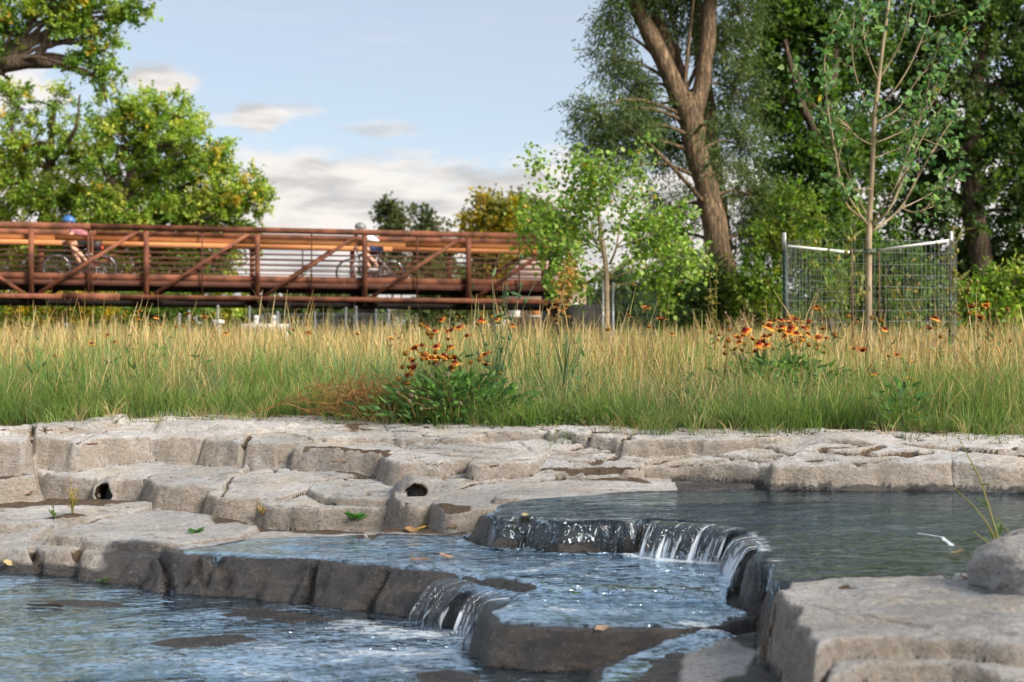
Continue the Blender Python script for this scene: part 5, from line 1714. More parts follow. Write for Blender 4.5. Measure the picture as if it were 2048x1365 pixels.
c1, c2 = deck_at(160), deck_at(741)
b1 = bicycle('bicycle', 'dark touring bicycle with black rear bag ridden by the cyclist in pink', (0.02, 0.022, 0.026), c1)
rider('person', 'cyclist in a pink shirt and blue helmet riding left on the bridge', c1, (0.34, 0.12, 0.15), (0.012, 0.012, 0.016), (0.55, 0.30, 0.20), (0.03, 0.13, 0.36))
b2 = bicycle('bicycle', 'pale grey bicycle ridden by the cyclist in white', (0.45, 0.45, 0.47), c2)
rider('person', 'cyclist in a white shirt and blue shorts riding left on the bridge', c2, (0.70, 0.70, 0.74), (0.012, 0.05, 0.14), (0.58, 0.33, 0.24), (0.16, 0.17, 0.17), shoe=(0.6, 0.6, 0.6))
bag = MB()
bag.box((-.36, 0, .90), (.26, .20, .30)).box((-.36, 0, 1.065), (.24, .18, .03))
bag.build('pannier_bag', M['black'], b1)
lm, lt = new_mat('rear_light')
e = lt.node('ShaderNodeEmission')
e.inputs[0].default_value = (1, 0.03, 0.01, 1)
e.inputs[1].default_value = 3.0
lt.l.new(e.outputs[0], lt.out.inputs[0])
lgt = MB()
lgt.ellipsoid((-.50, -.02, .86), (.022, .035, .035), 10, 8)
lgt.build('rear_light', lm, b1)
am = mat_plain('amber_lens', (0.8, 0.30, 0.02), 0.3)
lgt = MB()
lgt.ellipsoid((.40, -.10, .99), (.02, .03, .025), 10, 8)
lgt.build('front_reflector', am, b1)

# ------------------------------------------------------------------ things beyond the bridge
def gpost(px, py0, Y, wpx, label, mat='grey_post', cat='post', grp=None):
    x, y, zt = Q(px, py0, Y)
    z0 = gz(x, y)
    w = wpx * Y / FPX
    mb = MB()
    mb.tube([(0, 0, -.05), (0, 0, zt - z0 - .05)], w / 2, 10)
    mb.ellipsoid((0, 0, zt - z0 - .05), (w * .62, w * .62, .05), 10, 6)
    o = mb.build('fence_post', M[mat], None, True)
    o.location = (x, y, z0)
    tag(o, label, cat, grp)
    return o


PST = 'grey metal post of the tree fences under the bridge'
for px, py, Y, w in ((359, 626, 30, 5), (378, 620, 30, 5), (436, 610, 29, 5), (499, 612, 31, 4), (555, 622, 30, 6), (630, 622, 30, 4), (692, 614, 30, 5), (712, 612, 30.5, 6), (752, 618, 30, 5), (777, 618, 29, 6)):
    gpost(px, py, Y, w, PST, grp='grey fence posts under the bridge')


def wire_cage(name, label, px, Y, rad, ztop, mat, wire, cell, lean=0.0, seed=1, group=None):
    x, y, _ = Q(px, 600, Y)
    z0 = gz(x, y)
    root = empty(name, (x, y, z0))
    h = ztop - z0
    nv = int(2 * math.pi * rad / cell[0])
    rng = np.random.default_rng(seed)
    rr = lambda a: rad * (1 + 0.03 * math.sin(2 * a + seed) + 0.02 * math.sin(3 * a + 2))
    mb = MB()
    nh = int(h / cell[1])
    sag = lambda a: 0.015 * math.sin(a * 2 + 1) + lean * math.cos(a)
    for k in range(nv):
        a = 2 * math.pi * k / nv
        j1, j2 = rng.normal(0, .006), rng.normal(0, .005)
        p = [(rr(a) * math.cos(a) + (j1, j2, -j1)[k3], rr(a) * math.sin(a) + (0, j1, j2)[k3], u * (h + sag(a))) for k3, u in enumerate((0, .5, 1))]
        mb.tube(p, wire, 4, cap=False)
    tag(mb.build('upright_wires', mat, root), kind='stuff')
    mb = MB()
    A = np.linspace(0, 2 * np.pi, 73)
    for k in range(nh + 1):
        u = 1 - k * cell[1] / h
        if u < 0:
            break
        mb.tube([((rr(a) + .003) * math.cos(a), (rr(a) + .003) * math.sin(a), u * (h + sag(a)) + .006 * math.sin(3 * a + 1.7 * k)) for a in A], wire * 1.1, 4, cap=False)
    tag(mb.build('ring_wires', mat, root), kind='stuff')
    tag(root, label, 'wire cage', group)
    return root


wire_cage('wire_cage', 'tall round galvanised wire cage around the pale barked sapling', 1737, 13.1, 0.745, 1.765, M['galv'], .0011, (.052, .102), 0.0, 1)
wire_cage('wire_cage', 'dark green wire cage around the small cottonwood in front of the bridge end', 1213, 18.0, 0.60, 1.43, M['green_wire'], .002, (.055, .105), 0.0, 2)
for px, Y, lb in ((590, 31, 'thin grey wire cage under the middle of the bridge'), (735, 30, 'thin grey wire cage under the bridge beside the pale pier')):
    wire_cage('wire_cage', lb, px, Y, 0.75, ZC + (HZ - 628) * Y / FPX, M['galv'], .003, (.10, .15), 0, 3)


def t_post(px, py_top, py_mix, Y, label, flip):
    x, y, zt = Q(px, py_top, Y)
    z0 = gz(x, y)
    zm = Q(px, py_mix, Y)[2]
    root = empty('fence_stake', (x, y, z0))
    for nm, a, b, mt_ in (('painted_shaft', -.1, zm - z0, 'post_green'), ('bare_top', zm - z0, zt - z0, 'alu')):
        mb = MB()
        mb.box((0, 0, (a + b) / 2), (.036, .005, b - a - .002)).box((0, .016, (a + b) / 2), (.005, .026, b - a - .002))
        if nm == 'painted_shaft':
            for k in range(int((b - .1) / .055)):
                mb.box((0, -.006, .1 + k * .055), (.012, .008, .02))
        mb.build(nm, M[mt_], root)
    root.rotation_euler = (0, R(0.6) * flip, R(35) * flip)
    tag(root, label, 'stake')
    return root


t_post(1571, 465, 501, 13.0, 'green T-shaped stake with bare top left of the caged sapling', -1)
t_post(1902, 462, 499, 13.0, 'green T-shaped stake with bare top right of the caged sapling', 1)


def rod(name, a, b, r, mat, label, cat, parent=None, n=10):
    a, b = Vector(a), Vector(b)
    mb = MB()
    mb.tube([(0, 0, 0), tuple(b - a)], r, n)
    o = mb.build(name, mat, parent, True)
    o.location = a
    if label:
        tag(o, label, cat)
    return o


rod('brace_pipe', Q(1576, 493, 13.0), Q(1698, 505, 13.08), .0135, M['pvc'], 'white pipe brace running from the left stake towards the sapling', 'pipe')
rod('brace_pipe', Q(1898, 482, 13.0), Q(1770, 499, 13.08), .0135, M['pvc'], 'white pipe brace running from the right stake towards the sapling', 'pipe')
# strap round the trunk, tied to the pipes
mb = MB()
tx, ty, tz = Q(1738, 502, 13.1)
A = np.linspace(0, 2 * np.pi, 25)
V = []
for z in (-.016, .016):
    for a in A[:-1]:
        V.append((.062 * math.cos(a), .062 * math.sin(a), z))
q_ = [(k, (k + 1) % 24, 24 + (k + 1) % 24, 24 + k) for k in range(24)]
mb.add(V, q=q_)
mb.bar((-.06, -.02, 0), (-.175, -.03, -.012), .006, .018).bar((.06, -.02, 0), (.15, -.03, .01), .006, .018)
st2 = mb.build('tree_strap', M['strap'], None, True)
st2.location = (tx, ty, tz)
tag(st2, 'dark green strap tying the sapling trunk to its braces', 'strap')
rod('steel_rod', (Q(1707, 640, 12.9)[0], 12.9, .5), Q(1704, 498, 12.9), .007, M['rusty_rod'], 'thin rusty rod standing left of the sapling trunk', 'rod')
rod('steel_rod', (Q(1759, 640, 13.4)[0], 13.4, .5), Q(1758, 500, 13.4), .007, M['rusty_rod'], 'thin rusty rod standing right of the sapling trunk', 'rod')
for px, lb, t0 in ((1206, 'pale stake left of the small cottonwood trunk', 560), (1226, 'pale stake right of the small cottonwood trunk', 565)):
    rod('tree_stake', (Q(px, 640, 18.2)[0], 18.2, .5), Q(px, t0, 18.2), .016, M['alu'], lb, 'stake')

# white barrier under the bridge
bx_, by_, _ = Q(530, 655, 33)
wb = empty('white_barrier', (bx_, by_, gz(bx_, by_)))
zz = Q(530, 655, 33)[2] - gz(bx_, by_)
mb = MB()
mb.box((0, 0, zz), (1.1, .10, .16))
mb.build('rail', M['white'], wb)
for dx in (-.2, .22):
    mb = MB()
    mb.box((dx, .02, (zz + .2) / 2), (.09, .09, zz + .2)).ellipsoid((dx, .02, zz + .22), (.075, .075, .06), 10, 7)
    mb.build('post', M['white'], wb, False)
for dx in (-.5, .5):
    mb = MB()
    mb.box((dx, 0, zz / 2 - .05), (.08, .08, zz))
    mb.build('leg', M['white'], wb)
tag(wb, 'white rail barrier with two round topped posts under the bridge', 'barrier')
bx_, by_, _ = Q(437, 645, 33)
mb = MB()
zz = Q(437, 645, 33)[2] - gz(bx_, by_)
mb.box((0, 0, zz / 2), (.06, .06, zz)).ellipsoid((0, 0, zz), (.15, .08, .07), 10, 7)
o = mb.build('white_marker', M['white'])
o.location = (bx_, by_, gz(bx_, by_))
tag(o, 'small white marker post in the grass left of the white barrier', 'marker')

# small park building seen through the right end of the bridge
YB = 58
k_ = YB / FPX
bld = empty('park_building', (Q(1092, 650, YB)[0], YB, .54))
zc_ = ZC - .54
wall_m = mat_plain('tan_wall', (0.30, 0.21, 0.15), 0.85, 0, 0.1, 3)
roof_m = mat_plain('pink_tan_roof', (0.52, 0.33, 0.26), 0.8, 0, 0.12, 2)
hw = 88 * k_
z_e, z_r = (HZ - 568) * k_ + zc_, (HZ - 512) * k_ + zc_
mb = MB()
mb.box((0, 1.6, z_e / 2), (2 * hw - .3, 3.0, z_e))
mb.build('wall', wall_m, bld)
mb = MB()
mb.add([(-hw, -.3, z_e), (hw, -.3, z_e), (hw - .9, 1.6, z_r), (-hw + .9, 1.6, z_r), (-hw, 3.5, z_e), (hw, 3.5, z_e), (-hw, -.3, z_e + .08), (hw, -.3, z_e + .08), (hw, 3.5, z_e + .08), (-hw, 3.5, z_e + .08)], q=[(0, 1, 5, 4), (6, 7, 2, 3), (9, 3, 2, 8), (0, 6, 7, 1), (4, 5, 8, 9)], t=[(6, 3, 9), (7, 8, 2)])
mb.build('roof', roof_m, bld)
wm_ = [M['white'], mat_plain('orange_board', (0.5, 0.22, 0.07), 0.7), mat_plain('blue_grey_glass', (0.10, 0.14, 0.18), 0.15), M['white'], mat_plain('cream_board', (0.6, 0.48, 0.30), 0.7), mat_plain('blue_grey_glass', (0.12, 0.16, 0.22), 0.15)]
for k in range(4):
    mb = MB()
    mb.box((-hw + .5 + k * .42 * 2, .09, z_e * .52), (.46, .05, .52))
    w_o = mb.build('window', wm_[k], bld)
    mb = MB()
    mb.box((-hw + .5 + k * .42 * 2, .055, z_e * .52 - .29), (.54, .07, .06))
    mb.build('sill', M['concrete'], w_o)
tag(bld, 'low park building with a pinkish roof seen through the right end of the bridge', 'building')


# ------------------------------------------------------------------ the two planted young trees
def young_tree(name, label, Y, trunk, branches, nleaf, ls, lw, pal, ymin, bark, dens_pow=1.2, leaf_from=0.25, off=0.05, sub=3, sublen=0.25, yellow=None, yp=0.0, group=None, clusters=None):
    root = empty(name, (0, 0, 0))
    c, r = path_px(trunk, Y, 34)
    x0, y0 = c[0][0], c[0][1]
    base = np.array((x0, y0, gz(x0, y0)))
    root.location = tuple(base)
    mb = MB()
    mb.tube(c - base, r, 12)
    mb.build('trunk', bark, root, True)
    segs = []
    for b in branches:
        bc, br = path_px(b, Y, 20)
        mb = MB()
        mb.tube(bc - base, np.maximum(br * .68, .002), 7)
        # side twigs
        for k in range(sub):
            i = int(RNG.uniform(0.3, 0.92) * 19)
            d = nrmz(bc[min(i + 1, 19)] - bc[i - 1])
            dirn = nrmz(d + RNG.normal(0, 0.55, 3) + np.array([0, 0, .15]))
            L = sublen * RNG.uniform(.5, 1.2)
            tw = spline([bc[i], bc[i] + dirn * L * .5, bc[i] + dirn * L + np.array([0, 0, L * .1])], 8)
            mb.tube(tw - base, np.linspace(max(br[i] * .5, .003), .0015, 8), 5)
            segs.append((tw, 1.0))
        mb.build('branch', bark, root, True)
        segs.append((bc, 1.0))
    segs.append((c[20:], .7))
    B, D = [], []
    for sg, wgt in segs:
        L = np.linalg.norm(np.diff(sg, axis=0), axis=1).sum()
        n = int(nleaf * L * wgt)
        u = leaf_from + (1 - leaf_from) * RNG.random(n) ** (1 / dens_pow)
        i = u * (len(sg) - 1)
        i0 = np.minimum(i.astype(int), len(sg) - 2)
        f = (i - i0)[:, None]
        p = sg[i0] * (1 - f) + sg[i0 + 1] * f
        B.append(p + RNG.normal(0, off, (n, 3)))
        D.append(nrmz(sg[i0 + 1] - sg[i0]) * .5 + RNG.normal(0, .7, (n, 3)) + np.array([0, 0, -.35]))
    B, D = np.concatenate(B), np.concatenate(D)
    n = len(B)
    C = pick(pal, n, 0.28)
    if yellow is not None:
        iy = RNG.random(n) < yp
        C[iy] = pick(yellow, int(iy.sum()), .2)
    Lf = ls * RNG.uniform(.6, 1.2, n)
    V, q, Cc = leaf_arrays(B, D, Lf, Lf * lw, C, .18, 'oval')
    mesh_np('crown', V - base, q, M['leaf'], root, {'Col': Cc}, False)
    tag(root, label, 'tree', group)
    return root


def zb(*pts):
    """branch points read from an enlargement that starts at (1000,0) and is 1.954 times larger"""
    return [(1000 + p[0] / 1.954, p[1] / 1.954) + tuple(p[2:]) for p in pts]


SAPL = [(0.09, 0.19, 0.06), (0.12, 0.24, 0.07), (0.16, 0.29, 0.085), (0.07, 0.15, 0.05), (0.21, 0.33, 0.11)]
young_tree('young_tree', 'slender pale barked sapling with sparse leaves inside the tall wire cage', 13.1,
           [(1737, 780, 7.2), (1737, 600, 6.8), (1738, 460, 6), (1745, 330, 4.6), (1748, 250, 5), (1762, 120, 3.8), (1778, 0, 2.8), (1790, -110, 1.8)],
           [zb((1440, 885, 4), (1380, 800, 3.2, -.1), (1330, 700, 2.8, -.15), (1305, 560, 2.4, -.2), (1275, 380, 1.9, -.2), (1272, 200, 1.5, -.2), (1340, 40, 1, -.2)),
            zb((1430, 870, 3.6), (1350, 790, 3, .1), (1320, 640, 2.4, .1), (1370, 480, 1.8, .1), (1420, 430, 1.2, .1)),
            zb((1445, 860, 3.6), (1400, 780, 3, .2), (1355, 680, 2.6, .2), (1300, 560, 2, .2), (1280, 470, 1.2, .2)),
            zb((1452, 890, 4.2), (1520, 820, 3.4, -.1), (1580, 690, 2.8, -.1), (1640, 560, 2.2, -.1), (1700, 450, 1.2, -.1)),
            zb((1455, 905, 4.2), (1560, 820, 3.4, .1), (1640, 680, 2.6, .1), (1720, 540, 2, .1), (1790, 440, 1, .1)),
            zb((1450, 880, 3), (1540, 740, 2.4, -.25), (1580, 640, 2, -.25), (1660, 420, 1.4, -.25), (1720, 300, 1, -.2)),
            zb((1560, 820, 2), (1680, 760, 1.6, .2), (1770, 690, 1.2, .2), (1820, 650, .8, .2)),
            zb((1570, 815, 1.8), (1620, 830, 1.2), (1690, 810, .8)),
            zb((1460, 570, 3), (1400, 540, 2.2, -.1), (1330, 470, 1.7, -.1), (1220, 400, 1.2, -.1), (1150, 250, .8, -.1)),
            zb((1465, 560, 3), (1540, 530, 2.2, .1), (1640, 470, 1.6, .1), (1750, 300, 1.2, .1), (1830, 120, .9, .1), (1890, 20, .6, .1)),
            zb((1468, 500, 3), (1400, 330, 2.2, .1), (1375, 200, 1.8, .1), (1385, 60, 1.3, .1), (1395, -60, .8, .1)),
            zb((1480, 420, 3), (1550, 340, 2.3, -.1), (1620, 220, 1.8, -.1), (1680, 60, 1.3, -.1), (1700, -60, .9, -.1)),
            zb((1470, 480, 2.6), (1560, 420, 2, .15), (1640, 300, 1.6, .15), (1720, 240, 1.2, .15), (1800, 180, .8, .15)),
            zb((1490, 300, 2.6), (1560, 180, 2, .1), (1600, 60, 1.5, .1), (1630, -80, 1, .1)),
            zb((1485, 330, 2.2), (1440, 220, 1.7, -.1), (1420, 100, 1.2, -.1), (1450, -40, .8, -.1)),
            zb((1462, 540, 2.2), (1500, 500, 1.5, -.2), (1570, 460, 1.2, -.2), (1640, 390, .8, -.2)),
            zb((1455, 740, 2), (1400, 740, 1.4, -.2), (1340, 750, .8, -.2)),
            zb((1460, 620, 2), (1510, 600, 1.4, .2), (1600, 560, .9, .2), (1700, 470, .7, .2))],
           30, .076, .74, SAPL, 0, M['bark_pale'], 2.6, .35, .04, 5, .28, YELLOW, 0.01)


def zc3(*pts):
    """points from the enlargement that starts at (1040,280) and is 4.016 times larger"""
    return [(1040 + p[0] / 4.016, 280 + p[1] / 4.016) + tuple(p[2:]) for p in pts]


YCOT = [(0.19, 0.32, 0.05), (0.26, 0.40, 0.06), (0.32, 0.44, 0.09), (0.13, 0.23, 0.04)]
young_tree('young_tree', 'small bushy light green cottonwood in front of the right end of the bridge', 18.0,
           [(1214, 712, 6.5), (1214, 620, 6), (1213, 560, 5.5), (1210, 520, 5), (1203, 470, 4), (1196, 420, 2.8), (1190, 370, 1.8), (1185, 330, 1)],
           [zc3((690, 1020, 4), (650, 880, 3), (600, 800, 2.2), (500, 640, 1.6), (380, 480, 1.2), (200, 300, 1), (110, 190, .7)),
            zc3((700, 1000, 4), (660, 900, 3, .2), (560, 830, 2.2, .2), (430, 780, 1.6, .2), (250, 760, 1.1, .2), (80, 780, .7, .2)),
            zc3((720, 1000, 4), (770, 880, 3, -.1), (800, 700, 2.2, -.1), (830, 560, 1.7, -.1), (930, 380, 1.3, -.1), (990, 160, 1, -.1), (1010, 30, .6, -.1)),
            zc3((780, 860, 2.2), (860, 760, 1.6, .1), (910, 700, 1.2, .1), (1000, 600, .8, .1)),
            zc3((770, 870, 2.2), (900, 820, 1.6, -.2), (1050, 760, 1.2, -.2), (1250, 640, .9, -.2), (1400, 570, .6, -.2)),
            zc3((720, 1080, 3), (880, 980, 2.3, .2), (1000, 870, 1.8, .2), (1120, 720, 1.2, .2), (1200, 600, .8, .2)),
            zc3((890, 975, 2), (1000, 940, 1.6, .2), (1100, 920, 1.3, .2), (1260, 870, .9, .2)),
            zc3((720, 1120, 2.6), (880, 1060, 2, -.2), (1080, 1000, 1.6, -.2), (1260, 930, 1, -.2)),
            zc3((720, 1180, 2.6), (880, 1150, 2.1), (1050, 1150, 1.8), (1200, 1160, 1.5), (1310, 1130, 1.1), (1440, 1080, .7)),
            zc3((920, 1150, 1.5), (1000, 1210, 1.1), (1090, 1230, .8), (1140, 1180, .6)),
            zc3((690, 1060, 2.6), (560, 990, 2, -.2), (450, 930, 1.6, -.2), (330, 880, 1.2, -.2), (200, 800, .8, -.2), (20, 800, .6, -.2)),
            zc3((690, 1100, 2.4), (620, 1090, 1.8, .2), (540, 1140, 1.4, .2), (430, 1150, 1, .2)),
            zc3((600, 800, 1.8), (560, 620, 1.4, .2), (470, 480, 1.1, .2), (370, 200, .7, .2)),
            zc3((640, 840, 2), (640, 640, 1.5, -.2), (660, 480, 1.2, -.2), (720, 300, .8, -.2)),
            zc3((500, 640, 1.3), (380, 560, 1, -.2), (250, 560, .8, -.2), (120, 600, .5, -.2)),
            zc3((430, 780, 1.2), (330, 700, .9), (200, 660, .6)),
            zc3((560, 620, 1.2), (560, 420, .9), (540, 260, .6)),
            zc3((200, 800, .9), (160, 880, .7), (230, 960, .6)),
            zc3((330, 880, 1), (260, 1000, .7), (300, 1100, .5))],
           95, .068, .92, YCOT, 0, M['bark_pale'], 1.2, .2, .08, 6, .36, YELLOW, 0.015)
# the dead brown branch in front of the small cottonwood
root = empty('dead_branch', P(1118, 716, .54))
b0 = np.array(root.location)
br = spline([Q(1116, 640, 17.2), Q(1122, 600, 17.2), Q(1132, 560, 17.2), Q(1142, 525, 17.2)], 16)
br = np.concatenate([[b0], br])
mb = MB()
mb.tube(br - b0, np.linspace(.009, .003, len(br)), 6)
mb.build('stem', M['bark_pale'], root, True)
n = 150
i = RNG.integers(2, len(br), n)
B = br[i] + RNG.normal(0, .07, (n, 3))
V, q, C = leaf_arrays(B, RNG.normal(0, 1, (n, 3)), .05 * RNG.uniform(.7, 1.2, n), .04, pick([(0.42, 0.22, 0.05), (0.5, 0.30, 0.08), (0.34, 0.16, 0.04)], n, .2), .3, 'oval')
mesh_np('leaves', V - b0, q, M['leaf'], root, {'Col': C}, False)
tag(root, 'dead branch with dry orange brown leaves beside the small cottonwood', 'branch')


# ------------------------------------------------------------------ blanket flowers
def bloom_mesh(kind, seed):
    rng = np.random.default_rng(seed)
    mb = MB()
    if kind == 'bloom':
        n = int(rng.integers(8, 13))
        droop = rng.uniform(-.7, .3)
        for k in range(n):
            a = 2 * math.pi * k / n + rng.normal(0, .08)
            L = .034 * rng.uniform(.75, 1.15)
            if rng.random() < .08:
                continue
            w = .0135
            d = np.array((math.cos(a), math.sin(a), 0))
            s = np.array((-d[1], d[0], 0))
            tip = droop + rng.normal(0, .12)
            up = np.array((0, 0, 1.0))
            pts, col = [], []
            for u, ww in ((0.25, .45), (.6, .8), (.86, 1.0)):
                for sg in (-1, 1):
                    pts.append(d * L * u + s * w * ww * sg * .5 + up * (tip * L * u * u + .004))
            # three lobed tip
            for sg in (-1, 0, 1):
                pts.append(d * L * (1.0 + (.06 if sg == 0 else 0)) + s * w * .42 * sg + up * (tip * L + .004))
            cr, cm, cy_ = (.30, .012, .014), (.50, .03, .015), (.78, .36, .012) if rng.random() < .8 else (.62, .12, .012)
            col = [cr, cr, cm, cm, cy_, cy_, cy_, cy_, cy_]
            mb.add(pts, q=[(0, 1, 3, 2), (2, 3, 5, 4)], t=[(4, 7, 6), (4, 5, 7), (5, 8, 7)], col=np.array(col))
        mb.ellipsoid((0, 0, .006), (.0125, .0125, .010), 12, 8, col=(.085, .014, .012))
        for k in range(26):
            a, rr_ = rng.uniform(0, 6.28), rng.uniform(.2, 1) ** .5 * .0115
            mb.ellipsoid((rr_ * math.cos(a), rr_ * math.sin(a), .007 + .008 * math.sqrt(max(0, 1 - (rr_ / .0125) ** 2))), (.0018, .0018, .0022), 4, 3, col=(.20, .05, .02) if k % 3 else (.4, .18, .03))
    elif kind == 'ball':
        mb.ellipsoid((0, 0, .006), (.0125, .0125, .0115), 12, 8, col=(.26, .125, .018))
        for k in range(60):
            th, a = math.acos(1 - 1.5 * rng.random()), rng.uniform(0, 6.28)
            d = np.array((math.sin(th) * math.cos(a), math.sin(th) * math.sin(a), math.cos(th)))
            p = d * .0125 + np.array((0, 0, .006))
            mb.tube([p, p + d * .0035], [.0014, .0003], 4, col=(.34, .17, .02) if k % 2 else (.22, .09, .015), cap=False)
        for k in range(9):
            a = 2 * math.pi * k / 9
            d = np.array((math.cos(a), math.sin(a), 0))
            s = np.array((-d[1], d[0], 0))
            mb.add([d * .004 - s * .003, d * .004 + s * .003, d * .014 + np.array((0, 0, -.006))], t=[(0, 1, 2)], col=(.10, .15, .04))
    else:
        mb.ellipsoid((0, 0, .006), (.007, .007, .007), 8, 6, col=(.30, .20, .12))
        for k in range(70):
            d = rng.normal(0, 1, 3)
            d /= np.linalg.norm(d)
            p = d * .006 + np.array((0, 0, .006))
            mb.tube([p, p + d * .0055], [.0013, .0005], 3, col=(.55, .47, .40) if k % 3 else (.34, .24, .17), cap=False)
    return mb.build(kind, M['petal'], None, False, True)


BLOOM = [bloom_mesh('bloom', s) for s in range(1, 9)]
BALL = [bloom_mesh('ball', s) for s in (1, 2)]
FLUFF = [bloom_mesh('fluff', s) for s in (1, 2)]
SEED_NAME = {'bloom': 'bloom', 'ball': 'seed_head', 'fluff': 'withered_head'}


def flower(parent, off, head, root_pt, kind, scale=1.0):
    """a stem from root_pt to head with its bloom; coordinates in the world, parts of parent"""
    head, root_pt = np.array(head), np.array(root_pt)
    mid = root_pt * .45 + head * .55 + np.array([(root_pt[0] - head[0]) * .18, 0, .02])
    c = spline([root_pt, mid, head], 9)
    mb = MB()
    dry = kind == 'fluff'
    g = np.array((.36, .25, .10)) if dry else np.array((.17, .19, .05))
    mb.tube(c - off, np.linspace(.0023, .0016, 9), 5, col=g * RNG.uniform(.8, 1.2))
    stem = mb.build('stem', M['petal'], parent, True)
    me = {'bloom': BLOOM, 'ball': BALL, 'fluff': FLUFF}[kind]
    o = link(SEED_NAME[kind], me[RNG.integers(0, len(me))], stem)
    o.location = tuple(head - off)
    d = Vector(tuple(c[-1] - c[-2])).normalized()
    t = Vector((RNG.normal(0, .45), RNG.uniform(-1.0, .35), 1.0)).normalized()
    dd = (d * .4 + t).normalized()
    e_ = dd.to_track_quat('Z', 'Y').to_euler()
    o.rotation_euler = e_
    o.scale = tuple(scale * RNG.uniform(.72, 1.18) * np.array((1, 1, RNG.uniform(.8, 1.2))))
    return stem


def broad_leaves(n, center, rx, ry, h, ls, pal, wide=.34, up=.7):
    x = RNG.normal(0, rx * .5, n)
    y = RNG.normal(0, ry * .5, n)
    hh = h * (1 - (x / rx) ** 2 * .25 - (y / ry) ** 2 * .2).clip(.15, 1) * RNG.random(n) ** .7
    B = np.stack([center[0] + x, center[1] + y, center[2] + hh], -1)
    D = np.stack([x / rx + RNG.normal(0, .5, n), y / ry + RNG.normal(0, .5, n) - .2, np.full(n, up) * RNG.uniform(.2, 1.2, n)], -1)
    L = ls * RNG.uniform(.6, 1.25, n)
    return leaf_arrays(B, D, L, L * wide, pick(pal, n, .25), .15, 'oval')


def clump(label, base_px, Y, heads, rx, ry, h, nleaf, pal, scale=1.0, spread=.13, ls=.085):
    bx, by, bz = Q(base_px[0], base_px[1], Y)
    bz = max(.5, gz(bx, by))
    root = empty('flower_clump', (bx, by, bz))
    off = np.array((bx, by, bz))
    V, q, C = broad_leaves(nleaf, off, rx, ry, h, ls, pal)
    mesh_np('leaves', V - off, q, M['leaf'], root, {'Col': C}, False)
    for px, py, kind, dy in heads:
        hd = Q(px, py, Y + dy)
        t = RNG.normal(0, 1, 2) * spread
        rt = (bx + (hd[0] - bx) * .45 + t[0] * .4, by + dy * .5 + t[1] * .3, 0)
        rt = (rt[0], rt[1], max(.5, gz(rt[0], rt[1])) + h * .1)
        flower(root, off, hd, rt, kind, scale)
    tag(root, label, 'flowers', 'blanket flower clumps')
    return root


def zz_(o, k, pts, kind, dy=(-.12, .25)):
    return [(o[0] + a / k, o[1] + b / k, kind, RNG.uniform(*dy)) for a, b in pts]


FL = [(0.09, 0.19, 0.045), (0.12, 0.24, 0.055), (0.15, 0.27, 0.07), (0.19, 0.29, 0.09), (0.07, 0.15, 0.045)]
h1 = zz_((780, 660), 6.827, [(340, 260), (435, 225), (630, 230), (815, 245), (460, 365), (730, 355), (670, 395), (890, 395), (575, 390), (885, 445), (1305, 345), (1420, 675), (335, 525), (320, 435), (820, 530), (240, 640), (790, 135), (1310, 480), (790, 395)], 'bloom')
h1 += zz_((780, 660), 6.827, [(605, 20), (770, 20), (840, 15), (1055, 90)], 'bloom', (.3, .7))
h1 += zz_((780, 660), 6.827, [(210, 340), (625, 320), (450, 330), (510, 400), (450, 410), (735, 410), (550, 465), (600, 465), (635, 445), (180, 520), (265, 525), (870, 515), (295, 615), (125, 685), (205, 740), (255, 745), (275, 405), (1110, 455), (1225, 425), (1505, 600), (520, 65), (590, 65), (575, 120), (1400, 715)], 'ball')
h1 += zz_((780, 660), 6.827, [(655, 475), (470, 575), (570, 640), (795, 610), (730, 665), (100, 860), (290, 900), (540, 930), (875, 965), (430, 1085), (1270, 605), (1270, 690), (960, 1010), (265, 990)], 'fluff', (-.2, .05))
clump('large blanket flower clump with red and yellow blooms at the edge of the rock', (912, 835), 7.72, h1, .36, .2, .25, 800, FL, 1.05, .13, .066)
h2 = zz_((1400, 600), 6.827, [(945, 295), (1110, 280), (1185, 290), (1305, 280), (1225, 325), (1260, 245), (1485, 310), (620, 415), (940, 365), (1110, 370), (1235, 385), (1410, 390), (1085, 440), (1215, 440), (1320, 455), (1465, 470), (1675, 405), (515, 525), (590, 500), (885, 500), (965, 490), (1165, 500), (715, 550), (535, 580), (800, 595), (860, 570), (905, 615), (1250, 555), (1385, 530), (1610, 525), (1720, 530), (475, 690), (760, 715)], 'bloom', (-.3, .4))
h2 += zz_((1400, 600), 6.827, [(150, 450), (405, 420), (270, 490), (245, 560), (390, 570), (1190, 240), (1040, 280), (350, 645), (575, 695), (615, 615), (1320, 655), (1480, 630), (1470, 390), (1600, 625), (1710, 655), (1600, 685), (1835, 490), (1705, 735), (345, 745), (1000, 680)], 'ball', (-.3, .4))
h2 += zz_((1400, 600), 6.827, [(205, 530), (480, 745), (580, 820)], 'fluff', (-.3, .2))
clump('wide blanket flower clump standing back in the tan grass before the wire cage', (1560, 790), 8.7, h2, .42, .35, .30, 480, FL, 1.1, .2, .085)
# leafy plant at the rock edge right
bx, by, _ = P(1785, 850, .505)
by = float(edge_y(bx)) + .10
o_ = np.array((bx, by, max(.5, gz(bx, by))))
root = empty('leafy_plant', tuple(o_))
V, q, C = broad_leaves(80, o_, .13, .1, .24, .055, [(0.10, 0.20, 0.05), (0.13, 0.24, 0.06), (0.08, 0.16, 0.05)], .45)
mesh_np('leaves', V - o_, q, M['leaf'], root, {'Col': C}, False)
mb = MB()
mb.tube([(0, 0, 0), (-.01, 0, .14), (-.03, 0, .27)], [.004, .003, .002], 6)
mb.build('stem', M['strap'], root, True)
tag(root, 'bright green leafy plant at the rock edge on the right', 'plant')

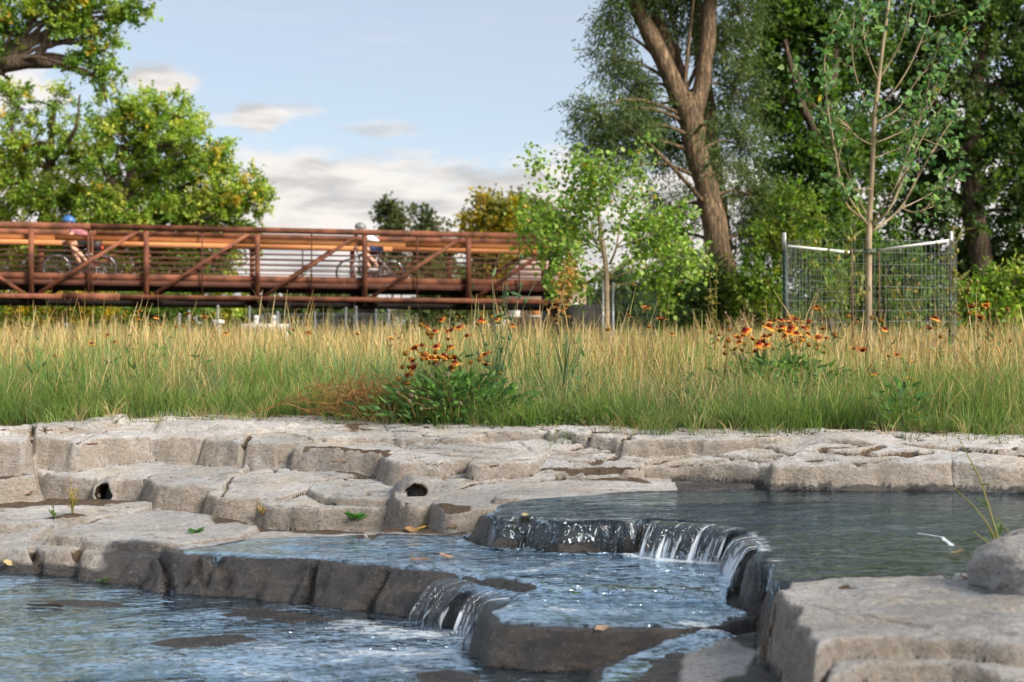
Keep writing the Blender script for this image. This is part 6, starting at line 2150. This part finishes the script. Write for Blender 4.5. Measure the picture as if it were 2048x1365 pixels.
# single blanket flowers in the grass
LS = {'L': ('single blanket flower in the tall grass left of the large clump', 'single blanket flowers on the left'),
      'C': ('single blanket flower in the tall grass between the two flower clumps', 'single blanket flowers in the middle'),
      'R': ('single blanket flower in the grass right of the wide clump', 'single blanket flowers on the right')}


def single(px, py, kind, Y, sc=1.0):
    side = 'L' if px < 790 else ('C' if px < 1420 else 'R')
    x, y, z = Q(px, py, Y)
    rx = x + RNG.normal(0, .04)
    g0 = gz(rx, y)
    root = empty('blanket_flower', (rx, y, g0))
    off = np.array((rx, y, g0))
    flower(root, off, (x, y, z), (rx, y, g0), kind, sc * 1.0)
    tag(root, LS[side][0], 'flower', LS[side][1])


def singles(o, k, pts, kind, Yr, sc=1.0):
    for a, b in pts:
        single(o[0] + a / k, o[1] + b / k, kind, RNG.uniform(*Yr), sc)


singles((1280, 400), 2.667, [(30, 580), (110, 640), (170, 718), (560, 693), (1305, 690), (1575, 632), (1545, 690), (1770, 575), (1845, 568), (1810, 630), (1140, 797), (1185, 808), (1475, 1010), (1440, 960), (1470, 868), (1250, 920), (1325, 838), (945, 580), (1370, 830)], 'bloom', (7.6, 9.0))
singles((1280, 400), 2.667, [(45, 680), (375, 710), (475, 697), (1235, 635), (1285, 650), (1695, 610), (1960, 585), (1420, 915), (1785, 690), (1605, 735), (1110, 625), (1160, 655), (1040, 730), (1975, 755), (1435, 610), (1755, 610)], 'ball', (8.2, 9.5))
singles((0, 400), 2.968, [(830, 665), (820, 705), (925, 697), (960, 745), (1115, 680), (1215, 703), (640, 805), (680, 848), (545, 855), (905, 928), (365, 930), (1340, 795), (1740, 775), (1830, 790)], 'bloom', (9.5, 11.5))
singles((0, 400), 2.968, [(740, 690), (890, 745), (1045, 755), (325, 930), (130, 1000), (195, 1015), (235, 1060), (125, 920), (1080, 750)], 'ball', (9.0, 10.5))
singles((600, 400), 2.968, [(340, 800), (540, 830), (840, 710), (1075, 713), (1160, 713), (1260, 745), (1950, 690), (755, 755), (945, 758)], 'bloom', (8.6, 10.0))
singles((600, 400), 2.968, [(930, 700), (1055, 740), (720, 750), (1830, 775)], 'ball', (8.8, 10.0))


# ------------------------------------------------------------------ weeds
def weed(name, label, px, py, Y, hpx, nst, cols, w=.004, lean=.5, leafy=0, leafcol=None, heads=None, cat='plant', spread=.06, seg=8, branch=0):
    x, y, _ = Q(px, py, Y)
    z0 = gz(x, y) if Y > 7 else Q(px, py, Y)[2]
    root = empty(name, (x, y, z0))
    H_ = hpx * Y / FPX
    mb = MB()
    pts_all = []
    for k in range(nst):
        a = RNG.uniform(0, 6.28)
        ln = lean * RNG.uniform(.15, 1.0)
        hh = H_ * RNG.uniform(.5, 1.0) if k else H_
        if k == 0:
            ln *= .3
        t = np.linspace(0, 1, seg)
        c = np.stack([RNG.normal(0, spread * .2) + math.cos(a) * ln * hh * t ** 1.6, math.sin(a) * ln * hh * t ** 1.6, hh * t], -1)
        mb.tube(c, np.linspace(w, w * .3, seg), 5, col=pick(cols, 1, .15)[0])
        pts_all.append(c)
        for _ in range(branch):
            i = RNG.integers(seg // 3, seg)
            d = nrmz(np.array((RNG.normal(0, .6), RNG.normal(0, .6), .8)))
            L = H_ * RNG.uniform(.08, .22)
            b = np.stack([c[i] + d * L * u for u in (0, .5, 1)])
            mb.tube(b, [w * .5, w * .35, w * .2], 4, col=pick(cols, 1, .15)[0])
            pts_all.append(b)
    mb.build('stems', M['petal'], root, True)
    if leafy:
        pa = np.concatenate(pts_all)
        i = RNG.integers(0, len(pa), leafy)
        L = H_ * RNG.uniform(.05, .12, leafy)
        V, q, C = leaf_arrays(pa[i], RNG.normal(0, .7, (leafy, 3)) + np.array([0, 0, .5]), L, L * .25, pick(leafcol or cols, leafy, .2), .1, 'oval')
        mesh_np('leaves', V, q, M['leaf'], root, {'Col': C}, False)
    if heads:
        mb = MB()
        pa = np.concatenate([p[len(p) * 2 // 3:] for p in pts_all])
        for k in range(heads):
            p = pa[RNG.integers(0, len(pa))] + RNG.normal(0, H_ * .012, 3)
            s = H_ * RNG.uniform(.008, .02)
            mb.ellipsoid(p, (s * .7, s * .7, s), 6, 4, col=pick(cols, 1, .2)[0])
        tag(mb.build('seed_heads', M['petal'], root, False), kind='stuff')
    tag(root, label, cat)
    return root


TG = [(0.10, 0.19, 0.08), (0.08, 0.16, 0.07), (0.13, 0.21, 0.09)]
DRY = [(0.34, 0.20, 0.08), (0.42, 0.27, 0.11), (0.28, 0.16, 0.06)]
weed('tall_weed', 'tall blue green weed with upright stems beside the large flower clump', 992, 830, 8.1, 285, 16, TG, .0035, .42, 30, TG, 12, branch=1)
weed('tall_weed', 'upright green grass tuft right of the tall blue green weed', 1130, 800, 8.3, 165, 16, TG, .005, .35)
weed('dry_weed', 'dry brown branching weed in front of the bridge at the left', 425, 700, 11, 130, 5, DRY, .004, .5, 0, None, 50, branch=6)
weed('dry_weed', 'dry tan weed with seed tip below the second cyclist', 800, 740, 9.5, 165, 2, DRY, .004, .2, 0, None, 40, branch=5)
weed('dry_weed', 'dry brown weed with round seed pods left of the tall blue green weed', 925, 740, 9.5, 150, 2, DRY, .003, .3, 0, None, 26, branch=5)
weed('dry_weed', 'thin yellowing weed at the left edge before the bridge', 75, 740, 9.5, 160, 5, DRY + TG, .003, .8, 0, None, 20, branch=4)
weed('dry_weed', 'airy yellow green weed growing inside the wire cage at its left', 1702, 760, 12.9, 330, 3, [(0.3, 0.27, 0.06), (0.22, 0.22, 0.06)], .004, .2, 40, [(0.2, 0.25, 0.06)], 40, branch=10)
weed('dry_weed', 'yellow branching weed growing inside the wire cage at its right', 1830, 760, 12.9, 240, 4, [(0.34, 0.27, 0.07), (0.25, 0.22, 0.07)], .004, .45, 10, None, 40, branch=7)
weed('dry_weed', 'slim olive spike of weed against the right stake of the cage', 1908, 760, 12.8, 300, 3, [(0.22, 0.2, 0.05)], .005, .06, 60, [(0.2, 0.2, 0.05)], 60, branch=5)
weed('dry_weed', 'slim mustard coloured spike before the shrub left of the cage', 1432, 760, 14, 215, 3, [(0.28, 0.24, 0.05)], .006, .1, 40, [(0.25, 0.22, 0.05)], 60, branch=3)
weed('dry_weed', 'green branching weed at the right edge of the meadow', 1960, 760, 10, 195, 6, TG + DRY, .003, .5, 20, TG, 20, branch=5)
weed('dry_weed', 'dark brown dead weed in the grass left of the large flower clump', 745, 760, 8.6, 90, 5, [(0.10, 0.06, 0.05), (0.15, 0.09, 0.07)], .003, .7, 0, None, 40, branch=4)
weed('dry_weed', 'pinkish tan weed plume before the willow base', 1485, 740, 13, 130, 8, [(0.4, 0.25, 0.17), (0.45, 0.31, 0.2)], .006, .3, 60, [(0.42, 0.26, 0.18)], 60, branch=4)

# tangled dry tumbleweed at the rock edge
bx, by, _ = P(720, 838, .505)
by = float(edge_y(bx)) + .02
root = empty('tumbleweed', (bx, by, max(.5, gz(bx, by))))
mb = MB()
for k in range(420):
    a = RNG.uniform(0, 6.28)
    p0 = np.array((RNG.normal(0, .19), RNG.normal(0, .07), RNG.uniform(0, .16)))
    d = nrmz(np.array((RNG.normal(0, 1), RNG.normal(0, .6), abs(RNG.normal(0, .55)))))
    L = RNG.uniform(.08, .24)
    p1 = p0 + d * L * .5 + RNG.normal(0, .025, 3)
    p2 = p0 + d * L + RNG.normal(0, .05, 3)
    for p in (p1, p2):
        p[2] = np.clip(p[2], .005, .36 * math.exp(-(p[0] / .36) ** 2) + .01)
    mb.tube(spline([p0, p1, p2], 7), .0013, 3, col=pick([(.42, .22, .08), (.34, .16, .06), (.5, .30, .12), (.24, .12, .05)], 1, .15)[0], cap=False)
tag(mb.build('tangled_stems', M['petal'], root), kind='stuff')
tag(root, 'tangle of dry orange brown stems at the edge of the rock', 'tumbleweed')

# low clover-like cover beside the large clump
n = 420
x = RNG.uniform(P(1000, 840, .5)[0], P(1230, 845, .5)[0], n)
y = edge_y(x) + RNG.uniform(.01, .22, n)
B = np.stack([x, y, ground_z(x, y) + RNG.uniform(.005, .09, n)], -1)
V, q, C = leaf_arrays(B, np.stack([RNG.normal(0, 1, n), RNG.normal(0, 1, n), RNG.uniform(0, .8, n)], -1), .024, .022, pick([(0.13, 0.22, 0.08), (0.10, 0.18, 0.05), (0.16, 0.25, 0.09), (0.2, 0.25, 0.05)], n, .2), .1, 'oval')
tag(mesh_np('ground_cover', V, q, M['leaf'], None, {'Col': C}, False), 'low round leaved ground cover right of the large flower clump', 'ground cover', kind='stuff')


# ------------------------------------------------------------------ small things on the rock
def rz(x, y):
    """height of the rock there"""
    i = int(np.clip(np.searchsorted(gy, y), 0, len(gy) - 1))
    j = int(np.clip(np.searchsorted(gx, x), 0, len(gx) - 1))
    return float(max(HS[i, j], W[i, j] if wmask[i, j] else -9))


def on_rock(px, py, guess=.2):
    """where the line of sight through a pixel first meets the rock"""
    d = np.array(((px - 1024) / FPX, 1.0, -(py - HZ) / FPX))
    t = 2.5
    while t < 8.6:
        p = np.array((0, 0, ZC)) + d * t
        if rz(p[0], p[1]) >= p[2]:
            return p[0], p[1], rz(p[0], p[1])
        t += .006
    return P(px, py, guess)


def fallen_leaf(px, py, size, col, label, ang):
    x, y, z = on_rock(px, py)
    L, Wd = size, size * .7
    V, F_ = [], []
    n = 7
    for i in range(n):
        u = i / (n - 1)
        wv = Wd * .5 * math.sin(math.pi * min(1, u * .95 + .04)) ** .8 * (1.2 - .5 * u)
        for s in (-1, 0, 1):
            V.append((L * (u - .5), s * wv, .004 + .25 * L * (u - .5) ** 2 + abs(s) * wv * .35 + .002 * math.sin(9 * u)))
    for i in range(n - 1):
        for s in (0, 1):
            F_.append((i * 3 + s, i * 3 + s + 1, i * 3 + s + 4, i * 3 + s + 3))
    mb = MB()
    mb.add(V, q=F_, col=np.array(col))
    mb.tube([(L * .5, 0, .06 * L), (L * .8, .05 * L, .05 * L)], .0012, 4, col=np.array(col) * .6)
    o = mb.build('fallen_leaf', M['petal'], None, True)
    o.location = (x, y, z + .002)
    o.rotation_euler = (R(RNG.uniform(-10, 35)), R(RNG.uniform(-20, 20)), R(ang))
    tag(o, label, 'leaf')


fallen_leaf(845, 1060, .05, (.62, .40, .05), 'bright yellow fallen leaf at the foot of the rock with the hole', 40)
fallen_leaf(822, 1064, .055, (.42, .24, .10), 'brown curled leaf lying left of the bright yellow leaf', 5)
fallen_leaf(906, 1064, .055, (.62, .46, .30), 'pale tan leaf on the wet edge right of the yellow leaf', 150)
fallen_leaf(1050, 1068, .05, (.60, .50, .20), 'pale yellow leaf stuck on the dark wet ledge', 80)
fallen_leaf(893, 1118, .06, (.60, .34, .17), 'peach coloured leaf carried on the shelf water', 20)
fallen_leaf(1640, 846, .05, (.60, .48, .36), 'pale dry leaf at the foot of the grass on the right', 30)
fallen_leaf(396, 820, .05, (.50, .36, .26), 'pale brown leaf at the grass edge at the left', 120)
fallen_leaf(60, 990, .05, (.26, .14, .09), 'dark brown leaf in the soil at the far left ledge', 15)
fallen_leaf(1205, 1262, .045, (.55, .38, .25), 'small tan leaf on the front edge of the wet shelf', 10)
fallen_leaf(1915, 1110, .05, (.5, .36, .18), 'tan leaf floating on the upper pool near the boulder', 170)
fallen_leaf(18, 1132, .05, (.58, .45, .20), 'yellow brown leaf at the far left edge of the lower pool', 20)
fallen_leaf(1925, 1160, .045, (.36, .28, .20), 'dull brown leaf on the foreground rock beside the boulder', 60)


def stick(px, py, L, ang, label, col=(.20, .11, .06), r=.004):
    x, y, z = on_rock(px, py)
    mb = MB()
    t = np.linspace(-.5, .5, 8)
    c = np.stack([t * L, .04 * L * np.sin(t * 7), .006 + 0 * t], -1)
    mb.tube(c, np.linspace(r, r * .5, 8), 6, col=col)
    mb.tube([c[4], c[4] + np.array((.10 * L, .10 * L, .004))], r * .4, 5, col=col)
    o = mb.build('twig', M['petal'], None, True)
    o.location = (x, y, z + .002)
    o.rotation_euler = (0, 0, R(ang))
    tag(o, label, 'twig')


stick(840, 1124, .07, 5, 'short orange brown twig on the shelf water left of the peach leaf', (.45, .24, .08))
stick(690, 928, .12, 8, 'brown twig in the crevice above the tiered ledge', (.30, .18, .09))
stick(470, 880, .14, 60, 'dry straw leaning across the crevice at the upper left ledge', (.5, .38, .2), .002)
stick(185, 895, .07, 35, 'short dark twig on the upper left rock')
stick(1215, 868, .16, 4, 'dark twig lying on the top of the bank in the middle', (.14, .09, .06))
stick(90, 1215, .14, 170, 'dark flat stick in the lower pool at the left', (.05, .035, .03), .006)
stick(650, 845, .06, 40, 'thin dark twig on the top of the bank before the tumbleweed', (.08, .06, .05), .002)
stick(1880, 868, .08, 10, 'dark bark chip on the right top of the bank', (.12, .08, .06), .006)


def rosette(px, py, n, L, label, pal, up=.45):
    x, y, z = on_rock(px, py)
    root = empty('small_plant', (x, y, z))
    for k in range(n):
        a = 6.28 * k / n + RNG.normal(0, .3)
        V, q, C = leaf_arrays(np.array([[0, 0, .004]]), np.array([[math.cos(a), math.sin(a) * .8, up * RNG.uniform(.4, 1.3)]]), L * RNG.uniform(.7, 1.1), L * .36, pick(pal, 1, .15), .12, 'oval')
        mesh_np('leaf', V, q, M['leaf'], root, {'Col': C}, False)
    tag(root, label, 'plant')


rosette(712, 1040, 11, .075, 'bright green broad leaved plant growing in the soil under the ledge', [(0.08, 0.24, 0.04), (0.11, 0.30, 0.06)])
rosette(392, 1066, 8, .045, 'tiny green plant on the dry left shelf', [(0.07, 0.19, 0.04)], .3)
rosette(207, 1165, 8, .035, 'tiny dark green plant at the foot of the left shelf', [(0.08, 0.15, 0.04)], .4)


def rock_weed(px, py, hpx, n, label, cols, lean=.45, leafy=0):
    x, y, z = on_rock(px, py)
    root = empty('small_weed', (x, y, z))
    H_ = hpx * y / FPX
    mb = MB()
    pa = []
    for k in range(n):
        a = RNG.uniform(0, 6.28)
        hh = H_ * (1 if k == 0 else RNG.uniform(.3, .7))
        t = np.linspace(0, 1, 7)
        ln = (lean if k else lean * .3) * RNG.uniform(.4, 1)
        c = np.stack([math.cos(a) * ln * hh * t ** 1.5, math.sin(a) * ln * hh * t ** 1.5, hh * t], -1)
        mb.tube(c, np.linspace(.0028, .001, 7), 5, col=pick(cols, 1, .2)[0])
        for j in range(3, 7):
            mb.ellipsoid(c[j] + RNG.normal(0, .003, 3), (.003, .003, .007), 5, 4, col=pick(cols, 1, .2)[0])
        pa.append(c)
    mb.build('stems', M['petal'], root, True)
    pa = np.concatenate(pa)
    n_ = 16 + leafy
    L = H_ * RNG.uniform(.12, .3, n_)
    V, q, C = leaf_arrays(pa[RNG.integers(0, len(pa), n_)], RNG.normal(0, .7, (n_, 3)) + np.array([0, 0, .6]), L, L * .12, pick(cols, n_, .2), .1, 'oval')
    mesh_np('leaves', V, q, M['leaf'], root, {'Col': C}, False)
    tag(root, label, 'weed')


rock_weed(145, 1028, 75, 9, 'straw coloured weed sprouting from the soil patch on the left shelf', [(0.48, 0.34, 0.10), (0.40, 0.30, 0.08), (0.22, 0.24, 0.06)])
rock_weed(522, 1036, 24, 10, 'low dry straw tuft at the foot of the scalloped ledge', [(0.50, 0.36, 0.14), (0.42, 0.28, 0.1)], 1.1)
rock_weed(108, 1040, 22, 6, 'small green tuft left of the straw coloured weed', [(0.14, 0.20, 0.05)], .7)

# boulder and weed in the right foreground
x, y, z = P(2085, 1200, .275)
ico = bmesh.new()
bmesh.ops.create_icosphere(ico, subdivisions=5, radius=1.0)
bm_v = np.array([v.co[:] for v in ico.verts])
d = bm_v.copy()
nz = fbm(d[:, 0] * 1.6 + 5, d[:, 1] * 1.6 + d[:, 2] * 1.3, 301, 4) * .22 + fbm(d[:, 0] * 6, d[:, 2] * 6 + d[:, 1] * 4, 305, 3) * .07
bm_v = d * (1 + nz)[:, None]
bm_v = np.sign(bm_v) * np.abs(bm_v) ** .82
bm_v = bm_v * np.array((.155, .15, .09)) + np.array((.05, .08, .055))
fcs = np.array([[v.index for v in f.verts] for f in ico.faces])
ico.free()
nv_ = len(bm_v)
o = mesh_np('boulder', bm_v, fcs, M['rock'], None, {'wet': np.full(nv_, .12), 'dust': np.zeros(nv_), 'face': np.zeros(nv_)})
o.location = (x, y, z)
o.rotation_euler = (0, R(-8), R(20))
tag(o, 'rounded grey boulder at the right edge on the foreground rock', 'boulder')
x, y, z = P(2075, 1120, .28)
o2 = link('boulder', o.data)
o2.location = (x + .10, y + .12, z)
o2.rotation_euler = (0, R(10), R(120))
o2.scale = (.7, .7, .6)
tag(o2, 'smaller pale boulder behind the rounded grey one at the right edge', 'boulder')
root = empty('foreground_weed', P(2005, 1108, .28))
wo = np.array(root.location)
mb = MB()
wc_ = [(0.42, 0.36, 0.10), (0.36, 0.33, 0.09)]
Yw = wo[1]
for pts in ([(2005, 1108), (1985, 1040), (1962, 965), (1940, 920), (1915, 872)], [(2002, 1105), (1975, 1050), (1940, 1005), (1905, 975)], [(1998, 1108), (1975, 1085), (1945, 1062)], [(2008, 1100), (2022, 1075), (1990, 1030)]):
    c = spline([Q(a, b, Yw) for a, b in pts], 14) - wo
    mb.tube(c, np.linspace(.0038, .0012, 14), 6, col=pick(wc_, 1, .1)[0])
mb.build('stems', M['petal'], root, True)
B = np.array([Q(a, b, Yw) for a, b in ((1975, 1010), (1980, 1015), (1990, 1060), (1985, 1075), (2000, 1070), (1970, 1000), (2012, 1085), (1960, 970), (1940, 930))]) - wo
V, q, C = leaf_arrays(B, RNG.normal(0, .8, (9, 3)) + np.array([0, 0, .5]), .05, .012, pick([(0.14, 0.24, 0.05)], 9, .2), .1, 'oval')
mesh_np('leaves', V, q, M['leaf'], root, {'Col': C}, False)
tag(root, 'thin yellow green weed leaning over the upper pool beside the boulder', 'weed')


# rough holes of old pipes in the ledge
def pipe_hole(px, r, p, label, ribs):
    root = empty('pipe_hole', (p[0], p[1] - .035, p[2]))
    n = 32
    dep = .13
    prof = [(r * 1.9, .20), (r * 1.85, .10), (r * 1.70, .045), (r * 1.45, .012), (r * 1.2, 0), (r * 1.05, .006), (r * .98, .02)]
    for k in range(12):
        prof.append((r * (.95 + (.06 if ribs and k % 2 else 0)), .03 + dep * k / 11))
    prof.append((0.001, .03 + dep + .004))
    rg = np.random.default_rng(int(px))
    ph = rg.uniform(0, 6, 4)
    V = []
    for i, (rr_, d_) in enumerate(prof):
        for k in range(n):
            a = 2 * math.pi * k / n
            f = 1 + .10 * math.sin(2 * a + ph[0]) + .07 * math.sin(3 * a + ph[1]) + .05 * math.sin(5 * a + ph[2]) + .03 * math.sin(9 * a + ph[3])
            V.append((rr_ * f * math.cos(a), d_ + .01 * math.sin(3 * a + ph[2]), rr_ * f * 1.05 * math.sin(a)))
    q_ = np.array([(i * n + k, i * n + (k + 1) % n, (i + 1) * n + (k + 1) % n, (i + 1) * n + k) for i in range(len(prof) - 1) for k in range(n)])
    V = np.array(V)
    zc = np.zeros(len(V))
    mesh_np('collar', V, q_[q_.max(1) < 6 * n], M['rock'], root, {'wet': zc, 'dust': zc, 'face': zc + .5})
    mesh_np('bore', V, q_[q_.min(1) >= 5 * n], M['rusty_rod'] if ribs else M['soil'], root)
    root.rotation_euler = (R(-8), 0, R(10 if ribs else -4))
    tag(root, label, 'pipe hole')


pipe_hole(HOLES[0][0], HOLES[0][2], HOLES[0][3], 'dark rough hole at the foot of the left ledge', False)
pipe_hole(HOLES[1][0], HOLES[1][2], HOLES[1][3], 'hole with a ribbed rusty bore in the jutting middle ledge', True)
